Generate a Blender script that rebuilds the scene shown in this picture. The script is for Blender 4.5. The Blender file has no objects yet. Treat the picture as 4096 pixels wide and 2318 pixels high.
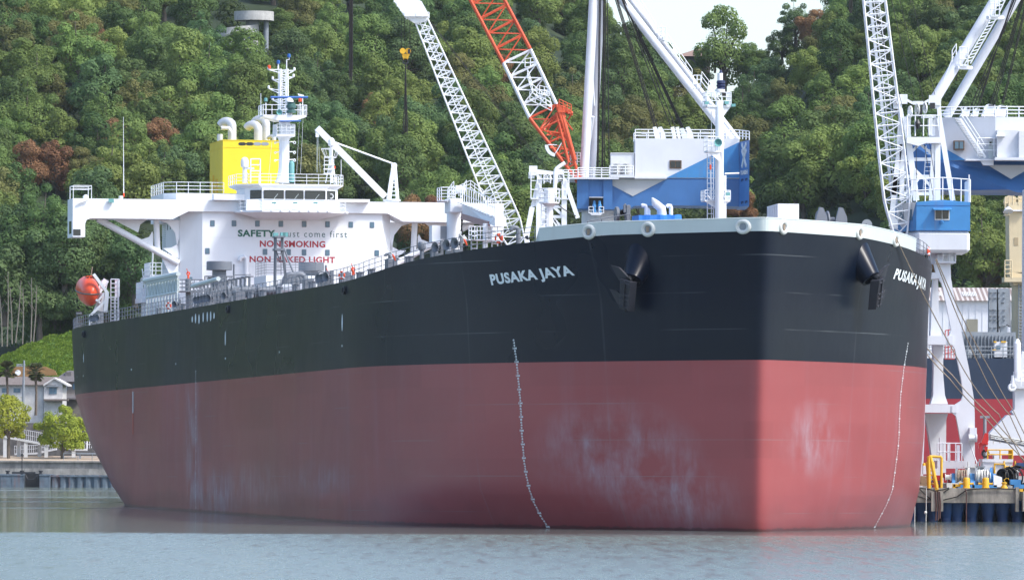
import bpy, bmesh, math, random
import numpy as np
from mathutils import Vector, Matrix
R = math.radians
random.seed(7)
C = bpy.context.scene.collection
# ------------------------------------------------------------------ camera
FPX, YH, ROLL, CH = 27503.035, 1762.169, 0.00480342, 6.353955    # focal length and horizon in photo pixels, roll, eye height
cam_d = bpy.data.cameras.new('camera'); cam = bpy.data.objects.new('camera', cam_d); C.objects.link(cam)
cam_d.sensor_width = 36; cam_d.lens = FPX/4096*36; cam_d.shift_y = (YH-1159)/4096
cam_d.clip_start = 5; cam_d.clip_end = 12000
cam.location = (0, 0, CH); cam.rotation_euler = (R(90), -ROLL, 0)
bpy.context.scene.camera = cam
# ------------------------------------------------------------------ sky and sun
SUN_EL, SUN_AZ = 50, 120          # elevation, compass azimuth from +Y clockwise (from the viewer's right)
w = bpy.data.worlds.new('World'); bpy.context.scene.world = w; w.use_nodes = True
nt = w.node_tree; bg = nt.nodes['Background']
sky = nt.nodes.new('ShaderNodeTexSky'); sky.sky_type = 'NISHITA'; sky.sun_disc = False
sky.sun_elevation = R(SUN_EL); sky.sun_rotation = R(SUN_AZ); sky.air_density = 0.9; sky.dust_density = 2.0; sky.ozone_density = 1.3
nt.links.new(sky.outputs[0], bg.inputs[0]); bg.inputs[1].default_value = 0.15
sd = bpy.data.lights.new('sun', 'SUN'); sd.energy = 1.75; sd.angle = R(10); sd.color = (1, .965, .91)
sun = bpy.data.objects.new('sun', sd); C.objects.link(sun)
dv = Vector((math.sin(R(SUN_AZ))*math.cos(R(SUN_EL)), math.cos(R(SUN_AZ))*math.cos(R(SUN_EL)), math.sin(R(SUN_EL))))
sun.rotation_euler = dv.to_track_quat('Z', 'Y').to_euler(); sun.location = (200, -100, 300)
vs = bpy.context.scene.view_settings
vs.view_transform = 'Standard'; vs.look = 'None'; vs.exposure = 1.12; vs.gamma = 1
# ------------------------------------------------------------------ helpers
def ray(u, v):
    c, s = math.cos(ROLL), math.sin(ROLL); du, dw = u-2048, v-YH
    U = du*c+dw*s; V = -du*s+dw*c
    return Vector((U/FPX, 1, -V/FPX))
EYE = Vector((0, 0, CH))
def W(u, v, Y): return EYE + ray(u, v)*Y
SHIP_M = Matrix.Translation((18.1235, 485.577, 0)) @ Matrix.Rotation(0.1932348, 4, 'Z') @ Matrix.Rotation(-0.00653517, 4, 'X')
SHIP_I = SHIP_M.inverted()
def pln(u, v, ax, val):
    o = SHIP_I @ EYE; d = (SHIP_I.to_3x3() @ ray(u, v)); t = (val-o[ax])/d[ax]
    return o+d*t
def SL(u, v, l): return pln(u, v, 1, l)       # point of the ship frame at l metres aft of the stem
def SX(u, v, x): return pln(u, v, 0, x)
def proj(p):                                    # ship frame point -> photo pixel
    q = SHIP_M @ Vector(p); U = FPX*q.x/q.y; V = -FPX*(q.z-CH)/q.y
    c, s = math.cos(ROLL), math.sin(ROLL)
    return 2048+U*c-V*s, YH+U*s+V*c

class MB:
    def __init__(s): s.v = []; s.f = []; s.m = []; s.cur = 0
    def add(s, vs, fs):
        n = len(s.v); s.v += [tuple(p) for p in vs]
        for f in fs: s.f.append([n+i for i in f]); s.m.append(s.cur)
        return s
    def box(s, a, b):
        x0, y0, z0 = a; x1, y1, z1 = b
        x0, x1 = min(x0, x1), max(x0, x1); y0, y1 = min(y0, y1), max(y0, y1); z0, z1 = min(z0, z1), max(z0, z1)
        return s.add([(x0,y0,z0),(x1,y0,z0),(x1,y1,z0),(x0,y1,z0),(x0,y0,z1),(x1,y0,z1),(x1,y1,z1),(x0,y1,z1)],
                     [(0,3,2,1),(4,5,6,7),(0,1,5,4),(1,2,6,5),(2,3,7,6),(3,0,4,7)])
    def beam(s, p, q, w, h=None, up=(0,0,1)):          # box beam from p to q
        h = h or w; p = Vector(p); q = Vector(q); d = (q-p).normalized(); up = Vector(up)
        if abs(d.dot(up)) > .98: up = Vector((0,1,0))
        a = d.cross(up).normalized()*w/2; b = a.cross(d).normalized()*h/2
        vs = [p-a-b, p+a-b, p+a+b, p-a+b, q-a-b, q+a-b, q+a+b, q-a+b]
        return s.add(vs, [(0,3,2,1),(4,5,6,7),(0,1,5,4),(1,2,6,5),(2,3,7,6),(3,0,4,7)])
    def tube(s, p, q, r, r2=None, n=8, caps=True):
        p = Vector(p); q = Vector(q); r2 = r if r2 is None else r2; d = q-p
        if d.length < 1e-6: return s
        d.normalize(); up = Vector((0,0,1)) if abs(d.z) < .95 else Vector((1,0,0))
        a = d.cross(up).normalized(); b = a.cross(d)
        vs = [p+(a*math.cos(2*math.pi*i/n)+b*math.sin(2*math.pi*i/n))*r for i in range(n)]
        vs += [q+(a*math.cos(2*math.pi*i/n)+b*math.sin(2*math.pi*i/n))*r2 for i in range(n)]
        fs = [(i, (i+1) % n, n+(i+1) % n, n+i) for i in range(n)]
        if caps: fs += [tuple(range(n))[::-1], tuple(range(n, 2*n))]
        return s.add(vs, fs)
    def path(s, pts, r, n=8):                           # tube along a polyline with shared rings
        pts = [Vector(p) for p in pts]; rings = []; a = None
        rr = r if hasattr(r, '__len__') else [r]*len(pts)
        for i, p in enumerate(pts):
            d = (pts[min(i+1, len(pts)-1)]-pts[max(i-1, 0)]).normalized()
            if a is None:
                up = Vector((0,0,1)) if abs(d.z) < .9 else Vector((1,0,0)); a = d.cross(up).normalized()
            a = (a-d*a.dot(d)).normalized(); b = d.cross(a)
            rings.append([p+(a*math.cos(2*math.pi*k/n)+b*math.sin(2*math.pi*k/n))*rr[i] for k in range(n)])
        vs = [q for r_ in rings for q in r_]
        fs = [(i*n+k, i*n+(k+1) % n, (i+1)*n+(k+1) % n, (i+1)*n+k) for i in range(len(pts)-1) for k in range(n)]
        fs += [tuple(range(n))[::-1], tuple(range((len(pts)-1)*n, len(pts)*n))]
        return s.add(vs, fs)
    def lathe(s, o, prof, n=16, axis=(0,0,1)):          # prof: (radius, height) along axis
        o = Vector(o); ax = Vector(axis).normalized(); t = Vector((1,0,0)) if abs(ax.x) < .9 else Vector((0,1,0))
        a = ax.cross(t).normalized(); b = ax.cross(a); vs = []
        for r, h in prof: vs += [o+ax*h+(a*math.cos(2*math.pi*i/n)+b*math.sin(2*math.pi*i/n))*r for i in range(n)]
        fs = [(j*n+i, j*n+(i+1) % n, (j+1)*n+(i+1) % n, (j+1)*n+i) for j in range(len(prof)-1) for i in range(n)]
        fs += [tuple(range(n))[::-1], tuple(range((len(prof)-1)*n, len(prof)*n))]
        return s.add(vs, fs)
    def torus(s, o, R1, r, axis=(0,0,1), n=20, m=8, sx=1, up=None):
        o = Vector(o); ax = Vector(axis).normalized(); t = Vector(up) if up is not None else (Vector((0,0,1)) if abs(ax.z) < .9 else Vector((1,0,0)))
        a = t.cross(ax).normalized(); b = ax.cross(a); vs = []
        for i in range(n):
            th = 2*math.pi*i/n; d = a*math.cos(th)*sx+b*math.sin(th); dn = (a*math.cos(th)+b*math.sin(th))
            for j in range(m):
                ph = 2*math.pi*j/m; vs.append(o+d*R1+dn*r*math.cos(ph)+ax*r*math.sin(ph))
        return s.add(vs, [(i*m+j, i*m+(j+1) % m, ((i+1) % n)*m+(j+1) % m, ((i+1) % n)*m+j) for i in range(n) for j in range(m)])
    def prism(s, poly, vec):                            # extrude a planar polygon (3D points) by vec
        poly = [Vector(p) for p in poly]; n = len(poly); vec = Vector(vec)
        return s.add(poly+[p+vec for p in poly], [tuple(range(n))[::-1], tuple(range(n, 2*n))]+[(i, (i+1) % n, n+(i+1) % n, n+i) for i in range(n)])
    def ball(s, o, r, n=12, m=8, sz=1):
        pr = [(max(1e-3, r*math.sin(math.pi*j/m)), -r*sz*math.cos(math.pi*j/m)) for j in range(m+1)]
        return s.lathe(o, pr, n)
    def rail(s, pts, h=1.05, gap=1.5, r=.022, bars=3, up=(0,0,1), n=4, closed=False):
        pts = [Vector(p) for p in pts]; up = Vector(up)
        if closed: pts.append(pts[0])
        for a, b in zip(pts, pts[1:]):
            k = max(1, round((b-a).length/gap))
            for i in range(k): q = a.lerp(b, i/k); s.tube(q, q+up*h, r*1.15, n=n, caps=False)
            for j in range(1, bars+1): s.tube(a+up*h*j/bars, b+up*h*j/bars, r, n=n, caps=False)
        s.tube(pts[-1], pts[-1]+up*h, r*1.15, n=n, caps=False)
        return s
    def ladder(s, p, q, w=.5, side=(1,0,0), r=.025, step=.35, n=4):
        p = Vector(p); q = Vector(q); sd_ = Vector(side).normalized()*w/2
        s.tube(p-sd_, q-sd_, r*1.2, n=n); s.tube(p+sd_, q+sd_, r*1.2, n=n)
        k = max(2, int((q-p).length/step))
        for i in range(1, k): c = p.lerp(q, i/k); s.tube(c-sd_, c+sd_, r, n=n, caps=False)
        return s
    def lattice(s, p, q, wa, ha, wb, hb, side, bays, rc, rb, taper=None, n=6, nb=4):
        """four chord boom from p to q; side = width direction; taper=[(t,scale)...]"""
        p = Vector(p); q = Vector(q); d = (q-p).normalized(); sd_ = Vector(side); sd_ = (sd_-d*sd_.dot(d)).normalized(); up = sd_.cross(d).normalized()
        taper = taper or [(0, 1), (1, 1)]; T = [a for a, _ in taper]; S_ = [b for _, b in taper]; st = []
        for i in range(bays+1):
            t = i/bays; k = float(np.interp(t, T, S_)); w_ = (wa+(wb-wa)*t)*k/2; h_ = (ha+(hb-ha)*t)*k/2; c = p.lerp(q, t)
            st.append([c-sd_*w_-up*h_, c+sd_*w_-up*h_, c+sd_*w_+up*h_, c-sd_*w_+up*h_])
        for i in range(bays):
            for j in range(4):
                s.tube(st[i][j], st[i+1][j], rc, n=n, caps=False)
                a, b = (j, (j+1) % 4) if (i+j) % 2 else ((j+1) % 4, j)
                s.tube(st[i][a], st[i+1][b], rb, n=nb, caps=False)
                s.tube(st[i+1][j], st[i+1][(j+1) % 4], rb, n=nb, caps=False)
        return st
    def build(s, name, mats, parent=None, smooth=False, off=None, bevel=0):
        if not isinstance(mats, (list, tuple)): mats = [mats]
        me = bpy.data.meshes.new(name)
        o = off if off is not None else root_off(parent)
        vv = [(x-o[0], y-o[1], z-o[2]) for x, y, z in s.v]
        me.from_pydata(vv, [], s.f)
        for m_ in mats: me.materials.append(m_)
        if len(mats) > 1: me.polygons.foreach_set('material_index', s.m)
        if smooth:
            me.polygons.foreach_set('use_smooth', [True]*len(me.polygons))
            try: me.set_sharp_from_angle(angle=R(38))
            except Exception: pass
        me.update()
        ob = bpy.data.objects.new(name, me); C.objects.link(ob)
        if parent is not None: ob.parent = parent
        if bevel:
            bv = ob.modifiers.new('bevel', 'BEVEL'); bv.width = bevel; bv.segments = 1; bv.limit_method = 'ANGLE'
        return ob
def root_off(p):
    if p is None: return (0, 0, 0)
    while p.parent is not None: p = p.parent
    return (0, 0, 0) if p.get('local') else tuple(p.location)
def tag(o, label=None, cat=None, group=None, kind=None):
    if label: o['label'] = label
    if cat: o['category'] = cat
    if group: o['group'] = group
    if kind: o['kind'] = kind
    return o
def thing(name, label, cat, loc=(0,0,0), group=None):
    o = bpy.data.objects.new(name, None); C.objects.link(o); o.location = loc; o.empty_display_size = .5
    return tag(o, label, cat, group)
def solo(mb, name, mats, label, cat, loc, group=None, smooth=False):    # a thing that is one mesh, origin at its base
    o = mb.build(name, mats, None, smooth=smooth, off=tuple(loc)); o.location = loc
    return tag(o, label, cat, group)
_txt = {}
def text_geo(s, bold=0., space=1.):
    k = (s, bold, space)
    if k in _txt: return _txt[k]
    cu = bpy.data.curves.new('t', 'FONT'); cu.body = s; cu.offset = bold; cu.space_character = space; cu.resolution_u = 3
    ob = bpy.data.objects.new('t', cu); C.objects.link(ob)
    dg = bpy.context.evaluated_depsgraph_get(); me = bpy.data.meshes.new_from_object(ob.evaluated_get(dg))
    vs = np.array([v.co[:2] for v in me.vertices]); fs = [tuple(p.vertices) for p in me.polygons]
    bpy.data.objects.remove(ob); bpy.data.curves.remove(cu); bpy.data.meshes.remove(me)
    mn, mx = vs.min(0), vs.max(0); vs = (vs-mn)/(mx-mn)
    _txt[k] = (vs, fs, (mx-mn)); return _txt[k]
def put_text(mb, s, mapf, bold=0., space=1., cuts=0):
    vs, fs, _ = text_geo(s, bold, space)
    if cuts:
        bm = bmesh.new(); bv = [bm.verts.new((x, y, 0)) for x, y in vs]
        for f in fs:
            try: bm.faces.new([bv[i] for i in f])
            except ValueError: pass
        for i in range(1, cuts): bmesh.ops.bisect_plane(bm, geom=bm.verts[:]+bm.edges[:]+bm.faces[:], plane_co=(i/cuts, 0, 0), plane_no=(1, 0, 0))
        for i in range(1, 5): bmesh.ops.bisect_plane(bm, geom=bm.verts[:]+bm.edges[:]+bm.faces[:], plane_co=(0, i/5, 0), plane_no=(0, 1, 0))
        bm.verts.index_update(); vs = [v.co[:2] for v in bm.verts]; fs = [tuple(v.index for v in f.verts) for f in bm.faces]; bm.free()
    mb.add([mapf(a, b) for a, b in vs], fs)
# ------------------------------------------------------------------ materials
def nodes(name):
    m = bpy.data.materials.new(name); m.use_nodes = True; return m, m.node_tree, m.node_tree.nodes['Principled BSDF']
def N(t, typ, **kw):
    n = t.nodes.new(typ)
    for k, v in kw.items():
        if k in n.inputs: n.inputs[k].default_value = v
        else: setattr(n, k, v)
    return n
def noise(t, scale, detail=4, vec=None, sc=(1,1,1), rough=.55, rot=(0,0,0)):
    tc = N(t, 'ShaderNodeTexCoord'); mp = N(t, 'ShaderNodeMapping'); mp.inputs['Scale'].default_value = sc; mp.inputs['Rotation'].default_value = rot
    t.links.new(tc.outputs[vec or 'Object'], mp.inputs[0])
    n = N(t, 'ShaderNodeTexNoise', Scale=scale, Detail=detail, Roughness=rough); t.links.new(mp.outputs[0], n.inputs['Vector'])
    return n.outputs['Fac']
def ramp(t, src, a, b, lo=0, hi=1):
    r = N(t, 'ShaderNodeMapRange'); r.inputs['From Min'].default_value = a; r.inputs['From Max'].default_value = b
    r.inputs['To Min'].default_value = lo; r.inputs['To Max'].default_value = hi
    t.links.new(src, r.inputs['Value']); return r.outputs['Result']
def mixc(t, fac, a, b):
    m = N(t, 'ShaderNodeMix', data_type='RGBA')
    if isinstance(fac, (int, float)): m.inputs[0].default_value = fac
    else: t.links.new(fac, m.inputs[0])
    for i, c in ((6, a), (7, b)):
        if isinstance(c, (tuple, list)): m.inputs[i].default_value = (*c[:3], 1)
        else: t.links.new(c, m.inputs[i])
    return m.outputs[2]
def mth(t, op, a, b=0., clamp=False):
    m = N(t, 'ShaderNodeMath', operation=op); m.use_clamp = clamp
    for i, c in ((0, a), (1, b)):
        if isinstance(c, (int, float)): m.inputs[i].default_value = c
        else: t.links.new(c, m.inputs[i])
    return m.outputs[0]
def bump(t, bs, src, dist=.05, strength=1.):
    b = N(t, 'ShaderNodeBump'); b.inputs['Distance'].default_value = dist; b.inputs['Strength'].default_value = strength
    t.links.new(src, b.inputs['Height']); t.links.new(b.outputs[0], bs.inputs['Normal']); return b
def paint(name, col, rough=.45, var=.12, dirt=None, dirt_amt=.25, scale=.6, metal=0., streak=True):
    """painted surface with slow colour drift and weathering of its own"""
    m, t, bs = nodes(name)
    n1 = noise(t, scale, 5); c = mixc(t, ramp(t, n1, .3, .7, 0, 1), tuple(x*(1-var) for x in col), tuple(min(1, x*(1+var*.6)) for x in col))
    if dirt:
        n2 = noise(t, 1.3, 6, sc=(1, 1, .12) if streak else (1, 1, 1), rough=.65)
        c = mixc(t, mth(t, 'MULTIPLY', ramp(t, n2, .55, .8, 0, 1), dirt_amt), c, dirt)
    t.links.new(c, bs.inputs['Base Color']); bs.inputs['Roughness'].default_value = rough; bs.inputs['Metallic'].default_value = metal
    n3 = noise(t, 5, 3); bump(t, bs, n3, .01, .3)
    return m
M = {}
M['white'] = paint('white_paint', (.8, .83, .86), .45, .05, (.55, .52, .48), .22, .3)
M['white2'] = paint('crane_white', (.66, .68, .72), .5, .06, (.45, .42, .4), .3, .4)
M['greyship'] = paint('grey_deck_paint', (.155, .175, .205), .5, .12, (.1, .09, .08), .3, .8)
M['ltgrey'] = paint('bulwark_grey', (.55, .61, .6), .5, .05, (.4, .38, .35), .2, .3)
M['ltgreyd'] = paint('fairlead_white', (.6, .62, .6), .5, .05, (.42, .36, .3), .3, .8)
M['anchor'] = paint('anchor_steel', (.022, .024, .034), .5, .25, (.09, .06, .045), .35, 1.5)
M['black'] = paint('black_steel', (.02, .022, .026), .45, .2, (.06, .045, .035), .3, 1)
M['yellow'] = paint('funnel_yellow', (.72, .55, .018), .45, .05, (.55, .42, .04), .3, .5)
M['yellow2'] = paint('safety_yellow', (.75, .43, .02), .5, .12, (.3, .18, .05), .4, 2)
M['blue'] = paint('crane_blue', (.045, .15, .37), .5, .1, (.05, .12, .25), .4, .5)
M['blue2'] = paint('cab_blue', (.05, .235, .52), .55, .1, (.25, .13, .08), .35, .8)
M['blue3'] = paint('blue_tarp', (.02, .22, .72), .6, .1)
M['teal'] = paint('teal_lamp', (.14, .36, .36), .5, .1)
M['radblue'] = paint('scanner_blue', (.02, .12, .42), .5, .1)
M['red'] = paint('boom_red', (.68, .1, .035), .5, .1, (.35, .1, .06), .3, 1)
M['orange'] = paint('lifeboat_orange', (.8, .085, .02), .35, .06)
M['rope'] = paint('rope_fibre', (.36, .29, .22), .9, .25, scale=6)
M['wire'] = paint('wire_rope', (.015, .014, .013), .7, .2)
M['silver'] = paint('exhaust_steel', (.62, .63, .64), .4, .12, (.4, .32, .26), .4, 1.2, metal=.25)
M['cream'] = paint('cream_crane', (.6, .5, .32), .5, .06, (.4, .3, .18), .3, .5)
M['stgrey'] = paint('hatch_grey', (.24, .27, .3), .55, .12, (.14, .1, .08), .5, .6)
M['txtred'] = paint('letter_red', (.42, .015, .03), .5, .1); M['txtgreen'] = paint('letter_green', (.02, .14, .09), .5, .1)
M['txtdark'] = paint('letter_dark_green', (.05, .13, .12), .5, .1); M['txtwhite'] = paint('letter_white', (.72, .78, .8), .5, .08)
M['txtnavy'] = paint('letter_navy', (.01, .02, .08), .5, .1)
def glass(name, col, rough=.08):
    m, t, bs = nodes(name); bs.inputs['Base Color'].default_value = (*col, 1); bs.inputs['Roughness'].default_value = rough
    bs.inputs['IOR'].default_value = 1.6; return m
M['glass'] = glass('dark_window_glass', (.012, .02, .028)); M['glassb'] = glass('blue_grey_window', (.09, .17, .235), .2)
def concrete(name, col, dirt=(.06, .06, .055), amt=.8):
    m, t, bs = nodes(name); n1 = noise(t, .9, 8, rough=.7); n2 = noise(t, .8, 7, sc=(1, 1, .15), rough=.7)
    c = mixc(t, ramp(t, n1, .35, .7), tuple(x*.75 for x in col), tuple(x*1.15 for x in col))
    c = mixc(t, mth(t, 'MULTIPLY', ramp(t, n2, .45, .68), amt), c, dirt)
    t.links.new(c, bs.inputs['Base Color']); bs.inputs['Roughness'].default_value = .9; bump(t, bs, n1, .05, .6); return m
M['conc'] = concrete('quay_concrete', (.33, .31, .27)); M['conc2'] = concrete('seawall_concrete', (.3, .29, .27), (.07, .07, .075), .7)
M['conc3'] = concrete('tower_concrete', (.5, .5, .48), (.25, .24, .22), .4)
# ================================================================== THE TANKER
ZL=[-3,0,3,7,12.2,17,22.3]; L0=[6,3.0,2.6,2.4,2.2,1.9,1.0]; LB=[52,50,48,47,46,47,47]; PB=[1.8,2.0,2.15,2.2,2.2,2.3,2.45]
LA=[150,158,168,180,195,200,203]; EB=[0.3,2,8,13,14.6,14.8,14.8]; LE=[222,236,242,247,250,250,250]; QA=[1.8,1.9,2.0,2.0,2.1,2.0,2.0]
def ip(z, t): return float(np.interp(z, ZL, t))
def hb(l, z):
    l0, lb, p = ip(z, L0), ip(z, LB), ip(z, PB)
    s_ = max(0, l-l0); t = min(1, s_/lb); v = 22*(1-(1-t)**p)
    if s_ < 12: v = math.sqrt(v*v+2*.5*s_*math.exp(-s_/2.))
    la, le = ip(z, LA), ip(z, LE)
    if l > la: v = 22-(22-ip(z, EB))*min(1, (l-la)/(le-la))**ip(z, QA)
    return v
def zdk(l): return float(np.interp(l, [0, 11, 18, 26, 32, 38, 44, 52], [21.3, 21.25, 20.85, 20.3, 19.85, 19.35, 18.97, 18.82]))
def hull_hit(u, v, side):
    z = 15.
    for _ in range(14):
        lo, hi = ip(z, L0), 45. if side > 0 else 240.
        if side > 0: hi = 33.
        for _ in range(40):
            m = (lo+hi)/2; uu = proj((side*hb(m, z), m, z))[0]
            if (uu < u) == (side > 0): lo = m
            else: hi = m
        vv = proj((side*hb(lo, z), lo, z))[1]; s = FPX/(485+lo); z += (vv-v)/s
    return lo, z
def hull_n(l, z, side):
    e = .3; dx = (hb(l+e, z)-hb(l-e, z))/(2*e); dz = (hb(l, z+e)-hb(l, z-e))/(2*e)
    return Vector((side, -dx, -dz*1.)).normalized() if side > 0 else Vector((-1, -dx, -dz)).normalized()
# hull paint -------------------------------------------------------
def hullmat(name, base, var, rough, scuff=None, green=None, spec=.5, strake=None):
    m, t, bs = nodes(name); bs.inputs['Specular IOR Level'].default_value = spec
    n1 = noise(t, .06, 4, sc=(1, 1, 2)); c = mixc(t, ramp(t, n1, .3, .7), tuple(x*(1-var) for x in base), tuple(x*(1+var) for x in base))
    # strakes: plate rows 2.6 m high with their own slight tone, butt joints every 12 m
    tc = N(t, 'ShaderNodeTexCoord'); sx = N(t, 'ShaderNodeSeparateXYZ'); t.links.new(tc.outputs['Object'], sx.inputs[0])
    zz = mth(t, 'DIVIDE', sx.outputs['Z'], 2.62); row = mth(t, 'FLOOR', zz); col_ = mth(t, 'FLOOR', mth(t, 'ADD', mth(t, 'DIVIDE', sx.outputs['Y'], 12.2), mth(t, 'MULTIPLY', row, .37)))
    wn = N(t, 'ShaderNodeTexWhiteNoise', noise_dimensions='2D'); cb = N(t, 'ShaderNodeCombineXYZ'); t.links.new(row, cb.inputs[0]); t.links.new(col_, cb.inputs[1]); t.links.new(cb.outputs[0], wn.inputs['Vector'])
    c = mixc(t, ramp(t, wn.outputs['Value'], 0, 1, .0, .3), c, strake or tuple(min(1, x*1.45+.002) for x in base))
    fr = mth(t, 'FRACT', zz); seam = mth(t, 'LESS_THAN', mth(t, 'ABSOLUTE', mth(t, 'SUBTRACT', fr, .5)), .013)
    n4 = noise(t, .09, 2, sc=(1, 1, 6)); seam = mth(t, 'MULTIPLY', seam, ramp(t, n4, .5, .62, 0, .3))
    c = mixc(t, seam, c, (.2, .22, .23))
    fy_ = mth(t, 'FRACT', mth(t, 'DIVIDE', sx.outputs['Y'], 12.2)); vs_ = mth(t, 'MULTIPLY', mth(t, 'LESS_THAN', fy_, .012), ramp(t, noise(t, .4, 4, sc=(1, 1, .3)), .4, .6, 0, .14)); c = mixc(t, vs_, c, (.2, .22, .24))
    # rain and fender streaks running down
    n2 = noise(t, .5, 5, sc=(1.6, 1, .06), rough=.6); n3 = noise(t, .05, 3)
    f = mth(t, 'MULTIPLY', ramp(t, n2, .52, .78), ramp(t, n3, .42, .66))
    c = mixc(t, mth(t, 'MULTIPLY', f, .2), c, green or (.05, .07, .08))
    if scuff:
        tot = None
        for (px, py, pz), (ra, rb, rc), amt in scuff:
            mp = N(t, 'ShaderNodeMapping'); mp.vector_type = 'POINT'; mp.inputs['Location'].default_value = (-px/ra, -py/rb, -pz/rc); mp.inputs['Scale'].default_value = (1/ra, 1/rb, 1/rc)
            t.links.new(tc.outputs['Object'], mp.inputs[0]); ln = N(t, 'ShaderNodeVectorMath', operation='LENGTH'); t.links.new(mp.outputs[0], ln.inputs[0])
            k = mth(t, 'MULTIPLY', ramp(t, ln.outputs['Value'], 1.1, .35), amt); tot = k if tot is None else mth(t, 'ADD', tot, k)
        ns = noise(t, 1.1, 8, sc=(1, 1, .28), rough=.72); nb_ = noise(t, .35, 4)
        fs = mth(t, 'MULTIPLY', mth(t, 'MULTIPLY', tot, ramp(t, ns, .3, .62)), ramp(t, nb_, .35, .6), True)
        c = mixc(t, mth(t, 'MULTIPLY', fs, .75), c, (.36, .3, .35))
        # damp, slightly darker band just above the water, with a ragged edge
        nw = noise(t, .25, 5, sc=(1, 1, .3)); wl = mth(t, 'ADD', sx.outputs['Z'], mth(t, 'MULTIPLY', nw, -3.2))
        wl = mth(t, 'SUBTRACT', wl, mth(t, 'MULTIPLY', sx.outputs['Y'], .0065))
        c = mixc(t, ramp(t, wl, .2, -.6, 0, .3), c, tuple(x*.5 for x in base))
        nq = noise(t, 1.5, 5, sc=(1, 1, .5)); wq = mth(t, 'ADD', mth(t, 'SUBTRACT', sx.outputs['Z'], mth(t, 'MULTIPLY', sx.outputs['Y'], .0065)), mth(t, 'MULTIPLY', nq, -.5))
        c = mixc(t, ramp(t, wq, .0, -.1, 0, .6), c, (.035, .02, .02))
    t.links.new(c, bs.inputs['Base Color'])
    r_ = ramp(t, n3, .4, .7, rough-.03, rough+.08); t.links.new(r_, bs.inputs['Roughness'])
    nbp = noise(t, .3, 3, sc=(1, 1, 1)); b1 = bump(t, bs, nbp, .05, .5)
    # plates dished between frames
    dish = mth(t, 'MULTIPLY', mth(t, 'ABSOLUTE', mth(t, 'SUBTRACT', fr, .5)), 1.); b2 = N(t, 'ShaderNodeBump'); b2.inputs['Distance'].default_value = .03; b2.inputs['Strength'].default_value = .7
    t.links.new(dish, b2.inputs['Height']); t.links.new(b1.outputs[0], b2.inputs['Normal']); t.links.new(b2.outputs[0], bs.inputs['Normal'])
    return m
HB = hullmat('hull_topside_paint', (.001, .004, .0145), .25, .3, spec=.22, strake=(.008, .016, .02))
HR = hullmat('hull_antifouling', (.265, .05, .053), .12, .34, scuff=[((-11, 10, 5.5), (8, 9, 4.2), 1.), ((-7, 7, 2), (7, 6, 4), .8), ((6, 7, 6.5), (5, 6, 3), .8), ((-22, 128, 5), (4, 5, 8), 1.), ((-22, 118, 1.5), (4, 16, 3.2), 1.), ((-22, 95, 3), (4, 26, 2.2), .6), ((-22, 60, 3.6), (4, 16, 1.6), .6), ((-21, 215, 5), (8, 12, 2), .7), ((-15, 17, 8), (2, 1.6, 9), .8), ((-22, 132, 8), (4, 3, 5), .8)], green=(.3, .25, .32))
ship = thing('tanker_ship', 'large tanker moored bow on, black over red hull, white accommodation and yellow funnel', 'tanker')
ship['local'] = 1; ship.matrix_world = SHIP_M
def L(mb, name, mats, parent=None, smooth=False, bevel=0): return mb.build(name, mats, parent or ship, smooth=smooth, bevel=bevel)
# hull surface -----------------------------------------------------
zs = [-3.6, -2, -1, 0, 1, 2, 3, 4, 5, 6, 7, 8, 9.2, 10.6, 12.2]
ts = [0, .16, .33, .5, .66, .83, 1.]
def lgrid():
    g = [0, .0006, .002, .0045, .009, .016, .03, .05, .075, .1, .13, .16, .2, .24, .28, .33, .38, .43, .48, .54, .6, .66, .73, .8, .87, .94, 1.]
    return g
def ring(l_s, kind, zk):                     # l for station index at height z
    pass
stations = lgrid()
midls = [60, 75, 90, 105, 120, 135, 148]
aft = [i/26 for i in range(27)]
def lrow(z):
    l0, lb = ip(z, L0), ip(z, LB); row = [l0+lb*t for t in stations]
    row += [x for x in midls]
    a0 = 150; le = ip(z, LE); row += [a0+(le-a0)*t for t in aft]
    return row
def hrow(zf):                                # zf: fixed height or deck fraction
    out = []
    base = lrow(zf if zf <= 12.2 else 12.2)
    return base
def hull_pts(side):
    rows = []
    for z in zs: rows.append([(side*hb(l, z), l, z) for l in lrow(z)])
    for t in ts[1:]:
        zz = 12.2+(21.28-12.2)*t; rw = []
        for i_, l in enumerate(lrow(zz)):
            z = 12.2+(zdk(l)-12.2)*t; l = lrow(z)[i_]; z = 12.2+(zdk(l)-12.2)*t; l = lrow(z)[i_]; rw.append((side*hb(l, z), l, z))
        rows.append(rw)
    return rows
mb = MB(); NS = len(lrow(0))
for side in (-1, 1):
    rows = hull_pts(side); n0 = len(mb.v); mb.v += [p for r_ in rows for p in r_]
    for j in range(len(rows)-1):
        for i in range(NS-1):
            a = n0+j*NS+i; q = [a, a+1, a+NS+1, a+NS]
            mb.f.append(q if side > 0 else q[::-1]); mb.m.append(1 if j < len(zs)-1 else 0)
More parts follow.
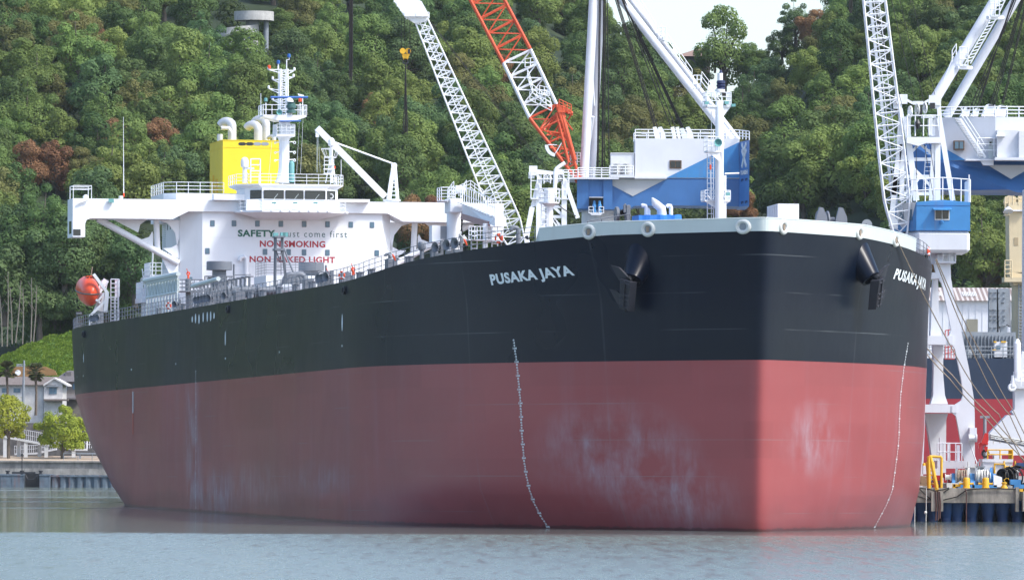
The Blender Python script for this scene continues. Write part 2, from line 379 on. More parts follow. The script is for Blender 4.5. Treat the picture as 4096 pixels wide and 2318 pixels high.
# transom
rp, rs = hull_pts(1), hull_pts(-1)
for j in range(len(rp)-1):
    mb.cur = 1 if j < len(zs)-1 else 0
    mb.add([rp[j][-1], rs[j][-1], rs[j+1][-1], rp[j+1][-1]], [(0, 1, 2, 3)])
hull_o = L(mb, 'hull', [HB, HR], smooth=True)
bm = bmesh.new(); bm.from_mesh(hull_o.data); bmesh.ops.remove_doubles(bm, verts=bm.verts, dist=.002); bmesh.ops.recalc_face_normals(bm, faces=bm.faces); bm.to_mesh(hull_o.data); bm.free()
mb = MB(); dk = [rp[-1], rs[-1]]
for i in range(NS-1):
    a, b, c_, d = dk[0][i], dk[0][i+1], dk[1][i+1], dk[1][i]
    mb.add([(a[0]*.995, a[1], a[2]-.02), (b[0]*.995, b[1], b[2]-.02), (c_[0]*.995, c_[1], c_[2]-.02), (d[0]*.995, d[1], d[2]-.02)], [(0, 1, 2, 3)])
L(mb, 'deck', paint('deck_red_oxide', (.13, .05, .045), .7, .15))
# bulwark round the bow ---------------------------------------------
def bul(side, l1, n=40):
    out = []
    for i in range(n+1):
        l = ip(zdk(1), L0)+(l1-ip(zdk(1), L0))*(i/n)**2.6; z = zdk(l); out.append((side*hb(l, z), l, z))
    return out
mb = MB()
for side, l1 in ((-1, 16.2), (1, 21.)):
    pt = bul(side, l1); hh = []
    for i, (x, l, z) in enumerate(pt):
        n_ = hull_n(max(l, 1.75), z, side); n_.z = 0; n_.normalize(); n_ = n_ if i else Vector((0, -1, 0)); t = i/len(pt); h_ = .93*(1 if t < .97 else 1)
        sl = 1.0 if i < len(pt)-1 else 0
        hh.append((Vector((x, l, z)), Vector((x, l, z))+Vector((n_.x*.05, n_.y*.05, h_)), n_))
    for (a, at, an), (b, bt, bn) in zip(hh, hh[1:]):
        o = .035
        A = [a+an*o+Vector((0, 0, .0)), b+bn*o, bt+bn*o, at+an*o, a-an*.02, b-bn*.02, bt-bn*.02, at-an*.02]
        mb.add(A, [(0, 1, 2, 3), (7, 6, 5, 4), (3, 2, 6, 7), (0, 4, 5, 1)])
        mb.tube(at, bt, .06, n=6, caps=False)
    e = hh[-1]; mb.prism([e[0]+e[2]*.035, e[1]+e[2]*.035, e[0]+e[2]*.035+Vector((side*.1, 1.1, -.02))], e[2]*-.04)
L(mb, 'bulwark', M['ltgrey'], smooth=True)
# fairleads through the bulwark: oval ring with a dark eye -----------
def fair(u, v, side, big=1., oval=1.2):
    b0 = big; big *= .92
    l, z = hull_hit(u, v, side); z = zdk(l)+.33; p = Vector((side*hb(l, zdk(l)), l, z)); n_ = hull_n(max(l, 2), zdk(l), side); n_.z = 0; n_.normalize()
    mb = MB(); mb.torus(p+n_*.06, .42*big, .17*big, n_, n=24, m=8, sx=oval, up=(0, 0, 1))
    mb.lathe(p+n_*.0, [(.5*big*1.02, -.05), (.5*big*1.02, .09)], 20, n_)
    o = L(mb, 'fairlead', M['ltgreyd'], smooth=True)
    mb = MB(); mb.lathe(p+n_*.105, [(.3*big, -.02), (.3*big, .0)], 16, n_); e = L(mb, 'fairlead_eye', M['stgrey'], parent=o)
    mb = MB()
    for k in range(3): mb.tube(p+n_*.12+Vector((0, 0, .2))+n_.cross(Vector((0,0,1)))*(k-1)*.13, p+n_*.16+Vector((0, 0, -.22))+n_.cross(Vector((0,0,1)))*(k-1)*.06, .035)
    if b0 > .9 and oval < 1.3: L(mb, 'fairlead_lining', M['rope'], parent=o)
    return p+n_*.2
fair(2357, 940, -1, 1.05); fair(2590, 914, -1, 1.05); fair(2971, 905, -1, 1., 1.35); fair(3134, 906, 1, 1., 1.1)
fair(3441, 922, 1, .95); RP = fair(3584, 952, 1, .95)
# names and marks ----------------------------------------------------
def onhull(l, z, side, e=.03):
    n_ = hull_n(l, z, side); return Vector((side*hb(l, z), l, z))+n_*e
def quadmap(c4, side, e=.03):                 # corners: bottom left, bottom right, top right, top left in hull (l, z)
    def f(s, t):
        (a, b), (c_, d), (g, h_), (i, j) = c4
        l = (1-s)*(1-t)*a+s*(1-t)*c_+s*t*g+(1-s)*t*i; z = (1-s)*(1-t)*b+s*(1-t)*d+s*t*h_+(1-s)*t*j
        return onhull(l, z, side, e)
    return f
mb = MB(); c4 = [hull_hit(*q, -1) for q in ((1970, 1153), (2307, 1112), (2280, 1060), (1958, 1097))]
put_text(mb, 'PUSAKA JAYA', quadmap(c4, -1), .042, 1.1, cuts=26); L(mb, 'ship_name', M['txtwhite'])
mb = MB(); c4 = [hull_hit(*q, 1) for q in ((3567, 1126), (3697, 1174), (3705, 1117), (3585, 1072))]
put_text(mb, 'PUSAKA JAYA', quadmap(c4, 1), .042, 1.1, cuts=26); L(mb, 'ship_name', M['txtwhite'])
def marks(path, side, ztop, zbot, m0, mirror=False):
    mb = MB(); P_ = [hull_hit(u, v, side) for u, v in path]; zz = [p[1] for p in P_][::-1]; ll = [p[0] for p in P_][::-1]
    d = m0; z = ztop
    while z > zbot:
        l = float(np.interp(z, zz, ll)); big = abs(d-round(d)) < .01; s = ('%dM' % round(d)) if big else str(int(round((d % 1)*10)))
        h_ = .13; w_ = .3 if big else .15
        sn = 1 if side > 0 else -1
        def f(a, b, l=l, z=z, w_=w_): return onhull(l+sn*(a-.5)*w_*1.2, z+(b-.5)*h_*1.15, side, .02)
        put_text(mb, s, f, .03); d -= .2; z -= .2
    L(mb, 'draft_marks', M['txtwhite'])
SP = [(2050, 1340), (2055, 1359), (2067.7, 1451), (2082, 1602), (2088, 1729), (2097, 1841), (2105, 1896), (2117, 1951), (2136, 2007), (2164, 2063), (2196.5, 2112)]
PP = [(3633, 1360), (3631, 1372), (3615, 1468), (3602, 1577), (3596, 1686), (3591, 1794), (3573, 1928), (3545.5, 2016), (3493.6, 2114)]
marks(SP, -1, hull_hit(*SP[1], -1)[1], .1, 16.6); marks(PP, 1, hull_hit(*PP[1], 1)[1], .1, 16.6)
lm, zm = hull_hit(784, 1484, -1)
marks([(784, 1480), (784, 1600), (784, 2043)], -1, zm, 1.0, 16.)
mb = MB()
def ell(u, v, w_, h_, name='tug_mark'):         # white painted oval
    l, z = hull_hit(u, v, -1); n = 14
    mb.add([onhull(l+w_/2*math.cos(2*math.pi*i/n), z+h_/2*math.sin(2*math.pi*i/n), -1, .02) for i in range(n)], [tuple(range(n))])
for u, v, h_ in ((770, 1276, 1.1), (783, 1273, 1.75), (797, 1275.5, 1.75), (813.5, 1268, 1.75), (830, 1266, 1.75), (843.5, 1264, 1.75), (857, 1262, 1.1)): ell(u, v, .8, h_*.5)
for u, v, h_ in ((902, 1352, 1.5), (1369.5, 1289, 1.6), (335, 1432, 1.15)): ell(u, v, .55, h_*.85)
for u, v in ((704, 1454), (526, 1477), (902, 1433), (1118, 1407), (1369, 1382), (334, 1502), (309, 1506)): ell(u, v, .5, .2)
L(mb, 'hull_marking', M['txtwhite'])
mb = MB(); mb.cur = 0
la, za = hull_hit(533, 1565, -1); lb_, zb = hull_hit(533, 1651, -1); lc, zc = hull_hit(533, 1735, -1)
mb.add([onhull(la-.25, za, -1), onhull(la+.25, za, -1), onhull(lb_+.25, zb, -1), onhull(lb_-.25, zb, -1)], [(0, 1, 2, 3)]); mb.cur = 1
mb.add([onhull(lb_-.2, zb, -1), onhull(lb_+.2, zb, -1), onhull(lc+.2, zc, -1), onhull(lc-.2, zc, -1)], [(0, 1, 2, 3)])
L(mb, 'pilot_boarding_mark', [M['txtwhite'], M['red']])
for u, v in ((1382, 1161), (916, 1237), (338, 1336)):  # discharge outlet with scorched paint
    l, z = hull_hit(u, v, -1); mb = MB(); p = onhull(l, z, -1, 0); mb.lathe(p, [(.32, -.3), (.32, .22), (.24, .23), (.22, .05)], 12, (-1, -.15, .1))
    L(mb, 'hull_outlet', M['black'], smooth=True)
# anchors -------------------------------------------------------------
for side, hu, hv in ((-1, 2548, 1052), (1, 3452, 1046)):
    l, z = hull_hit(hu, hv, side); p = Vector((side*hb(l, z), l, z)); n_ = hull_n(l, z, side); n_.z = 0; n_.normalize()
    ax = (n_*.75+Vector((side*-.0, -.1, -1.))).normalized(); st = p-n_*.9+Vector((0, 0, .75)); en = st+ax*2.65
    mb = MB(); mb.lathe(st, [(1.4, -.9), (1.32, .1), (.74, 2.5), (.76, 2.62), (.58, 2.64), (.5, 2.3)], 28, ax); L(mb, 'hawse_bolster', HB, smooth=True)
    E0 = en+n_*.5; a_ = bpy.data.objects.new('anchor', None)
    mb = MB(); hd = Vector((side*-.05, .75, -2.)).normalized(); out = Vector((n_.x, n_.y, 0)).normalized(); top = E0+Vector((0, 0, .05)); bot = top+hd*2.25
    perp = hd.cross(out).normalized()
    c8 = []
    for q, wd, dp in ((top, .6, .34), (bot, .54, .3)):
        c8 += [q-perp*wd-out*dp, q+perp*wd-out*dp, q+perp*wd*.8+out*dp, q-perp*wd*.8+out*dp]
    mb.add(c8, [(0, 1, 2, 3), (7, 6, 5, 4), (0, 4, 5, 1), (1, 5, 6, 2), (2, 6, 7, 3), (3, 7, 4, 0)])
    for k in (.12, .5, .66, .9): q = top.lerp(bot, k); mb.beam(q-perp*.42+out*.36, q+perp*.42+out*.36, .08, .12)
    mb.beam(top.lerp(bot, .04)+out*.38, top.lerp(bot, .97)+out*.38+perp*.0, .06, .12)
    head = L(mb, 'anchor', M['anchor'], bevel=.05)
    fd = Vector((side*1.15, .8, 1.3)).normalized()
    for k in (.06, .86):
        q = top.lerp(bot, k); mb = MB(); tip = q+fd*1.8; wv = hd*.42
        nn = fd.cross(hd).normalized()*.11
        mb.add([q-wv-nn, q+wv-nn, q+wv*1.05+fd*1.2-nn*.7, tip, q-wv*1.05+fd*.9-nn*.7, q-wv+nn, q+wv+nn, q+wv*1.05+fd*.9+nn*.7, tip+nn*.3, q-wv*1.05+fd*.9+nn*.7],
               [(0, 1, 2, 3, 4), (9, 8, 7, 6, 5), (0, 5, 6, 1), (1, 6, 7, 2), (2, 7, 8, 3), (3, 8, 9, 4), (4, 9, 5, 0)])
        L(mb, 'anchor_fluke', M['anchor'], parent=head)
    mb = MB(); mb.tube(st.lerp(en, .6), top+out*.05, .28); L(mb, 'anchor_shank', M['black'], parent=head)
# accommodation --------------------------------------------------------
LF = 212.                                        # front bulkhead of the accommodation, metres aft of the stem
def F(u, v, l=LF): return SL(u, v, l)
zt = F(1168, 838).z; zn = (F(400, 796.5).z+F(1700, 808).z)/2; zb_ = 18.6
xl, xr = F(809.5, 900).x, F(1527.5, 900).x; xL, xR = SL(719, 900, 213.6).x, SL(1560, 900, 213.6).x
mb = MB(); plan = [(xl, LF), (xr, LF), (xR, 213.6), (xR, 226), (xL, 226), (xL, 213.6)]
mb.prism([(x, y, zb_) for x, y in plan], (0, 0, zt-zb_))
block = L(mb, 'accommodation_block', M['white'])
# window ports of the front bulkhead
for row in ([(849.7, 893), (936, 893.5), (1029.6, 894), (1123.3, 895), (1216.7, 896), (1310, 897), (1403, 898.5), (1488, 899.5)],
            [(829.4, 1003.5), (1060, 1007), (1154, 1008), (1216, 1009), (1309.6, 1010), (1507, 1012)], [(840, 1120), (1028, 1120), (770, 1118)]):
    for u, v in row:
        q = F(u, v); mb = MB(); w_, h_ = .2, .27; pr = [(q.x+a*w_*1., LF-.02, q.z+b*h_) for a, b in ((-1, -.8), (-.8, -1), (.8, -1), (1, -.8), (1, .8), (.8, 1), (-.8, 1), (-1, .8))]
        if u == 770: pr = [(x, y+(LF+1.6-LF)*.45+.02, z) for x, y, z in pr]
        mb.cur = 1; cx_ = q.x; mb.prism([(cx_+(x-cx_)*1.22, y+.012, q.z+(z-q.z)*1.16) for x, y, z in pr], (0, -.02, 0)); mb.cur = 0; mb.prism(pr, (0, -.03, 0)); wn_ = L(mb, 'window', [M['glass'] if u == 840 else M['glassb'], M['stgrey']], parent=block)
# plate seams of the bulkhead, as thin raised welds
mb = MB()
for v in (952, 1066):
    q = F(1168, v).z; mb.box((xl+.05, LF-.012, q-.012), (xr-.05, LF-.001, q+.012))
L(mb, 'weld_seam', M['white2'], parent=block)
# lettering
def txt_on_front(s, u0, u1, v0, v1, mat, bold, sp=1.):
    a = F(u0, v1); b = F(u1, v1+(u1-u0)*.0107); h_ = F(u0, v0).z-a.z; mb = MB()
    put_text(mb, s, lambda p, q: Vector((a.x+(b.x-a.x)*p, LF-.015, a.z+h_*q+(b.z-a.z)*p)), bold, sp); L(mb, 'lettering', mat, parent=block)
txt_on_front('SAFETY', 951, 1101, 918, 946, M['txtgreen'], .04, 1.08)
txt_on_front('must come first', 1121, 1388, 921, 947, M['txtdark'], .0, 1.25)
txt_on_front('NON SMOKING', 1039, 1301, 961, 987, M['txtred'], .03, 1.08)
txt_on_front('NON NAKED LIGHT', 998, 1340, 1023, 1048, M['txtred'], .03, 1.08)
# side face of the block: louvre and ports
mb = MB()
for k in range(26): z = SX(650, 890, xL).z-k*.19; mb.box((xL-.05, 223.4, z-.05), (xL+.02, 225.2, z+.04))
L(mb, 'louvre', M['ltgrey'], parent=block)
for v in (907, 1010):
    for l in (216.2, 218, 220.2, 222):
        z = SX(680, v, xL).z; mb = MB(); mb.box((xL-.03, l-.18, z-.27), (xL+.05, l+.18, z+.27)); L(mb, 'window', M['glassb'], parent=block)
# bridge wings: one long box girder right across the ship
tipL, tipR = -22., 22.
zlo = (F(450, 875).z+F(1680, 886.5).z)/2
mb = MB(); y0, y1 = 211.6, 215.6
def wingpoly(sd):
    xt = 22*sd; xi = 20.6*sd*1.0; xin = (xL if sd < 0 else xR); zz = F(312, 947.7).z
    r_ = .5; arc = [(xt-sd*1.28+0, zz)]
    return [(0, zn), (xt, zn), (xt, zz), (xt-sd*1.26, zz), (xt-sd*1.26, zlo-.55), (xt-sd*1.42, zlo-.16), (xt-sd*1.8, zlo), (xin-sd*-1.0, zlo), (xin+sd*-.6, zlo+.8), (0, zlo+.8)]
for sd in (-1, 1):
    P_ = wingpoly(sd); mb.prism([(x, y0, z) for x, z in P_] if sd > 0 else [(x, y0, z) for x, z in P_[::-1]], (0, y1-y0, 0))
wing = L(mb, 'bridge_wing', M['white'])
mb = MB(); mb.box((-22.03, 212.6, F(312, 947).z+.35), (-22.0, 214.2, F(312, 947).z+1.6)); mb.box((-21.95, y0-.03, F(312, 942).z), (-21.2, y0, F(312, 917).z))
L(mb, 'wing_end_window', M['glass'], parent=wing)
for sd in (-1, 1):                                 # strut, post and curved gussets below each wing
    a = F(392, 878, 213.6); b = F(706, 1052, 213.6); ax_, bx = abs(a.x), abs(b.x); mb = MB()
    mb.tube((sd*ax_, 213.6, zlo), (sd*(bx-.2), 213.6, b.z), .33, n=14); L(mb, 'wing_strut', M['white'], parent=wing, smooth=True)
    pa = F(626, 878, 213.6); pb = F(626, 1000, 213.6); mb = MB(); mb.tube((sd*abs(pa.x), 213.8, zlo), (sd*(abs(pa.x)-.15), 213.8, pb.z), .3, n=12)
    mb.prism([(sd*(abs(pa.x)+.3), 213.75, pb.z+1.6), (sd*(abs(pa.x)+.3), 213.75, pb.z-.1), (sd*(abs(pa.x)+2.0), 213.75, pb.z+1.05), (sd*(abs(pa.x)+1.4), 213.75, pb.z+1.1), (sd*(abs(pa.x)+.7), 213.75, pb.z+1.35), (sd*(abs(pa.x)+.4), 213.75, pb.z+1.9)], (0, .08, 0))
    xi = abs(xL if sd < 0 else xR)
    mb.prism([(sd*xi, 213.7, zlo), (sd*(xi+2.4), 213.7, zlo), (sd*(xi+1.2), 213.7, zlo-.35), (sd*(xi+.45), 213.7, zlo-1.3), (sd*(xi+.18), 213.7, zlo-3.), (sd*xi, 213.7, zlo-3.4)], (0, .1, 0))
    mb.prism([(sd*xi, 213.7, b.z+.3), (sd*xi, 213.7, b.z+2.6), (sd*(xi+.25), 213.7, b.z+1.9), (sd*(xi+.9), 213.7, b.z+1.55), (sd*(xi+1.7), 213.7, b.z+1.5)], (0, .1, 0))
    mb.prism([(sd*(ax_-1.5), 213.7, zlo), (sd*(ax_-5), 213.7, zlo), (sd*(ax_-4.3), 213.7, zlo-.5), (sd*(ax_-4.1), 213.7, zlo-1.3)], (0, .1, 0))
    mb.prism([(sd*(bx+1.8), 213.7, b.z+1.2), (sd*xi, 213.7, b.z-3.2), (sd*xi, 213.7, b.z+.5)], (0, .1, 0))
    L(mb, 'wing_gusset', M['white'], parent=wing)
# cage, lamps and small boxes on the wing
mb = MB(); a = F(293, 796); b = F(366, 796); zc_ = F(330, 742).z
for x in (a.x, b.x):
    for y in (212, 214.5): mb.tube((x, y, zn), (x, y, zc_), .035, n=5)
for z in (zc_, zc_-.3):
    mb.tube((a.x, 212, z), (b.x, 212, z), .03, n=5); mb.tube((a.x, 214.5, z), (b.x, 214.5, z), .03, n=5); mb.tube((a.x, 212, z), (a.x, 214.5, z), .03, n=5); mb.tube((b.x, 212, z), (b.x, 214.5, z), .03, n=5)
mb.ball(F(343, 789, 212.5), .3, 10, 6); mb.tube(F(312, 812, 211.4), F(350, 800, 211.4), .09)
L(mb, 'wing_cage', M['white'], parent=wing)
mb = MB(); q = F(445, 802, 211.3); mb.box((q.x-.25, q.y-.15, q.z-.2), (q.x+.25, q.y+.15, q.z+.17)); L(mb, 'floodlight', M['teal'], parent=wing)
mb = MB(); q = F(489, 789); mb.lathe((q.x, 213, zn), [(.2, 0), (.23, .06), (.23, .3), (.16, .36)], 12); L(mb, 'compass_cover', M['ltgreyd'], parent=wing, smooth=True)
# navigation deck house behind the wings, its rails
z2 = F(720, 772, 216).z
mb = MB(); xa, xb = F(648, 780, 218).x, F(1620, 780, 218).x
mb.prism([(xa, 217, zlo), (SL(706, 780, 215.8).x, 215.8, zlo), (-4, 215.8, zlo), (-4, 226, zlo), (xa, 226, zlo)], (0, 0, z2-zlo))
nav = L(mb, 'upper_house', M['white'])
mb = MB(); zq = F(900, 790, 211).z; mb.box((F(854, 800, 211).x, 210.8, zn-.02), (F(990, 800, 211).x, 212, zn+.55)); L(mb, 'side_locker', M['white'], parent=nav); mb = MB(); mb.box((F(1355, 800, 211).x, 210.8, zn-.1), (F(1478, 800, 211).x, 212, F(1450, 797, 211).z))
L(mb, 'side_locker', M['white'], parent=nav)
mb = MB(); mb.rail([(xa, 225.8, z2), (xa, 217, z2), (SL(706, 780, 215.8).x, 215.8, z2), (SL(895, 780, 215.8).x, 215.8, z2)], 1.1, 1.2, .03)
L(mb, 'railing', M['white'], parent=nav)
# wheelhouse
lw = 209.2; yb = 216
za, zr = F(1170, 801, lw).z, F(1170, 753, lw).z; zr2 = F(1170, 736, lw).z
x0, x1 = F(987.5, 780, lw).x, F(1360, 780, lw).x; xr0, xr1 = F(955, 740, lw).x, F(1381, 740, lw).x; xm = F(1049, 790, lw).x; xn = F(1308, 790, lw).x
mb = MB(); ch = [(xr0, lw+1.6), (xm-.35, lw), (xn+.35, lw), (xr1, lw+1.4), (xr1, yb), (xr0, yb)]; cl = [(x0, lw+1.6), (xm, lw), (xn, lw), (x1, lw+1.4), (x1, yb), (x0, yb)]
mb.prism([(x, y, zlo+1) for x, y in cl], (0, 0, zr-zlo-1)); n = 6
mb.add([(x, y, zr) for x, y in cl]+[(x, y-.1, zr+.3) for x, y in ch]+[(x, y-.1, zr2) for x, y in ch], [(i, (i+1) % n, n+(i+1) % n, n+i) for i in range(n)]+[(n+i, n+(i+1) % n, 2*n+(i+1) % n, 2*n+i) for i in range(n)]+[tuple(range(2*n, 3*n))])
wh = L(mb, 'wheelhouse', M['white'])
for i, (ua, ub) in enumerate(((1003, 1045), (1056, 1134), (1143, 1212.5), (1221, 1300), (1310, 1347))):
    mb = MB(); zt_, zq_ = F(1170, 762, lw).z, F(1170, 796, lw).z
    def fy(x): return lw-.03 if xm <= x <= xn else (lw-.03+(xm-x)/(xm-x0)*1.6 if x < xm else lw-.03+(x-xn)/(x1-xn)*1.4)
    xa_, xb_ = F(ua, 780, lw+(.8 if i == 0 else 0)).x, F(ub, 780, lw).x
    pl = [(xa_, fy(xa_), zq_), (xb_, fy(xb_), zq_), (xb_, fy(xb_), zt_), (xa_, fy(xa_), zt_)]
    mb.prism(pl, (0, .02, 0)); wn_ = L(mb, 'window', M['glass'], parent=wh)
    mb = MB(); fr = [Vector(p)+Vector((0, -.02, 0)) for p in pl]
    for a, b in zip(fr, fr[1:]+fr[:1]): mb.beam(a, b, .07, .05)
    L(mb, 'window_frame', M['black'], parent=wh)
    if i in (1, 2, 3):
        mb = MB(); c_ = (xa_+xb_)/2+.4; mb.tube((c_, lw-.08, zt_-.35), (c_-.4, lw-.08, zq_), .025, n=4); L(mb, 'wiper', M['ltgrey'], parent=wh)
mb = MB(); q = F(1327, 784, lw); mb.torus((q.x, fy(q.x)-.05, q.z), .22, .045, (0, 1, 0), n=16, m=5); L(mb, 'clear_view_screen', M['white'], parent=wh)
# walkway in front of the wheelhouse
mb = MB(); zw = F(1170, 849, 208).z; A = [F(960, 849, 208).x, F(1405, 852, 208).x, F(1040, 849, 208).x, F(1320, 850, 208).x]
mb.prism([(A[0], 209.8, zw), (A[2], 207.6, zw), (A[3], 207.6, zw), (A[1], 209.8, zw), (A[1], 211.6, zw), (A[0], 211.6, zw)], (0, 0, .18))
mb.add([(A[0], 209.8, zw), (A[2], 207.6, zw), (A[3], 207.6, zw), (A[1], 209.8, zw), (A[3]-.6, 212, zw-.62), (A[2]+.6, 212, zw-.62)], [(0, 1, 5), (1, 2, 4, 5), (2, 3, 4)])
mb.box((x0, 209.4, zw), (x1, 211.6, za+.05))
walk = L(mb, 'bridge_walkway', M['white'])
mb = MB(); mb.rail([(A[0]+.3, 211.4, zw+.18), (A[0]+.3, 209.9, zw+.18), (A[2], 207.7, zw+.18), (A[3], 207.7, zw+.18), (A[1]-.3, 209.9, zw+.18), (A[1]-.3, 211.4, zw+.18)], 1.1, 1.5, .025)
for i in range(12):
    x = A[0]+.4+(A[1]-A[0]-.8)*i/11; mb.tube((x-.2, 207.5 if A[2] < x < A[3] else 209.2, zw+.12), (x+.2, 207.9 if A[2] < x < A[3] else 209.5, zw+.12), .07, n=5)
L(mb, 'railing', M['white'], parent=walk)
for u in (1097, 1182, 1263):
    q = F(u, 811, 207.5); mb = MB(); mb.box((q.x-.22, q.y-.1, q.z-.08), (q.x+.18, q.y+.15, q.z+.08)); L(mb, 'floodlight', M['teal'], parent=walk)
mb = MB(); mb.rail([(xr0, yb, zr2), (xr0, lw+1.6, zr2), (xm-.35, lw, zr2), (xn+.35, lw, zr2), (xr1, lw+1.4, zr2), (xr1, yb, zr2)], 1.0, 1.2, .028); L(mb, 'railing', M['white'], parent=wh)
# radar mast
lm_ = 213.; mast_z = lambda v: F(1140, v, lm_).z
xc = F(1132, 700, lm_).x
mb = MB(); k = lambda px: px*.4808/39.
sec = [(1105, 620, 745), (1060, 640, 745), (980, 655, 742), (760, 660, 736), (720, 640, 760)]
prev = None
for vy, a, b in sec:
    v = 200+vy*.4808; xa_, xb_ = F(800+a*.4808, v, lm_).x, F(800+b*.4808, v, lm_).x; z = F(1140, v, lm_).z; r_ = (xb_-xa_)/2; c_ = (xa_+xb_)/2
    cur = [(c_+r_*math.cos(t*math.pi/6), lm_+r_*.9*math.sin(t*math.pi/6), z) for t in range(12)]
    if prev: n0 = len(mb.v); mb.add(prev+cur, [(i, (i+1) % 12, 12+(i+1) % 12, 12+i) for i in range(12)])
    prev = cur
def bx(a, b, c_, d, ya, yb2): p = F(800+a*.4808, 200+d*.4808, lm_); q = F(800+b*.4808, 200+c_*.4808, lm_); mb.box((p.x, lm_+ya, p.z), (q.x, lm_+yb2, q.z))
bx(620, 775, 705, 722, -1.3, 1.2); bx(662, 742, 560, 705, -.5, .6)
p0, p1 = F(1043, 466, lm_), F(1216, 466, lm_)
mb.prism([(p0.x, lm_-1.6, F(1140, 463, lm_).z), (p1.x, lm_-1.6, F(1140, 463, lm_).z), (p1.x, lm_-1.6, F(1140, 470, lm_).z), (F(1170, 486, lm_).x, lm_-1.6, F(1140, 486, lm_).z), (F(1105, 486, lm_).x, lm_-1.6, F(1140, 486, lm_).z), (p0.x, lm_-1.6, F(1140, 470, lm_).z)], (0, 3, 0))
mast = L(mb, 'radar_mast', M['white'])
mb = MB()
zp = F(1140, 463, lm_).z; mb.rail([(p0.x, lm_+1.4, zp), (p0.x, lm_-1.6, zp), (p1.x, lm_-1.6, zp), (p1.x, lm_+1.4, zp)], 1.0, .9, .035, bars=2)
zp2 = F(1140, 539, lm_).z; q0, q1 = F(1100, 539, lm_).x, F(1171, 539, lm_).x; mb.rail([(q0, lm_+1.2, zp2), (q0, lm_-1.3, zp2), (q1, lm_-1.3, zp2), (q1, lm_+1.2, zp2)], 1.0, .45, .035, bars=3)
L(mb, 'railing', M['white'], parent=mast)
mb = MB(); G = lambda a, b, dy=0: F(800+a*.4808, 200+b*.4808, lm_)+Vector((0, dy, 0))
for dy in (-.5, .5):
    mb.tube(G(660, 545, dy), G(664, 160, dy), .11, n=6); mb.tube(G(725, 545, dy), G(721, 160, dy), .11, n=6)
for i, b in enumerate(range(170, 540, 38)):
    mb.tube(G(660, b), G(724, b), .06, n=5)
    mb.tube(G(662, b), G(722, b+38), .045, n=4) if i % 2 else mb.tube(G(722, b), G(662, b+38), .045, n=4)
    mb.ladder(G(692, b, -.5), G(692, b+38, -.5), .35)
L(mb, 'upper_lattice', M['white'], parent=mast)
for pts in ([(570, 165), (660, 190), (660, 165)], [(785, 172), (725, 205), (725, 172)], [(605, 248), (660, 275), (660, 248)], [(778, 226), (730, 245), (730, 226)], [(572, 322), (655, 360), (655, 335)], [(605, 418), (655, 440), (655, 418)]):
    mb = MB(); mb.path([G(*pts[0]), G(*pts[1])], .05, n=5); mb.path([G(*pts[0]), G(*pts[2])], .06, n=5); mid = [(pts[0][0]+pts[1][0])/2, (pts[0][1]+pts[1][1])/2]; mb.tube(G(*mid), G((pts[0][0]+pts[2][0])/2, pts[2][1]), .04, n=4)
    mb.lathe(G(pts[0][0], pts[0][1]-2), [(.12, 0), (.12, .22), (.05, .3)], 8); L(mb, 'yard_arm', M['white'], parent=mast)
mb = MB(); mb.tube(G(575, 398, -1), G(884, 398, -1), .12, n=6); s_ = L(mb, 'radar_scanner', M['radblue'], parent=mast)
mb = MB(); mb.tube(G(635, 600, -1.9), G(815, 598, -1.9), .09, n=6); L(mb, 'radar_scanner', M['radblue'], parent=mast)
mb = MB(); mb.ball(G(729, 437, -1), .45, 12, 8); mb.tube(G(729, 460, -1), G(735, 545, -1), .25, n=8); L(mb, 'scanner_pedestal', M['white'], parent=mast, smooth=True)
mb = MB(); mb.lathe(G(740, 530, -1.4), [(.5, 0), (.5, .25), (.38, .3), (.38, .5), (.52, .5), (.52, .8), (.38, .85), (.38, 1.05), (.5, 1.1)], 12); L(mb, 'satellite_drum', M['txtdark'], parent=mast, smooth=True)
def horn(p, r_, parent, d=(0, -1, 0)):
    mb = MB(); mb.lathe(p, [(r_*.15, .45), (r_*.18, .2), (r_*.45, -.05), (r_, -.25), (r_*.95, -.26), (r_*.3, -.0)], 18, Vector(d)*-1); return L(mb, 'ship_horn', M['teal'], parent=parent, smooth=True)
horn(G(632, 527, -1.9), .29, mast)
mb = MB(); mb.path([G(650, 160), G(652, 108)], [.1, .05]); mb.path([G(721, 160), G(721, 82), G(742, 80), G(742, 62)], .06, n=5); mb.tube(G(506, 545), G(506, 362), .03, n=4)
mb.tube(G(853, 545), G(853, 380), .05, n=4); mb.tube(G(548, 545), G(548, 440), .06, n=4); mb.tube(G(832, 545), G(832, 445), .06, n=4); mb.prism([G(812, 362), G(822, 380), G(865, 388), G(865, 376)], (0, .1, 0)); L(mb, 'mast_antenna', M['white'], parent=mast)
for a, b, m_ in ((547, 428, 'teal'), (832, 430, 'orange'), (575, 156, 'orange'), (740, 62, 'radblue'), (652, 115, 'radblue')):
    mb = MB(); mb.lathe(G(a, b), [(.17, 0), (.17, .3), (.08, .36)], 8); L(mb, 'navigation_light', M[m_], parent=mast)
for a, b in ((612, 600), (826, 600), (858, 560)):
    mb = MB(); mb.tube(G(a, b), G(a+(-22 if a > 800 else -45), 1105 if a < 700 else 1030), .015, n=3, caps=False); L(mb, 'signal_halyard', M['white'], parent=mast)
mb = MB()
for b in (768, 850, 915):
    mb.tube(G(622, b), G(785, b-4), .05, n=5); mb.torus(G(786, b+2), .12, .04, (0, 1, 0), n=8, m=4); mb.torus(G(626, b+4), .1, .03, (0, 1, 0), n=8, m=4)
mb.ladder(G(741, 1030, .2), G(741, 720, .2), .3, (0, 1, 0))
L(mb, 'mast_bracket', M['white'], parent=mast)
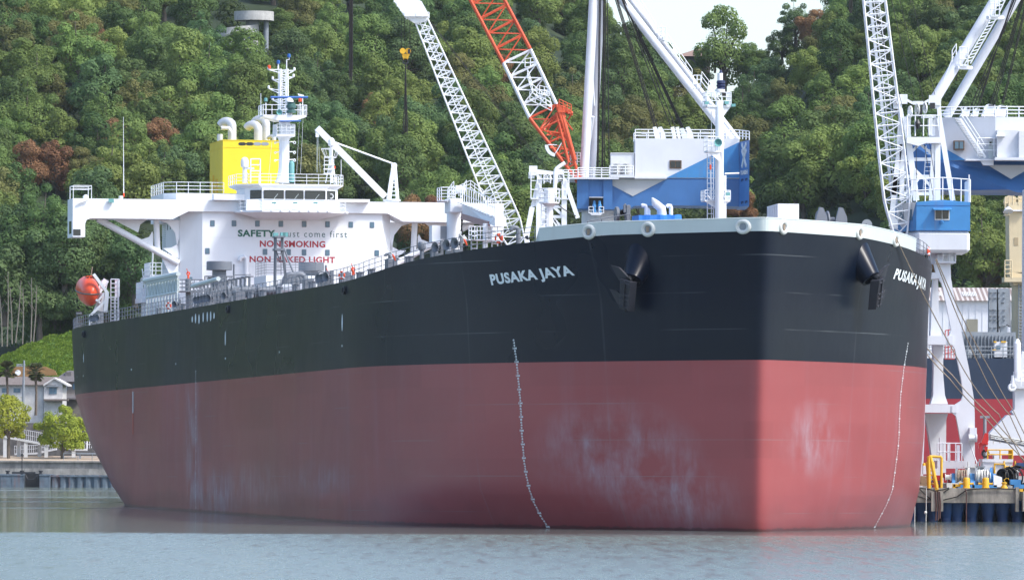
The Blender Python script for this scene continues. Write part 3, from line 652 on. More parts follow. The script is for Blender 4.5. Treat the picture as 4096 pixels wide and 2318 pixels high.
# domes and small gear on the wheelhouse roof
Gw = lambda a, b, l=211.: SL(800+a*.4808, 200+b*.4808, l)
mb = MB(); q = Gw(372, 955); mb.lathe(q, [(.2, -.3), (.4, -.2), (.41, .35), (.33, .6), (.2, .74), (.02, .78)], 16); mb.tube(q, Gw(370, 1105), .22); mb.tube(Gw(380, 985), Gw(450, 985), .1); mb.tube(Gw(372, 990), Gw(400, 1040), .05); L(mb, 'satellite_dome', M['white'], parent=wh, smooth=True)
mb = MB(); q = Gw(1093, 785); mb.lathe(q, [(.2, -.2), (.33, -.1), (.34, .35), (.27, .55), (.15, .66), (.02, .68)], 16); mb.tube(q, Gw(1095, 1105), .16); L(mb, 'satellite_dome', M['white'], parent=wh, smooth=True)
mb = MB(); t0 = Gw(1085, 820); 
for r_, b in ((.95, 822), (.55, 895)): mb.torus(Gw(1087, b), r_, .03, (0, 0, 1), n=18, m=4)
for i in range(8):
    t = i*math.pi/4; a_ = Gw(1087, 822)+Vector((math.cos(t)*.95, math.sin(t)*.95, 0)); b_ = Gw(1087, 895)+Vector((math.cos(t)*.55, math.sin(t)*.55, 0)); mb.tube(a_, b_, .025, n=4)
for z in (955, 990, 1028): mb.box(Gw(1032, z)+Vector((0, -.6, -.03)), Gw(1112, z)+Vector((0, .6, .03)))
mb.rail([Gw(1034, 1028, 210.4), Gw(1112, 1028, 210.4)], 1.7, .5, .03, bars=4); mb.tube(Gw(1045, 1105), Gw(1085, 900), .06, n=5); mb.tube(Gw(1130, 1105), Gw(1100, 900), .06, n=5)
mb.tube(Gw(1174, 1105), Gw(1174, 910), .03, n=4); L(mb, 'aerial_cage', M['white'], parent=wh)
mb = MB(); mb.rail([Gw(420, 1105, 210.5), Gw(500, 1105, 210.5)], 2.4, .9, .06, bars=4); L(mb, 'ladder_frame', M['white'], parent=wh)
mb = MB(); mb.lathe(Gw(760, 1100, 209.8), [(.3, 0), (.3, 1.9), (.15, 2.15)], 12); L(mb, 'roof_vent', M['teal'], parent=wh, smooth=True)
for a, b in ((506, 1020), (1123, 975)):
    mb = MB(); mb.box(Gw(a-5, b+12), Gw(a+5, b-10)+Vector((0, .3, 0))); L(mb, 'signal_lamp', M['orange'], parent=wh)
mb = MB(); mb.tube(SL(495, 787, 214), SL(493.5, 468, 214), .05, .02, n=5); L(mb, 'whip_antenna', M['white'], parent=nav)
mb = MB(); mb.tube(SL(495, 787, 213.9), SL(495, 772, 213.9), .08, n=6); L(mb, 'antenna_base', M['orange'], parent=nav)
# funnel
lf = 227.; fz = lambda v: F(900, v, lf).z
x0, x1 = F(891, 700, lf).x, F(1116, 700, lf).x
mb = MB(); mb.box((x0, lf, zlo), (x1, lf+9, fz(561)))
mb.box((x0-.05, lf-.05, fz(561)), (x1+.05, lf+9.05, fz(558.5))); mb.box((x0-.04, lf-.04, fz(590)), (x1+.04, lf+9.04, fz(587)))
fun = L(mb, 'funnel', M['yellow'])
for i in range(5): pass
for a in (351, 414, 477, 541):
    q = SL(800+a*.4808, 200+781*.4808, lf); mb = MB(); n = 16
    mb.prism([(q.x+(.28*math.cos(t)+(.12 if math.cos(t) > 0 else -.12)), lf-.03, q.z+.17*math.sin(t)) for t in [2*math.pi*i/n for i in range(n)]], (0, .02, 0)); L(mb, 'funnel_opening', M['black'] if a < 450 else M['stgrey'], parent=fun)
def elbow(a, top, bot, w_, out, lq, name='exhaust_pipe', hook=1):
    xq = SL(800+a*.4808, 200+top*.4808, lq); zb2 = SL(xq.x, 0, lq).z; zt2 = SL(800+a*.4808, 200+(top+w_*.55)*.4808, lq).z; r_ = w_*.4808/38.5/2
    mb = MB(); pts = [(xq.x, lq, fz(558)-.1), (xq.x, lq, zt2-r_*.6)]
    for i in range(7): t = math.pi*i/6*.9; pts.append((xq.x-hook*(1-math.cos(t))*r_*1.15, lq+.6*(1-math.cos(t)), zt2-r_*.2+math.sin(t)*r_*1.1))
    mb.path(pts, r_, n=14); return L(mb, name, M['silver'], parent=fun, smooth=True)
elbow(268, 585, 745, 72, 1, lf+4); elbow(548, 568, 745, 72, 1, lf+6); elbow(484, 612, 745, 70, 1, lf+3); elbow(618, 715, 745, 32, 1, lf+3)
mb = MB(); q = SL(800+255*.4808, 200+650*.4808, lf+2); mb.path([(q.x-1., lf+2, q.z), (q.x-.2, lf+2, q.z), (q.x+.1, lf+2, q.z-.5), (q.x+.1, lf+2, fz(558))], .22, n=10); mb.tube((q.x-.9, lf+3.4, fz(558)), (q.x-.9, lf+3.4, fz(530)), .3); L(mb, 'exhaust_pipe', M['silver'], parent=fun, smooth=True)
mb = MB(); mb.box((x0-.06, lf+3.5, z2), (x0, lf+4.5, z2+2.1)); mb.ladder((x0-.15, lf+5.5, z2), (x0-.15, lf+5.5, z2+2.6), .5, (0, 1, 0)); L(mb, 'funnel_door', M['yellow2'], parent=fun)
# provisions crane behind the house
lc_ = 219.; K = lambda u, v, dy=0: SL(u, v, lc_)+Vector((0, dy, 0))
mb = MB(); mb.lathe((K(1567, 800).x, lc_, zlo), [(.75, 0), (.75, K(1567, 806).z-zlo), (.9, K(1567, 804).z-zlo), (.9, K(1567, 797).z-zlo)], 18)
pc = L(mb, 'provision_crane', M['white'], smooth=True)
mb = MB()
for dy in (-.5, .5): mb.prism([K(1549, 797, dy), K(1562, 797, dy), K(1577, 668, dy), K(1570, 662, dy)], (0, .12, 0)); mb.tube(K(1590, 797, dy), K(1579, 662, dy), .1, n=6)
for i in range(8): t = i/8; mb.tube(K(1562+(1577-1562)*t, 797-130*t), K(1589-(1589-1578)*t, 797-130*t), .05, n=4)
mb.lathe(K(1576, 662), [(.3, -.2), (.3, .1)], 10, (0, 1, 0)); L(mb, 'crane_tower', M['white'], parent=pc)
mb = MB(); a, b = K(1540, 786), K(1268, 512)
mb.beam(a, b, .6, .55, up=(0, 1, 0)); 
for i in range(22): t = i/22; q = a.lerp(b, t); mb.beam(q+Vector((-.1, -.3, -.32)), q+Vector((.1, -.3, -.38)), .06, .08)
jb = L(mb, 'crane_jib', M['white'], parent=pc)
mb = MB(); mb.tube(K(1330, 566), K(1576, 656), .09, n=6); L(mb, 'jib_stay', M['white'], parent=pc)
mb = MB()
for du in (0, 4, 14): mb.tube(K(1268+du*.3, 520), K(1267+du, 690), .018, n=3, caps=False)
L(mb, 'hoist_wire', M['ltgrey'], parent=pc)
mb = MB(); mb.box(K(1263, 548, -.2), K(1275, 520, .2)); L(mb, 'jib_hook', M['white'], parent=pc)
# ------------------------------------------------------------------ deck gear of the tanker
ZD = 18.82
def dpt(u, l): q = SL(u, 1000, l); return Vector((q.x, l, ZD))
# open rail along both deck edges
def edge(l, side, e=-.12): z = zdk(l); return Vector((side*(hb(l, z)+e), l, z))
for side, l0 in ((-1, 16.8), (1, 21.5)):
    mb = MB(); ls = list(np.arange(l0, 60, 1.6))+list(np.arange(60, 249.6, 1.9)); mb.rail([edge(l, side) for l in ls], 1.1, 5, .024, bars=3); L(mb, 'deck_railing', M['greyship'])
# roller fairlead sets: big grey bell mouths on the rail line
def bell(l, side, s=1., z0=.3):
    s *= .56
    p = edge(l, side, -.1)+Vector((0, 0, z0)); mb = MB(); d = Vector((side*.8, -.55, 0)).normalized()
    mb.lathe(p+Vector((0, 0, .55*s))-d*.25, [(.2*s, -.1), (.24*s, .2), (.36*s, .38), (.62*s, .52), (.6*s, .56), (.3*s, .4), (.2*s, .1)], 18, d)
    mb.beam(p+Vector((0, -.4*s, -z0+.1)), p+Vector((0, .4*s, -z0+.1)), .5, .22); mb.beam(p+Vector((-side*.3, 0, -.3)), p+Vector((-side*.3, 0, 1.4*s)), .2, .3)
    o = L(mb, 'mooring_fairlead', M['greyship'], smooth=True); return o
def lfor(u, side=-1, z=19.): lo, hi = 20., 248.; 
def l_at(u, side=-1):
    lo, hi = 20., 248.
    for _ in range(40):
        m = (lo+hi)/2
        if proj(edge(m, side))[0] > u: lo = m
        else: hi = m
    return lo
for u, s in ((1752, 1.1), (1797, 1.15), (1830, 1.2), (1284, 1.05), (1298, 1.05), (1313, 1.1), (792, 1.), (804, 1.), (817, 1.), (830, 1.), (842, 1.), (905, .9), (375, 1.), (386, 1.), (397, 1.), (707, .9)):
    bell(l_at(u), -1, s)
for u in (1325, 906, 1180, 1508): # grey steel boxes by the rail
    mb = MB(); l = l_at(u); p = edge(l, -1, -1.2); mb.box(p+Vector((-.4, -.6, 0)), p+Vector((.4, .6, 1.)))
    L(mb, 'deck_locker', M['greyship'], bevel=.05)
def goose(u, x, h_, r_, mat='greyship', name='goose_neck_vent', d=-1, side=-1):
    l = l_at(u); p = edge(l, side, -x); p = Vector((p.x, p.y, zdk(l))); mb = MB(); pts = [p, p+Vector((0, 0, h_-r_*1.6))]
    for i in range(1, 7): t = math.pi*i/6*.95; pts.append(p+Vector((d*r_*1.7*(1-math.cos(t)), 0, h_-r_*1.6+math.sin(t)*r_*1.7)))
    mb.path(pts, r_, n=12); mb.lathe(p, [(r_*1.5, 0), (r_*1.5, .12)], 12); return L(mb, name, M[mat], smooth=True)
def capvent(u, x, h_, r_):
    l = l_at(u); p = edge(l, -1, -x); p.z = zdk(l); mb = MB(); mb.lathe(p, [(r_*.55, 0), (r_*.5, h_*.55), (r_*.75, h_*.6), (r_, h_*.68), (r_, h_*.93), (r_*.8, h_)], 14); L(mb, 'mushroom_vent', M['greyship'], smooth=True)
capvent(1641, 1., 1.5, .3); goose(2176, 1.4, 1.35, .17); goose(1515, 1., 1.3, .12); goose(1536, .9, .9, .1, d=1); capvent(1513, 1., 1.45, .14); capvent(2030, 1.4, 1.3, .17); 
mb = MB(); q = SL(2137, 965, 48); mb.box(q+Vector((-.35, -.4, -1.0)), q+Vector((.35, .4, .0))); L(mb, 'deck_locker', M['greyship'], bevel=.15)
# bollard pairs and small posts along the starboard side
for u in (600, 690, 760, 960, 1010, 1075, 1140, 1205, 1240, 1395, 1440, 1590, 1690):
    l = l_at(u); p = edge(l, -1, -1.); p.z = zdk(l); mb = MB(); mb.box(p+Vector((-.4, -1.1, 0)), p+Vector((.4, 1.1, .12)))
    for dy in (-.65, .65): mb.lathe(p+Vector((0, dy, .1)), [(.18, 0), (.18, .5), (.24, .53), (.24, .6)], 12)
    L(mb, 'mooring_bitts', M['greyship'], smooth=True)
# longitudinal pipes, walkway and cross-over manifold amidships
mb = MB()
for x, z, r_ in ((-8.5, 1.0, .28), (-7.7, 1.0, .28), (-6.8, 1.1, .35), (-5.8, 1.1, .35), (-10.5, .7, .15), (-11.2, .7, .12)):
    mb.tube((x, 62, ZD+z), (x, 206, ZD+z), r_, n=8)
L(mb, 'cargo_pipeline', M['greyship'], smooth=True)
for i, l in enumerate((140, 137.5, 135, 132.5, 130, 127.5, 125)):
    mb = MB(); r_ = .32; mb.tube((-19.2, l, ZD+1.5), (-5, l, ZD+1.5), r_, n=12)
    for x in (-19.2, -18.3, -16.9, -15.2): mb.lathe((x, l, ZD+1.5), [(r_*1.55, 0), (r_*1.55, .12)], 14, (1, 0, 0))
    mb.tube((-17.6, l, ZD+1.5), (-17.6, l, ZD+2.7), .12, n=6); mb.torus((-17.6, l, ZD+2.7), .35, .05, (0, 0, 1), n=14, m=5)
    mb.box((-19.3, l-.08, ZD), (-18.9, l+.08, ZD+1.5)); L(mb, 'manifold_pipe', M['greyship'], smooth=True)
mb = MB(); mb.box((-20, 122, ZD+.25), (-16, 143, ZD+.45))
for l in range(122, 144, 2): mb.box((-20.3, l-.1, ZD), (-20.1, l+.1, ZD+1.9))
mb.rail([(-20.2, 122, ZD+1.9), (-20.2, 143, ZD+1.9)], .5, 2.1, .04, bars=2); L(mb, 'manifold_drip_tray', M['greyship'])
for k in range(3):
    mb = MB(); mb.lathe((-14.5+k*1.0, 116+k*2.4, ZD+1.3), [(.1, -1.8), (.5, -1.6), (.52, 1.6), (.1, 1.8)], 20, (.85, -.5, 0)); L(mb, 'deck_tank', M['silver'], smooth=True)
# columns topped with wide drums
for (uc, vt, vm, uw, cw, lq) in ((877, 1047, 1080, 51, 28, 158.), (1245, 1051, 1083, 51, 28, 150.)):
    q = SL(uc, vt, lq); qm = SL(uc, vm, lq); s = FPX/(485.6+lq*.981); r1 = uw/s; r0 = cw/s
    mb = MB(); mb.lathe((q.x, lq, ZD), [(r0, 0), (r0, qm.z-ZD), (r1, qm.z-ZD), (r1, q.z-ZD), (r1*.96, q.z-ZD+.05)], 28); col = L(mb, 'drum_column', M['greyship'], smooth=True)
    zpf = SL(uc, 1152 if uc < 1000 else 1135, lq).z; n = 14; rp_ = r1*1.15
    mb = MB(); mb.lathe((q.x, lq, zpf-.1), [(r0, -.25), (rp_, 0), (rp_, .1)], 20); ringp = [(q.x+rp_*math.cos(2*math.pi*i/n), lq+rp_*math.sin(2*math.pi*i/n), zpf) for i in range(n)]; mb.rail(ringp, 1.1, 9, .028, closed=True, bars=2)
    mb.tube((q.x+r1*1.12, lq-.3, ZD), (q.x+r1*1.12, lq-.3, q.z-.2), .1, n=6); mb.tube((q.x+r1*1.1, lq-.3, q.z-1.2), (q.x+r1*1.1+1.6, lq-.3, q.z-1.15), .04, n=4)
    L(mb, 'column_platform', M['greyship'], parent=col)
# floodlight tower
lt = 128.; T = lambda a, b, dy=0: SL(800+a*.2747, 840+b*.2747, lt)+Vector((0, dy, 0))
mb = MB()
for dy in (-.35, .35):
    mb.path([T(1095, 380, dy), T(1100, 560, dy), Vector((T(1085, 940).x, lt+dy, ZD))], .09, n=6); mb.path([T(1200, 380, dy), T(1200, 560, dy), Vector((T(1300, 940).x, lt+dy, ZD))], .07, n=6)
mb.box(T(1075, 590)+Vector((0, -.8, 0)), T(1215, 560)+Vector((0, .8, 0))); mb.box(T(1070, 400)+Vector((0, -.8, 0)), T(1222, 380)+Vector((0, .8, 0)))
mb.ladder(T(1140, 940), T(1140, 390), .5); mb.tube(T(1225, 560), Vector((T(1330, 900).x, lt-.9, T(1330, 900).z)), .08, n=6); mb.tube(T(1100, 735), T(1245, 735), .06, n=4); mb.tube(T(1100, 560), T(1160, 735), .05, n=4)
tw = L(mb, 'floodlight_tower', M['greyship'])
for a, b in ((1100, 350), (1205, 345), (1240, 345)):
    mb = MB(); q = T(a, b+10); mb.box(q+Vector((-.22, -.2, -.2)), q+Vector((.22, .2, .18))); L(mb, 'floodlight', M['teal'], parent=tw)
# white pump house with a rail, pipes on its roof
lp_ = 146.; Q = lambda u, v: SL(u, v, lp_)
a, b = Q(1064, 1100), Q(1262, 1100); mb = MB(); mb.box((a.x, lp_, ZD), (b.x, lp_+7, a.z)); ph = L(mb, 'pump_house', M['white'])
mb = MB(); mb.rail([(a.x, lp_+6, a.z), (a.x, lp_, a.z), (b.x, lp_, a.z)], 1.45, .9, .018, bars=6); L(mb, 'railing', M['greyship'], parent=ph)
mb = MB(); zt_ = a.z
for k, (u, r_) in enumerate(((1160, .26), (1176, .26), (1192, .3))):
    q = Q(u, 1100); pts = [(q.x-.6, lp_-.6, ZD+.6)]+[(q.x-.6+.6*(1-math.cos(t)), lp_-.6, zt_-.6+math.sin(t)*.7) for t in [math.pi*i/8 for i in range(9)]]+[(q.x+.6, lp_-.6, ZD+.5)]; mb.path(pts, r_, n=12)
L(mb, 'large_pipe_bend', M['greyship'], smooth=True)
mb = MB(); pts = [(F(957, 1040).x, LF-.3, F(957, 1042).z), (F(962, 1040).x, LF-.35, F(962, 1030).z), (F(975, 1040).x, LF-.35, F(975, 1026).z), (F(984, 1040).x, LF-.35, F(984, 1034).z), (F(984, 1040).x, LF-.35, ZD)]
mb.path(pts, .22, n=10); L(mb, 'standpipe', M['white'], smooth=True)
# fire monitors with red heads
for u, lq, s in ((753, 192., 1.), (1312, 96, .9), (1412, 84, .9)):
    q = SL(u, 1100, lq); zb3 = SL(u, {753: 1140, 1312: 1095, 1412: 1060}[u], lq).z
    mb = MB()
    if u == 753:
        z1 = SL(u, 1163, lq).z; mb.tube((q.x, lq, ZD), (q.x, lq, z1+1.2), .25, n=8); mb.box((q.x-1.35, lq-1.2, z1-.12), (q.x+1.35, lq+1.2, z1)); mb.rail([(q.x-1.3, lq-1.1, z1), (q.x+1.3, lq-1.1, z1), (q.x+1.3, lq+1.1, z1), (q.x-1.3, lq+1.1, z1)], 1.1, .8, .028, closed=True)
        z0 = z1+1.2
    else: z0 = zdk(lq)+1.6; mb.tube((q.x, lq, zdk(lq)), (q.x, lq, z0), .15, n=8)
    fmn = L(mb, 'monitor_stand', M['greyship'])
    mb = MB(); mb.tube((q.x, lq, z0), (q.x, lq, z0+.35), .1, n=8); mb.torus((q.x, lq, z0+.5), .14, .06, (0, 1, 0), n=14, m=6); mb.tube((q.x, lq, z0+.5), (q.x-.2*s, lq-.3, z0+.95), .04, n=6); L(mb, 'fire_monitor', M['orange'], parent=fmn, smooth=True)
# accommodation ladder stowed at the rail, with its grey truss frame
la_, lb2 = l_at(705), l_at(583)
mb = MB(); A_ = [edge(la_, -1, -.2), edge(lb2, -1, -.2)]; z0, z1 = ZD+1.7, ZD+3.0
for z in (z0, z1): mb.tube((A_[0].x, la_, z), (A_[1].x, lb2, z), .11, n=6)
n = 10
for i in range(n+1): l = la_+(lb2-la_)*i/n; x = A_[0].x+(A_[1].x-A_[0].x)*i/n; mb.tube((x, l, z0), (x, l, z1), .05, n=4); mb.tube((x, l, ZD), (x, l, z0), .06, n=4)
for i in range(n): l = la_+(lb2-la_)*i/n; l2 = la_+(lb2-la_)*(i+1)/n; mb.tube((A_[0].x, l, z0), (A_[0].x, l2, z1), .05, n=4)
mb.box((A_[0].x+.1, la_, z0+.05), (A_[0].x+.2, lb2, z1-.1)); mb.tube((A_[0].x-.05, la_-1, z1+.3), (A_[0].x-.05, lb2+1, z1+.3), .22, n=8); L(mb, 'accommodation_ladder', M['ltgrey'])
l1_, l2_ = l_at(865), l_at(762); mb = MB(); mb.tube(edge(l1_, -1, -.3)+Vector((0, 0, 2.2)), edge(l2_, -1, -.3)+Vector((0, 0, 2.0)), .2, n=8); L(mb, 'stowed_boom', M['ltgrey'])
# side platforms and ladders behind the house
for (ua, ub, vf, lq) in ((567, 640, 1190, 236.), (600, 646, 1097, 232.)):
    a, b = SL(ua, vf, lq), SL(ub, vf, lq); mb = MB(); mb.box((a.x, lq, a.z-.5), (b.x, lq+5, a.z)); mb.rail([(a.x, lq+4, a.z), (a.x, lq, a.z), (b.x, lq, a.z)], 1.6 if vf > 1150 else 1.2, .55, .045, bars=3)
    if vf < 1150: mb.tube((a.x, lq, ZD), (a.x+.3, lq, a.z+2.6), .09, n=6); mb.ladder((a.x+.9, lq, ZD+3), (a.x+.6, lq, a.z), .6, (1, 0, 0), .05)
    else: mb.box((a.x+.3, lq+.5, ZD), (a.x+.7, lq+1, a.z)); mb.ladder((b.x-.7, lq-.1, ZD), (b.x-1.6, lq-.1, a.z+3), .6, (1, 0, 0), .05)
    L(mb, 'side_platform', M['white'])
a = SL(640, 1140, 226.); mb = MB(); mb.box((a.x, 226, ZD), (8, 240, a.z)); mb.rail([(a.x, 240, a.z), (a.x, 226, a.z)], 1.1, 1.2, .03); L(mb, 'aft_deckhouse', M['white'])
mb = MB(); mb.rail([SL(672, 1176, 206.), SL(812, 1172, 206.)], 1.2, 1.3, .03); L(mb, 'railing', M['white'])
# hose handling crane amidships
lh = 121.; H = lambda u, v, l=lh: SL(u, v, l)
q = H(1815, 900); r_ = 28.5/(FPX/604.5)
mb = MB(); mb.lathe((q.x, lh, ZD), [(r_*1.05, 0), (r_*1.05, H(1815, 978).z-ZD-.1), (r_*1.22, H(1815, 978).z-ZD), (r_, H(1815, 976).z-ZD+.1), (r_, H(1815, 852).z-ZD)], 24)
hc = L(mb, 'hose_crane', M['white'], smooth=True)
mb = MB(); a = H(1788, 852); b = H(1842, 795); mb.box((a.x, lh-1.3, a.z), (b.x, lh+1.2, b.z)); mb.box((H(1755, 800).x, lh-1, H(1755, 807).z), (b.x, lh+1, H(1755, 801).z)); L(mb, 'crane_head', M['white'], parent=hc, bevel=.08)
mb = MB(); mb.rail([H(1757, 801)+Vector((0, 1, 0)), H(1757, 801)+Vector((0, -1, 0)), H(1812, 801)+Vector((0, -1, 0))], 1.1, .8, .035, bars=4); mb.rail([H(1790, 808, lh-1.3), H(1815, 775, lh-1.3)], 1.1, .35, .03); mb.rail([H(1842, 806, lh-1.3), H(1866, 770, lh-1.3)], 1.1, .35, .03); mb.rail([H(1812, 795, lh+1), H(1882, 762, lh+1), H(1932, 800, lh+1)], .9, .5, .03); mb.tube(H(1822, 757, lh), H(1860, 757, lh), .35, n=10); L(mb, 'railing', M['white'], parent=hc)
mb = MB(); P_ = [H(1848, 812, 119), H(1980, 868, 104.5), H(1980, 905, 104.5), H(1955, 895, 106), H(1848, 862, 119)]
mb.prism(P_, Vector((1.0, .1, 0))); mb.tube(P_[0], P_[1], .1, n=6); j_ = L(mb, 'crane_jib', M['white'], parent=hc)
mb = MB()
for i in range(15): t = i/14; p = P_[0].lerp(P_[1], t); mb.tube(p, p+Vector((0, 0, 1.5)), .04, n=4)
mb.tube(P_[0]+Vector((0, 0, 1.5)), P_[1]+Vector((0, 0, 1.5)), .04, n=4); mb.tube(P_[0]+Vector((0, 0, .8)), P_[1]+Vector((0, 0, .8)), .03, n=4)
for i in range(12): t = i/12; p = P_[0].lerp(P_[1], t); mb.box(p+Vector((-.3, -.2, .0)), p+Vector((.5, .5, .08)))
L(mb, 'jib_stairway', M['white'], parent=hc)
mb = MB(); mb.beam(H(1850, 865, 119), H(1955, 897, 106), .25, .5); L(mb, 'jib_underside', paint('dull_pink_primer', (.4, .26, .24), .6, .1), parent=hc)
mb = MB(); a, b = H(1723, 964), H(1786, 902); mb.box((a.x, lh-.6, a.z-.0), (a.x+.75, lh+.8, b.z)); mb.box((a.x, lh-.8, a.z-.15), (b.x+.3, lh+.8, a.z)); mb.box((a.x+1.7, lh-.2, a.z), (a.x+1.9, lh, b.z)); mb.rail([(a.x+.5, lh-.8, a.z-.9), (b.x, lh-.8, a.z-.9)], .8, .4, .03); L(mb, 'control_cabinet', M['white'], parent=hc)
mb = MB(); mb.box((a.x+.8, lh, a.z+.2), (a.x+1.6, lh+.5, b.z-.05)); mb.lathe((a.x+1.9, lh-.2, a.z+.5), [(.35, 0), (.35, .8)], 10, (1, 0, 0)); L(mb, 'hydraulic_unit', M['stgrey'], parent=hc)
mb = MB(); mb.path([H(1855, 835, 119.5), H(1849, 850, 120), H(1850, 880, 119.6), H(1845, 905, 119.8), H(1850, 930, 119.8), H(1842, 955, 119.8)], .06, n=5); mb.path([H(1851, 838, 119.5), H(1844, 870, 120), H(1848, 900, 119.6), H(1843, 925, 119.8)], .05, n=5); L(mb, 'hydraulic_hose', M['wire'], parent=hc)
mb = MB(); mb.path([H(1848, 945, 119), H(1856, 955, 119), H(1848, 970, 119)], [.25, .3, .2], n=8); L(mb, 'hanging_tackle', M['ltgreyd'], parent=hc)
mb = MB(); q = H(1941, 900, 106.); mb.tube((q.x, 106, ZD), (q.x, 106, H(1941, 893, 106.).z), 10/(FPX/589.6), n=16); mb.box((q.x-.5, 105.5, ZD), (q.x+.5, 106.5, ZD+1.2))
mb.ladder((q.x+.9, 106.3, ZD), (q.x+.9, 106.3, H(1941, 905, 106.).z), .5, (1, 0, 0), .04); mb.ladder((q.x-.9, 106.3, ZD+1.5), (q.x-.9, 106.3, H(1941, 910, 106.).z), .5, (1, 0, 0), .04)
mb.box((q.x-1.5, 105.6, H(1941, 958, 106.).z-.08), (q.x+1.5, 107, H(1941, 958, 106.).z)); mb.rail([(q.x-1.5, 105.6, H(1941, 958, 106.).z), (q.x+1.5, 105.6, H(1941, 958, 106.).z)], 1.1, .5, .035); L(mb, 'jib_rest', M['white'], smooth=True)
# store crane post on the foredeck
lq = 78.; S_ = lambda u, v, dy=0: SL(u, v, lq)+Vector((0, dy, 0)); q = S_(2197, 900); zd0 = ZD; sc = 1/(FPX/562.)
mb = MB(); mb.lathe((q.x, lq, zd0), [(15.5*sc, 0), (15.5*sc, S_(0, 792).z-zd0-.2), (28*sc, S_(0, 790).z-zd0), (40*sc, S_(0, 789).z-zd0), (40*sc, S_(0, 783).z-zd0), (21*sc, S_(0, 783).z-zd0), (22*sc, S_(0, 733).z-zd0), (19*sc, S_(0, 729).z-zd0)], 20)
sp_ = L(mb, 'store_crane_post', M['white'], smooth=True)
mb = MB(); mb.path([S_(2220, 782), S_(2220, 690), S_(2226, 674), S_(2240, 664), S_(2260, 651)], .16, n=8); L(mb, 'crane_arm', M['white'], parent=sp_, smooth=True)
n = 10; zr3 = S_(0, 783).z; mb = MB(); mb.rail([(q.x+42*sc*math.cos(2*math.pi*i/n), lq+42*sc*math.sin(2*math.pi*i/n), zr3) for i in range(n)], 1.1, 9, .03, closed=True); mb.ladder((q.x-24*sc, lq-.3, zd0), (q.x-24*sc, lq-.3, zr3), .45, (1, 0, 0), .035); mb.tube(S_(2166, 770), S_(2152, 733), .04, n=4); mb.tube(S_(2178, 780), S_(2156, 733), .04, n=4)
L(mb, 'post_platform', M['white'], parent=sp_)
# foremast
lm2 = 15.7; E_ = lambda u, v, dy=0: SL(u, v, lm2)+Vector((0, dy, 0)); q = E_(2877, 800); s2 = 1/(FPX/501.)
zf_ = zdk(15)-.1; mb = MB(); mb.lathe((q.x, lm2, zf_), [(17.5*s2, 0), (17*s2, E_(0, 560).z-zf_), (19*s2, E_(0, 536).z-zf_), (19*s2, E_(0, 532).z-zf_), (17*s2, E_(0, 530).z-zf_), (16.5*s2, E_(0, 366).z-zf_), (12*s2, E_(0, 360).z-zf_)], 24)
fm = L(mb, 'foremast', M['white'], smooth=True)
mb = MB(); qq = E_(2880, 340); mb.lathe((qq.x+.06, lm2, qq.z-.3), [(.3, -.1), (.32, .05), (.26, .12), (.32, .2), (.32, .3), (.26, .36), (.32, .42), (.3, .6), (.14, .66), (.14, 1.15), (.06, 1.4)], 14); L(mb, 'mast_head_light', M['txtnavy'], parent=fm, smooth=True)
mb = MB(); qq = E_(2878, 356); mb.lathe((qq.x+.04, lm2, qq.z-.25), [(.36, 0), (.36, .22), (.2, .26), (.2, 1.4)], 14); L(mb, 'light_base', M['white'], parent=fm, smooth=True)
def plat(ua, ub, vf, vtop, dy0, dy1, brk=10):
    a, b = E_(ua, vf), E_(ub, vf); mb = MB(); mb.box((a.x, lm2+dy0, a.z-.12), (b.x, lm2+dy1, a.z)); h_ = E_(ua, vtop).z-a.z
    mb.rail([(a.x, lm2+dy1, a.z), (a.x, lm2+dy0, a.z), (b.x, lm2+dy0, a.z), (b.x, lm2+dy1, a.z)], h_, .35, .028, bars=3)
    m_ = q.x; mb.prism([(a.x, lm2+dy0+.1, a.z-.1), (m_, lm2+dy0+.1, a.z-.1), (m_, lm2+dy0+.1, E_(0, vf+brk).z)], (0, .06, 0)); mb.prism([(b.x, lm2+dy0+.1, a.z-.1), (m_, lm2+dy0+.1, a.z-.1), (m_, lm2+dy0+.1, E_(0, vf+brk).z)], (0, .06, 0))
    return L(mb, 'mast_platform', M['white'], parent=fm)
plat(2826, 2922, 421, 369, -.2, 1.2, 22); plat(2820, 2868, 604, 550, -.9, .3, 14); plat(2823, 2925, 798, 760, .3, 1.6, 8)
horn(E_(2856.5, 574, -1.1), .3, fm)
for u, v in ((2823, 413), (2930, 422), (2903, 412), (2908, 776)):
    mb = MB(); qv = E_(u, v, -.3); mb.box(qv+Vector((-.14, -.1, -.1)), qv+Vector((.14, .15, .1))); L(mb, 'floodlight', M['teal'], parent=fm)
mb = MB(); mb.ladder(E_(2850, 873, .7), E_(2850, 610, .7), .45, (1, 0, 0), .03); mb.path([E_(2898, 695, -.1), E_(2955, 693, -.1)], .07, n=6); mb.tube(E_(2903, 873, .5), E_(2903, 700, .5), .16, n=8); mb.tube(E_(2848, 800, .2), E_(2843, 625, .2), .05, n=5); mb.tube(E_(2848, 800, .2), E_(2833, 780, .2), .05, n=5)
L(mb, 'mast_fittings', M['white'], parent=fm)
mb = MB(); mb.tube(E_(2849, 873, .3), E_(2849, 430, .3), .02, n=3, caps=False); L(mb, 'signal_halyard', M['white'], parent=fm)
mb = MB(); mb.box(E_(2840, 672)+Vector((0, 0, -.1)), E_(2846, 664)+Vector((0, .2, .1))); L(mb, 'signal_lamp', M['orange'], parent=fm)
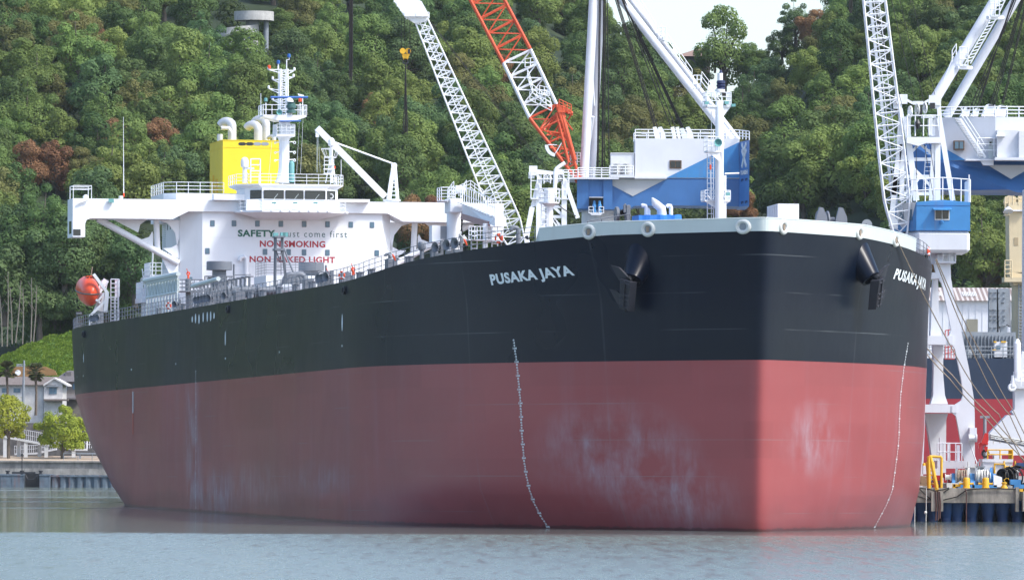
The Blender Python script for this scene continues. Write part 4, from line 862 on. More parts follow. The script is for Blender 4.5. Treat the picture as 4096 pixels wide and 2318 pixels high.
# forecastle machinery
def fl(u, v, l): return SL(u, v, l)
mb = MB(); a, b = fl(3111, 873, 13.), fl(3196, 815, 13.); c_ = fl(3068, 820, 18.5); mb.prism([(a.x, 13, zf_), (b.x, 13, zf_), (b.x, 18.5, zf_), (c_.x, 18.5, zf_)], (0, 0, b.z-zf_)); bx_ = L(mb, 'forecastle_locker', M['white'])
mb = MB()
for k in range(5): t = (k+.5)/5; x = c_.x+(a.x-c_.x)*t-.04; mb.box((x, 18.5-5.5*t-.05, zf_), (x+.05, 18.5-5.5*t+.05, b.z-.1))
L(mb, 'locker_rib', M['white2'], parent=bx_)
def windlass(u0, l, flip=1, up=0):
    zz = zdk(l)+up; p = fl(u0, 900, l); x0 = p.x; mb = MB()
    for dx in (0, flip*1.5):
        mb.prism([(x0+dx-.55, l, zz), (x0+dx+.55, l, zz), (x0+dx+.45, l, zz+1.3), (x0+dx+.15, l, zz+1.95), (x0+dx-.12, l, zz+2.0), (x0+dx-.36, l, zz+1.2)], (0, .3, 0))
    mb.lathe((x0-.1, l+.9, zz+1.0), [(.75, 0), (.75, .1), (.35, .12), (.35, .7), (.75, .72), (.75, .82), (.3, .84), (.3, 1.3)], 20, (flip, 0, 0))
    mb.box((x0-.7, l-.2, zz), (x0+flip*2.1, l+1.6, zz+.4)); w_ = L(mb, 'windlass', M['greyship'], smooth=True)
    return w_
w1 = windlass(2470, 33.); w2 = windlass(3285, 19., up=1.)
mb = MB(); P_ = [fl(2485, 862, 31), fl(2492, 838, 31), fl(2502, 850, 31), fl(2508, 880, 31)]
for k in range(3):
    for a, b in zip(P_, P_[1:]):
        m_ = a.lerp(b, .5)+Vector((k*.1, 0, 0)); mb.torus(m_, .16, .06, (0, 1, 0) if k % 2 else (.7, .7, 0), n=10, m=5)
for k in range(7): mb.torus(P_[2].lerp(P_[3], k/6)+Vector((.05*(k % 2), 0, 0)), .15, .06, (0, 1, 0) if k % 2 else (1, .2, 0), n=10, m=5)
L(mb, 'anchor_chain', M['black'], parent=w1)
mb = MB(); p = fl(2490, 880, 31); a, b = fl(2503, 880, 30.5), fl(2520, 820, 30.5); mb.box((a.x, 30.3, zdk(30)), (b.x, 31, b.z)); a, b = fl(2465, 880, 31.), fl(2478, 835, 31.); mb.lathe((a.x, 31.4, (a.z+b.z)/2), [(.6, 0), (.6, .25)], 18, (1, 0, 0)); mb.path([fl(2498, 850, 30.2), fl(2497, 822, 30.2), fl(2503, 815, 30.2)], .1, n=6); L(mb, 'brake_frame', M['greyship'], parent=w1, bevel=.04)
# rope drums
def ropedrum(u, l, r_, wd, full=.8, mat='rope', z=None):
    p = fl(u, 900, l); zz = zdk(l)+r_+.1 if z is None else z; mb = MB()
    mb.lathe((p.x, l, zz), [(r_, 0), (r_, .07), (.3, .08), (.3, wd-.08), (r_, wd-.07), (r_, wd)], 24, (1, 0, 0)); mb.box((p.x-.2, l-.5, zz-r_-.2), (p.x+wd+.2, l+.6, zz-r_+.35)); d = L(mb, 'rope_winch', M['greyship'], smooth=True)
    mb = MB()
    k = 9
    for i in range(k): mb.torus((p.x+.12+(wd-.24)*(i+.5)/k, l, zz), r_*full, (wd-.24)/k*.55, (1, 0, 0), n=24, m=6)
    L(mb, 'rope_coil', M[mat], parent=d, smooth=True)
ropedrum(2292, 36, .62, .8, .9, z=zdk(36)+1.25); ropedrum(2565, 24, .4, .6, .8, 'ltgreyd', z=zdk(24)+.95); ropedrum(2240, 44, .5, .5, .3, 'greyship')
for (u, l, h_, w_) in ((2338, 34, 1.75, .35), (2375, 34, 1.2, .6), (2410, 33, 1.25, .8), (2436, 33, 1.1, .5), (2356, 32, 1., .4), (2720, 14, .9, .6), (2738, 14, 1., .5), (3225, 9, .8, .9), (3420, 24, 1.1, 1.4)):
    p = fl(u, 900, l); z = zdk(l); mb = MB(); mb.box((p.x-w_/2, l-.4, z), (p.x+w_/2, l+.4, z+h_*.75)); mb.lathe((p.x, l, z+h_*.75), [(w_*.35, 0), (w_*.35, h_*.2), (w_*.2, h_*.28)], 12); L(mb, 'deck_machinery', M['greyship'], bevel=.06, smooth=False)
mb = MB(); mb.rail([SL(2350, 960, 30), SL(2520, 930, 30)], 1.4, 1.1, .03); L(mb, 'railing', M['greyship'])
# blue tarpaulin over the forecastle hatch, four white vent pipes rising through it
lv = 21.; mb = MB(); a, b = fl(2542, 885, lv), fl(2712, 857, lv); z0 = zdk(lv)-.05; n = 13
rows = []
for dy, zz, ex in ((-1.6, z0, .25), (-1.5, z0+.6, .1), (-1.2, 0, 0), (1.2, 0, 0), (1.5, z0+.6, .1), (1.6, z0, .25)):
    rw = []
    for i in range(n):
        t = i/(n-1); x = a.x-ex+(b.x-a.x+2*ex)*t; top = fl(2542, 862+math.sin(i*2.1)*1.2-t*3, lv).z; rw.append((x, lv+dy+math.sin(i*1.7)*.06, zz if zz else top))
    rows.append(rw)
mb.add([p for r_ in rows for p in r_], [(j*n+i, j*n+i+1, (j+1)*n+i+1, (j+1)*n+i) for j in range(5) for i in range(n-1)]+[tuple(j*n for j in range(6))[::-1], tuple(j*n+n-1 for j in range(6))])
tp = L(mb, 'tarpaulin_cover', M['blue3'], smooth=False)
def wp(pts, r_): mb = MB(); mb.path([fl(u, v, lv-.3) for u, v in pts], r_, n=12); return L(mb, 'white_vent_pipe', M['white'], smooth=True)
wp([(2566, 823), (2572, 821), (2582, 823), (2585, 832), (2585, 870)], .15); wp([(2590, 835), (2595, 843), (2595, 870)], .14); wp([(2622, 822), (2632, 823), (2635, 832), (2635, 870)], .14); wp([(2667, 827), (2672, 822), (2682, 823), (2684, 832), (2684, 860)], .15)
mb = MB(); mb.path([fl(2608, 790, lv-.6), fl(2620, 812, lv-.6), fl(2646, 835, lv-.6), fl(2650, 865, lv-.6)], [.05, .3, .34, .32], n=14); L(mb, 'white_vent_pipe', M['white'], smooth=True)
mb = MB(); q = fl(3468, 893, 16); mb.lathe((q.x, 16, q.z-.1), [(.4, 0), (.4, .06)], 16, (0, 1, 0)); mb.tube((q.x, 16, zdk(16)), (q.x, 16, q.z), .05); L(mb, 'round_deck_sign', M['stgrey'])
# ------------------------------------------------------------------ things carried by the tanker
def at(p): return SHIP_M @ Vector(p)
def buoy(u, v, side, lab, l=None, s=.38):
    l = l or l_at(u, side); p = edge(l, side, .06); p.z = zdk(l)+.55; w_ = at(p); s *= .68; mb = MB()
    n_ = SHIP_M.to_3x3() @ Vector((side, -.9 if side < 0 else -.5, 0)).normalized(); mb.torus(w_, s, .07, n_, n=22, m=8); mb.cur = 1
    for k in range(4): t = math.pi*(k+.5)/2; ax = Vector((0, 0, 1)).cross(n_).normalized(); mb.torus(w_+ax*math.cos(t)*s+Vector((0, 0, math.sin(t)*s)), .05, .075, (ax*math.sin(t)*-1+Vector((0, 0, math.cos(t)))), n=8, m=5)
    base = w_-Vector((0, 0, s)); return solo(mb, 'lifebuoy', [M['orange'], M['white2']], lab, 'lifebuoy', base, 'lifebuoys hung on the ship railing', smooth=True)
buoy(2026, 980, -1, 'orange ring lifebuoy on the railing nearest the bow name', s=.46); buoy(1376, 1115, -1, 'orange lifebuoy on the rail just forward of the three grey bell mouths amidships')
buoy(682, 1232, -1, 'orange lifebuoy under the stowed accommodation ladder near the stern'); buoy(3697, 1002, 1, 'orange lifebuoy on the short rail at the right shoulder of the bow', l=26.)
def lifesig(u, lab):                                  # man-overboard light pole: red bag and sloping white pole
    l = l_at(u); p = edge(l, -1, .0); p.z = zdk(l)+.75; w_ = at(p); mb = MB(); mb.cur = 0; mb.tube(w_+Vector((-.5, 0, .6)), w_+Vector((.0, 0, .0)), .025, n=5); mb.cur = 1; mb.path([w_+Vector((-.12, -.05, .12)), w_+Vector((0, -.05, -.08)), w_+Vector((.12, -.05, -.35))], [.05, .09, .05], n=8)
    return solo(mb, 'lifebuoy_light', [M['ltgreyd'], M['orange']], lab, 'buoy light', w_-Vector((0, 0, .6)), 'red and white rescue poles on the railing', smooth=True)
lifesig(1418, 'red bagged rescue pole leaning on the rail left of centre'); lifesig(1582, 'faded rescue pole on the rail below the right end of the white bridge front'); lifesig(1868, 'red and white rescue pole right of the three large grey bell mouths'); lifesig(2068, 'red and white rescue pole beside the forward ring lifebuoy')
# free-fall lifeboat on its launching frame at the stern
lb = 243.; B_ = lambda a, b, dy=0: SL(260+a*.4808, 640+b*.4808, lb)+Vector((0, dy, 0))
mb = MB(); q = B_(196, 1090); secs = []
for dy, wd, hu, hd in ((-3.0, .2, .25, .3), (-2.6, .75, .7, .85), (-1.8, 1.08, 1.1, 1.2), (-.5, 1.2, 1.3, 1.32), (1.6, 1.22, 1.3, 1.25), (3.2, 1.1, 1.1, 1.0), (3.8, .6, .5, .5)):
    secs.append((dy, wd*.88, hu*1.14, hd*1.16))
rg = []
for dy, wd, hu, hd in secs:
    cz = q.z+.0+dy*.1; rg.append([(q.x+wd*math.cos(2*math.pi*k/20)*(1 if math.sin(2*math.pi*k/20) > -.2 else .93), lb+dy, cz+(hu if math.sin(2*math.pi*k/20) > 0 else hd)*(math.sin(2*math.pi*k/20))) for k in range(20)])
mb.add([p for r_ in rg for p in r_], [(j*20+i, j*20+(i+1) % 20, (j+1)*20+(i+1) % 20, (j+1)*20+i) for j in range(len(rg)-1) for i in range(20)]+[tuple(range(20))[::-1], tuple(range((len(rg)-1)*20, len(rg)*20))])
mb.v = [tuple(at(p)) for p in mb.v]; base = at((q.x, lb, q.z-1.4))
lbt = thing('lifeboat', 'orange enclosed free fall lifeboat on its white frame at the stern', 'lifeboat', base)
mb.build('hull', M['orange'], lbt, smooth=True)
mb = MB(); cz = q.z-.1
for dy, wd in ((-3.6, .3), (-2.2, 1.98), (-.5, 2.2), (3.8, 2.)): pass
pts = [at((q.x+s_*wd, lb+dy, q.z-.1+dy*.1)) for s_ in (-1,) for dy, wd in ((3.2, .99), (1.6, 1.1), (-.5, 1.08), (-1.8, .97), (-2.6, .68), (-3.05, .18))]; pts += [at((q.x+wd, lb+dy, q.z-.1+dy*.1)) for dy, wd in ((-3.05, .18), (-2.6, .68), (-1.8, .97), (-.5, 1.08), (1.6, 1.1), (3.2, .99))]
mb.path(pts, .06, n=5); mb.build('rubbing_strake', M['txtdark'], lbt)
mb = MB(); mb.box((q.x-.3, lb-.6, q.z+1.1), (q.x+.3, lb+.5, q.z+1.6)); mb.v = [tuple(at(p)) for p in mb.v]; mb.build('conning_hatch', M['orange'], lbt)
mb = MB(); mb.box((q.x-.26, lb-.65, q.z+1.25), (q.x-.04, lb-.6, q.z+1.5)); mb.box((q.x+.04, lb-.65, q.z+1.25), (q.x+.26, lb-.6, q.z+1.5)); mb.v = [tuple(at(p)) for p in mb.v]; mb.build('hatch_window', M['glass'], lbt)
mb = MB(); mb.tube(at(B_(225, 975, 1)), at(B_(238, 885, 1)), .05, n=5); mb.build('boat_aerial', M['rope'], lbt)
mb = MB()
for dy, x in ((-2.8, 0),):
    mb.beam(B_(208, 955, dy), B_(318, 1105, dy), .3, .5, up=(0, 1, 0)); mb.beam(B_(318, 1100, dy), B_(305, 1270, dy), .4, .55, up=(0, 1, 0)); mb.beam(B_(318, 1160, dy), B_(180, 1300, dy), .25, .4, up=(0, 1, 0)); mb.beam(B_(184, 1295, dy), Vector((B_(184, 1295).x, lb+dy, 18.9)), .3, .4, up=(0, 1, 0))
    mb.beam(B_(240, 1185, dy), B_(295, 1110, dy), .18, .3, up=(0, 1, 0)); mb.beam(B_(228, 1165, dy), B_(262, 1190, dy), .2, .3, up=(0, 1, 0))
mb.beam(B_(300, 1100, 3), B_(375, 990, 3), .5, .6); mb.prism([B_(255, 1250, -1), B_(330, 1270, -1), B_(340, 1100, -1), B_(318, 1100, -1)], (0, 3, 0))
mb.prism([B_(180, 1300, -2.8), B_(240, 1320, -2.8), B_(240, 1300, -2.8)], (0, .3, 0))
fr_ = L(mb, 'lifeboat_frame', M['white'])
mb = MB(); a_, b_ = B_(370, 1135), B_(440, 1135); mb.box((a_.x, lb-1, a_.z-.12), (b_.x, lb+2, a_.z)); mb.rail([(a_.x, lb-1, a_.z), (b_.x, lb-1, a_.z), (b_.x, lb+2, a_.z)], 1.8, .7, .05, bars=4); mb.tube((b_.x-.1, lb-1, 18.9), (b_.x-.1, lb-1, B_(440, 1000).z), .1, n=6); mb.tube(B_(405, 1140, -1), (B_(405, 1140).x, lb-1, 18.9), .12, n=6); mb.ladder((a_.x+.4, lb-1.1, 18.9), (a_.x+.4, lb-1.1, a_.z), .8, (1, 0, 0), .05); mb.ladder(B_(300, 1100, -1), B_(322, 1000, -1), .6, (1, 0, 0), .05)
L(mb, 'boarding_platform', M['white'], parent=fr_)
mb = MB(); p = SL(308, 1290, 249.); mb.tube((p.x, 249, 18.85), (p.x, 249, SL(308, 1248, 249).z), .06, n=5); mb.box((p.x-.1, 248.8, SL(308, 1256, 249).z), (p.x+.5, 249.2, SL(308, 1248, 249).z)); L(mb, 'stern_light_post', M['greyship'])
# ================================================================== WATER, GROUND
m, t, bs = nodes('harbour_water'); bs.inputs['Base Color'].default_value = (.15, .185, .165, 1); bs.inputs['Roughness'].default_value = .09; bs.inputs['IOR'].default_value = 1.33  # pale base colour stands in for sky reflected off the ripples
geo = N(t, 'ShaderNodeNewGeometry'); sx = N(t, 'ShaderNodeSeparateXYZ'); t.links.new(geo.outputs['Position'], sx.inputs[0])
def gn(scale, det, sc): 
    mp = N(t, 'ShaderNodeMapping'); mp.inputs['Scale'].default_value = sc; t.links.new(geo.outputs['Position'], mp.inputs[0]); n = N(t, 'ShaderNodeTexNoise', Scale=scale, Detail=det, Roughness=.6); t.links.new(mp.outputs[0], n.inputs['Vector']); return n.outputs['Fac']
edge_n = gn(.012, 3, (1, 1, 1)); yy = mth(t, 'ADD', sx.outputs['Y'], mth(t, 'MULTIPLY', mth(t, 'SUBTRACT', edge_n, .5), 26))
yy = mth(t, 'ADD', yy, mth(t, 'MULTIPLY', sx.outputs['X'], -.12))
nmix = gn(.3, 4, (.25, 1, 1)); yy2 = mth(t, 'ADD', yy, mth(t, 'MULTIPLY', mth(t, 'SUBTRACT', nmix, .5), 14)); near = ramp(t, yy2, 470, 458)                      # cat's paws: wind ruffled water in front of the ship, slick behind
bandn = gn(.05, 3, (.09, 1, 1)); band = mth(t, 'MULTIPLY', ramp(t, bandn, .56, .64), ramp(t, yy, 600, 680))
ruff = mth(t, 'MAXIMUM', near, band)
dash = gn(.9, 4, (1.2, .09, 1)); ruff = mth(t, 'MULTIPLY', ruff, ramp(t, dash, .35, .62, .3, 1.))
h1 = gn(1.1, 4, (.6, 1, 1)); h2 = gn(3.5, 3, (.7, 1, 1)); h3 = gn(.2, 3, (.35, 1, 1))
hh = mth(t, 'ADD', mth(t, 'MULTIPLY', h1, .6), mth(t, 'ADD', mth(t, 'MULTIPLY', h2, .25), mth(t, 'MULTIPLY', h3, .4)))
b = N(t, 'ShaderNodeBump'); b.inputs['Strength'].default_value = 1; t.links.new(mth(t, 'ADD', .05, mth(t, 'MULTIPLY', ruff, .38)), b.inputs['Distance']); t.links.new(hh, b.inputs['Height']); t.links.new(b.outputs[0], bs.inputs['Normal'])
t.links.new(ramp(t, ruff, 0, 1, .07, .3), bs.inputs['Roughness'])
mb = MB(); mb.add([(-1300, -250, 0), (1300, -250, 0), (1300, 1000, 0), (-1300, 1000, 0)], [(0, 1, 2, 3)]); tag(mb.build('water', m), kind='structure')
# hill
SKY = [(-600, -900), (0, -760), (600, -620), (1200, -520), (1700, -430), (2100, -300), (2350, -160), (2450, -60), (2540, 60), (2620, 190), (2700, 265), (2850, 290), (2990, 270), (3060, 215), (3130, 130), (3210, 10), (3330, -150), (3600, -330), (4096, -480), (4700, -600)]
def ridge_el(u): return (YH-float(np.interp(u, [a for a, _ in SKY], [b for _, b in SKY])))/FPX
def shore(u): return 1.
def hillz(X, Y):
    u = 2048+FPX*X/max(Y, 1); Yr = 1560.; Yb = 985. if u < 1200 else 985+min(1, (u-1200)/1200)*-70
    zr = ridge_el(u)*Yr+CH-9
    s = min(1, max(0, (Y-Yb)/(Yr-Yb))); z = 4.5+(zr-4.5)*(s**.93)
    z += 5*math.sin(X*.021+Y*.011)*math.sin(Y*.017+1)*math.sin(math.pi*s)+3*math.sin(X*.05+2)*math.sin(Y*.03+X*.02)*math.sin(math.pi*s)
    if Y > Yr: z = zr-(Y-Yr)*.12
    if Y < Yb: z = 3.2 if Y > 919 else 3.2
    return z
m, t, bs = nodes('hill_ground'); n1 = noise(t, .05, 8, rough=.7); c = mixc(t, ramp(t, n1, .4, .66), (.014, .028, .012), (.035, .055, .02)); t.links.new(c, bs.inputs['Base Color']); bs.inputs['Roughness'].default_value = 1
HG = m
mb = MB(); nx, ny = 190, 70; Xs = np.concatenate([np.linspace(-1290, -340, 40), np.linspace(-330, 420, 150)]); Ys = np.concatenate([np.linspace(919.6, 985, 8), np.linspace(995, 1700, ny-8)])
for Y in Ys:
    for X in Xs: mb.v.append((X, Y, hillz(X, Y)))
for j in range(ny-1):
    for i in range(nx-1): a = j*nx+i; mb.f.append([a, a+1, a+nx+1, a+nx]); mb.m.append(0)
tag(mb.build('hillside', HG, smooth=True), kind='structure')
mb = MB(); mb.add([(-1300, 1705, 4), (1300, 1705, 4), (1300, 2300, 4), (-1300, 2300, 4)], [(0, 1, 2, 3)]); mb.add([(420, 921, 3), (1300, 921, 3), (1300, 1705, 3), (420, 1705, 3)], [(0, 1, 2, 3)])
tag(mb.build('far_ground', HG), kind='structure')
# ================================================================== TREES
def leafmat(name, a, b, rough=.65):
    m, t, bs = nodes(name); n1 = noise(t, .55, 3); n2 = noise(t, 2.6, 2); oi = N(t, 'ShaderNodeObjectInfo')
    f = mth(t, 'ADD', mth(t, 'MULTIPLY', ramp(t, n1, .35, .65), .6), mth(t, 'MULTIPLY', ramp(t, n2, .3, .7), .4)); c = mixc(t, f, a, b)
    hs = N(t, 'ShaderNodeHueSaturation'); t.links.new(ramp(t, oi.outputs['Random'], 0, 1, .8, 1.22), hs.inputs['Value']); t.links.new(c, hs.inputs['Color'])
    hm = mth(t, 'FRACT', mth(t, 'MULTIPLY', oi.outputs['Random'], 7.13)); t.links.new(ramp(t, hm, 0, 1, .485, .515), hs.inputs['Hue'])
    t.links.new(hs.outputs[0], bs.inputs['Base Color']); bs.inputs['Roughness'].default_value = rough
    bs.inputs['Specular IOR Level'].default_value = .2
    tr = N(t, 'ShaderNodeBsdfTranslucent'); mx = N(t, 'ShaderNodeMixShader'); mx.inputs[0].default_value = .38; t.links.new(hs.outputs[0], tr.inputs['Color']); t.links.new(bs.outputs[0], mx.inputs[1]); t.links.new(tr.outputs[0], mx.inputs[2]); t.links.new(mx.outputs[0], t.nodes['Material Output'].inputs['Surface'])
    return m
LM = {'mid': leafmat('leaves_mid_green', (.105, .165, .045), (.215, .3, .08)), 'dark': leafmat('leaves_dark_green', (.06, .11, .035), (.135, .205, .06)),
      'yel': leafmat('leaves_yellow_green', (0.13, 0.185, 0.045), (0.26, 0.33, 0.085)), 'olive': leafmat('leaves_olive', (0.115, 0.128, 0.041), (0.230, 0.230, 0.077)),
      'rust': leafmat('leaves_rust_brown', (.2, .115, .055), (.35, .2, .095)), 'blue': leafmat('leaves_bluish_green', (.07, .125, .05), (.15, .235, .085)),
      'fresh': leafmat('leaves_fresh_green', (.17, .22, .03), (.4, .43, .06))}
BARK = paint('bark', (.12, .1, .08), .9, .3, scale=3); BARKL = paint('pale_bark', (.2, .18, .15), .9, .2, scale=3)
def leaf_cloud(rng, lobes, n_per_m2, size, jitter=.22, flat=.9):
    """leaf clumps scattered over the shells of the lobes; returns verts, faces"""
    V = []; Fc = []
    tot = 0
    for (cx, cy, cz, r, sz) in lobes:
        n = int(4*math.pi*r*r*n_per_m2); d = rng.normal(size=(n, 3)); d /= np.linalg.norm(d, axis=1)[:, None]
        d = d[d[:, 2] > -.65]; n = len(d); rad = r*(1-jitter*rng.random(n)**1.5+.12*rng.normal(size=n)*.6)
        p = d*rad[:, None]*np.array([1, 1, sz])+np.array([cx, cy, cz])
        # drop what lies deep inside another lobe
        keep = np.ones(n, bool)
        for (ox, oy, oz, orr, osz) in lobes:
            if (ox, oy, oz) == (cx, cy, cz): continue
            q = (p-np.array([ox, oy, oz]))/np.array([1, 1, osz]); keep &= (np.linalg.norm(q, axis=1) > orr*.72)
        p, d = p[keep], d[keep]; n = len(p)
        nrm = d*flat+rng.normal(size=(n, 3))*.2+np.array([0, 0, .25]); nrm /= np.linalg.norm(nrm, axis=1)[:, None]
        up = rng.normal(size=(n, 3)); a = np.cross(nrm, up); a /= np.linalg.norm(a, axis=1)[:, None]; b = np.cross(nrm, a)
        s = size*(.6+.8*rng.random(n))[:, None]; e = (.5+.5*rng.random(n))[:, None]
        V.append(np.stack([p+a*s, p+b*s*e, p-a*s*.9, p-b*s*e*.8], 1).reshape(-1, 3)); Fc.append((np.arange(n)*4)[:, None]+np.arange(4)+tot); tot += n*4
    return np.concatenate(V), np.concatenate(Fc)
def np_mesh(name, V, Fc, mat):
    me = bpy.data.meshes.new(name); me.vertices.add(len(V)); me.vertices.foreach_set('co', V.astype(np.float32).ravel()); me.loops.add(Fc.size); me.loops.foreach_set('vertex_index', Fc.astype(np.int32).ravel())
    me.polygons.add(len(Fc)); me.polygons.foreach_set('loop_start', (np.arange(len(Fc))*4).astype(np.int32)); me.polygons.foreach_set('loop_total', np.full(len(Fc), 4, np.int32)); me.update(calc_edges=True); me.materials.append(mat); return me
def lobes_for(rng, R_, H_, nl, r0=.3, r1=.45, base=.35, cone=0):
    out = [(0, 0, H_*(base+.28), R_*.62, H_*.3/(R_*.62))]
    for i in range(nl):
        a = rng.random()*2*math.pi; z = rng.random(); w_ = math.sqrt(max(.05, 1-(2*abs(z-.42))**2.2))*(1-cone*z); rr = R_*(.45+.35*rng.random())*w_; r = R_*(r0+(r1-r0)*rng.random())*(1-.35*z)
        out.append((rr*math.cos(a), rr*math.sin(a), H_*(base+(1-base)*z*.86), r, .75+.25*rng.random()))
    return out
def tree_proto(seed, R_, H_, nl, dens=32., size=.15, base=.14, cone=0, th=None, **k):
    rng = np.random.default_rng(seed); lobes = lobes_for(rng, R_, H_, nl, base=base, cone=cone, **k)
    V, Fc = leaf_cloud(rng, lobes, dens, size); cm = np_mesh('crown', V, Fc, LM['mid'])
    mb = MB(); r0 = .035*H_ if th is None else th; top = H_*(base+.35); lean = rng.normal()*.3
    pts = [(0, 0, -.8), (lean*.3, .1, H_*base*.6), (lean*.6, 0, H_*base), (lean, 0, top)]; mb.path(pts, [r0*1.25, r0, r0*.8, r0*.3], n=7)
    for lo in lobes[1:min(len(lobes), 9)]:
        st = Vector((lean*.6, 0, H_*(base*.75+.12*rng.random()))); mid = st.lerp(Vector(lo[:3]), .5)+Vector((0, 0, .3)); mb.path([st, mid, Vector(lo[:3])], [r0*.5, r0*.32, r0*.1], n=5)
    tm = mb.build('trunk', BARK, smooth=True); tmesh = tm.data; bpy.data.objects.remove(tm)
    return cm, tmesh
PROT = [tree_proto(11, 4.6, 9.5, 16), tree_proto(12, 5.2, 9., 20, r0=.22, r1=.36), tree_proto(13, 4., 11, 17, base=.14, cone=.35), tree_proto(14, 5.6, 8.5, 22, r0=.2, r1=.34),
        tree_proto(15, 4.4, 10, 13, r0=.3, r1=.48), tree_proto(16, 3.6, 8.5, 12), tree_proto(17, 5., 10.5, 26, r0=.17, r1=.3)]
def plant_tree(proto, p, s, rz, mat, label, cat, group, name='forest_tree', tb=None, sz=1.):
    cm, tm = proto; e = thing(name, label, cat, p, group); e.scale = (s, s, s*sz); e.rotation_euler = (0, 0, rz)
    a = bpy.data.objects.new('crown', cm); C.objects.link(a); a.parent = e
    a.material_slots[0].link = 'OBJECT'; a.material_slots[0].material = LM[mat]
    b = bpy.data.objects.new('trunk', tm); C.objects.link(b); b.parent = e
    if tb: b.material_slots[0].link = 'OBJECT'; b.material_slots[0].material = tb
    return e
def on_hill(u, v):
    r_ = ray(u, v); Y = 1002.
    while Y < 1640:
        if hillz(r_.x*Y, Y) >= CH+r_.z*Y: return Vector((r_.x*Y, Y, hillz(r_.x*Y, Y)))
        Y += 3.
    return None
# trees one can pick out by look: (u, v of the crown's middle, kind, scale, label)
SPEC = [(640, 640, 'rust', .85, 'rust brown tree just above and left of the white ship antenna'), (230, 705, 'rust', .95, 'rust brown spreading tree above the left bridge wing end'), (110, 725, 'rust', .8, 'rust red tree at the left edge, lower of the rust ones'),
        (460, 640, 'rust', .85, 'orange brown crown between two olive crowns left of the funnel'), (660, 185, 'rust', .55, 'dark red small crown below and right of the round tower ramp'), (385, 185, 'rust', .55, 'reddish small crown high on the left slope'), (905, 330, 'rust', .42, 'narrow reddish dead tree left of the radar mast top'),
        (560, 500, 'olive', 1.05, 'olive brown large crown left above the exhaust pipes'), (330, 720, 'olive', .8, 'olive yellow crown right of the rust trees by the bridge wing'), (470, 740, 'olive', .7, 'olive crown directly above the left bridge wing'),
        (230, 425, 'olive', .9, 'brownish bare topped tree on the middle left slope'), (80, 800, 'dark', 1., 'bluish dark crown below the rust trees at the left edge'), (460, 250, 'yel', .8, 'bright yellow green pointed tree near the top left'),
        (740, 340, 'mid', 1.25, 'large rounded green crown in the middle of the left slope'), (560, 560, 'mid', .9, 'green tree beside the olive brown crown on the left slope'), (750, 500, 'mid', 1.1, 'flat topped olive green tree above the funnel'), (830, 640, 'yel', .7, 'yellow green tree right at the left side of the funnel'),
        (1470, 250, 'mid', 1.15, 'broad tree between the hanging black ropes and yellow hook'), (2440, 640, 'olive', .8, 'olive tree seen behind the black crane ropes'), (2300, 440, 'olive', .95, 'brown olive tree left of the twin white crane tubes'), (2000, 300, 'rust', .7, 'brownish tree behind the red and white crane boom'), (1490, 480, 'rust', .6, 'bare brownish tree right of the radar mast'),
        (1580, 440, 'rust', .5, 'reddish scrubby tree right of the yellow hook wires'), (2530, 500, 'olive', 1.05, 'wide brown green crown below the dark hilltop terrace'), (2640, 560, 'yel', .9, 'yellow green low crowns behind the white machinery house'), (2870, 470, 'olive', .8, 'olive rounded tree left of the foremast top'),
        (3260, 130, 'rust', .85, 'orange brown crown high on the right hill near the skyline'), (3160, 600, 'mid', 1.25, 'large yellow green dome tree right of the foremast'), (3300, 430, 'mid', 1.15, 'bright green tree on the right hill left of the lattice boom'), (3420, 190, 'yel', .6, 'pale yellow green round tree beside the right lattice boom'),
        (3350, 190, 'rust', .45, 'small purple brown tree left of the pale round one'), (3700, 250, 'mid', 1.2, 'big green crown right of the right lattice boom'), (3900, 420, 'mid', 1.2, 'sunlit green crown between the right white crane tubes'), (2960, 850, 'rust', .6, 'dry brown bush showing just above the bow bulwark'), (3740, 1130, 'rust', .6, 'brown shrub above the warehouse roof ridge'), (3960, 1140, 'rust', .55, 'reddish brown shrub left of the cream crane'), (1650, 960, 'rust', .8, 'rusty brown tree framed under the right bridge wing'), (1740, 930, 'rust', .7, 'dull brown tree right of the wing post'), (1900, 560, 'mid', 1.1, 'full green tree behind the white lattice boom')]
SPEC += [(1115, 110, 'mid', .6, 'green tree just right of the round tower ring')]
rng = np.random.default_rng(5); placed = []
def put(u, v, kind, s, label, group):
    p = None; pi = int(rng.integers(0, len(PROT))); hh = 5.2*s
    q = on_hill(u, v+24*s*4.0)
    if q is None: return False
    placed.append((u, v, s)); plant_tree(PROT[pi], q, s*1.3, rng.random()*6.28, kind, label, 'tree', group)
    return True
for u, v, k, s, lb_ in SPEC: put(u, v, k, s, lb_, None)
cnt = len(placed); row = 0
KL = {'mid': 'mid green broadleaf tree of the dense wood on the hillside', 'dark': 'dark green tree of the dense wood on the hillside', 'yel': 'yellow green tree scattered through the hillside wood', 'olive': 'olive toned tree scattered through the hillside wood', 'blue': 'bluish green tree of the dense wood on the hillside', 'rust': 'brown leaved tree scattered through the hillside wood'}
cand = []
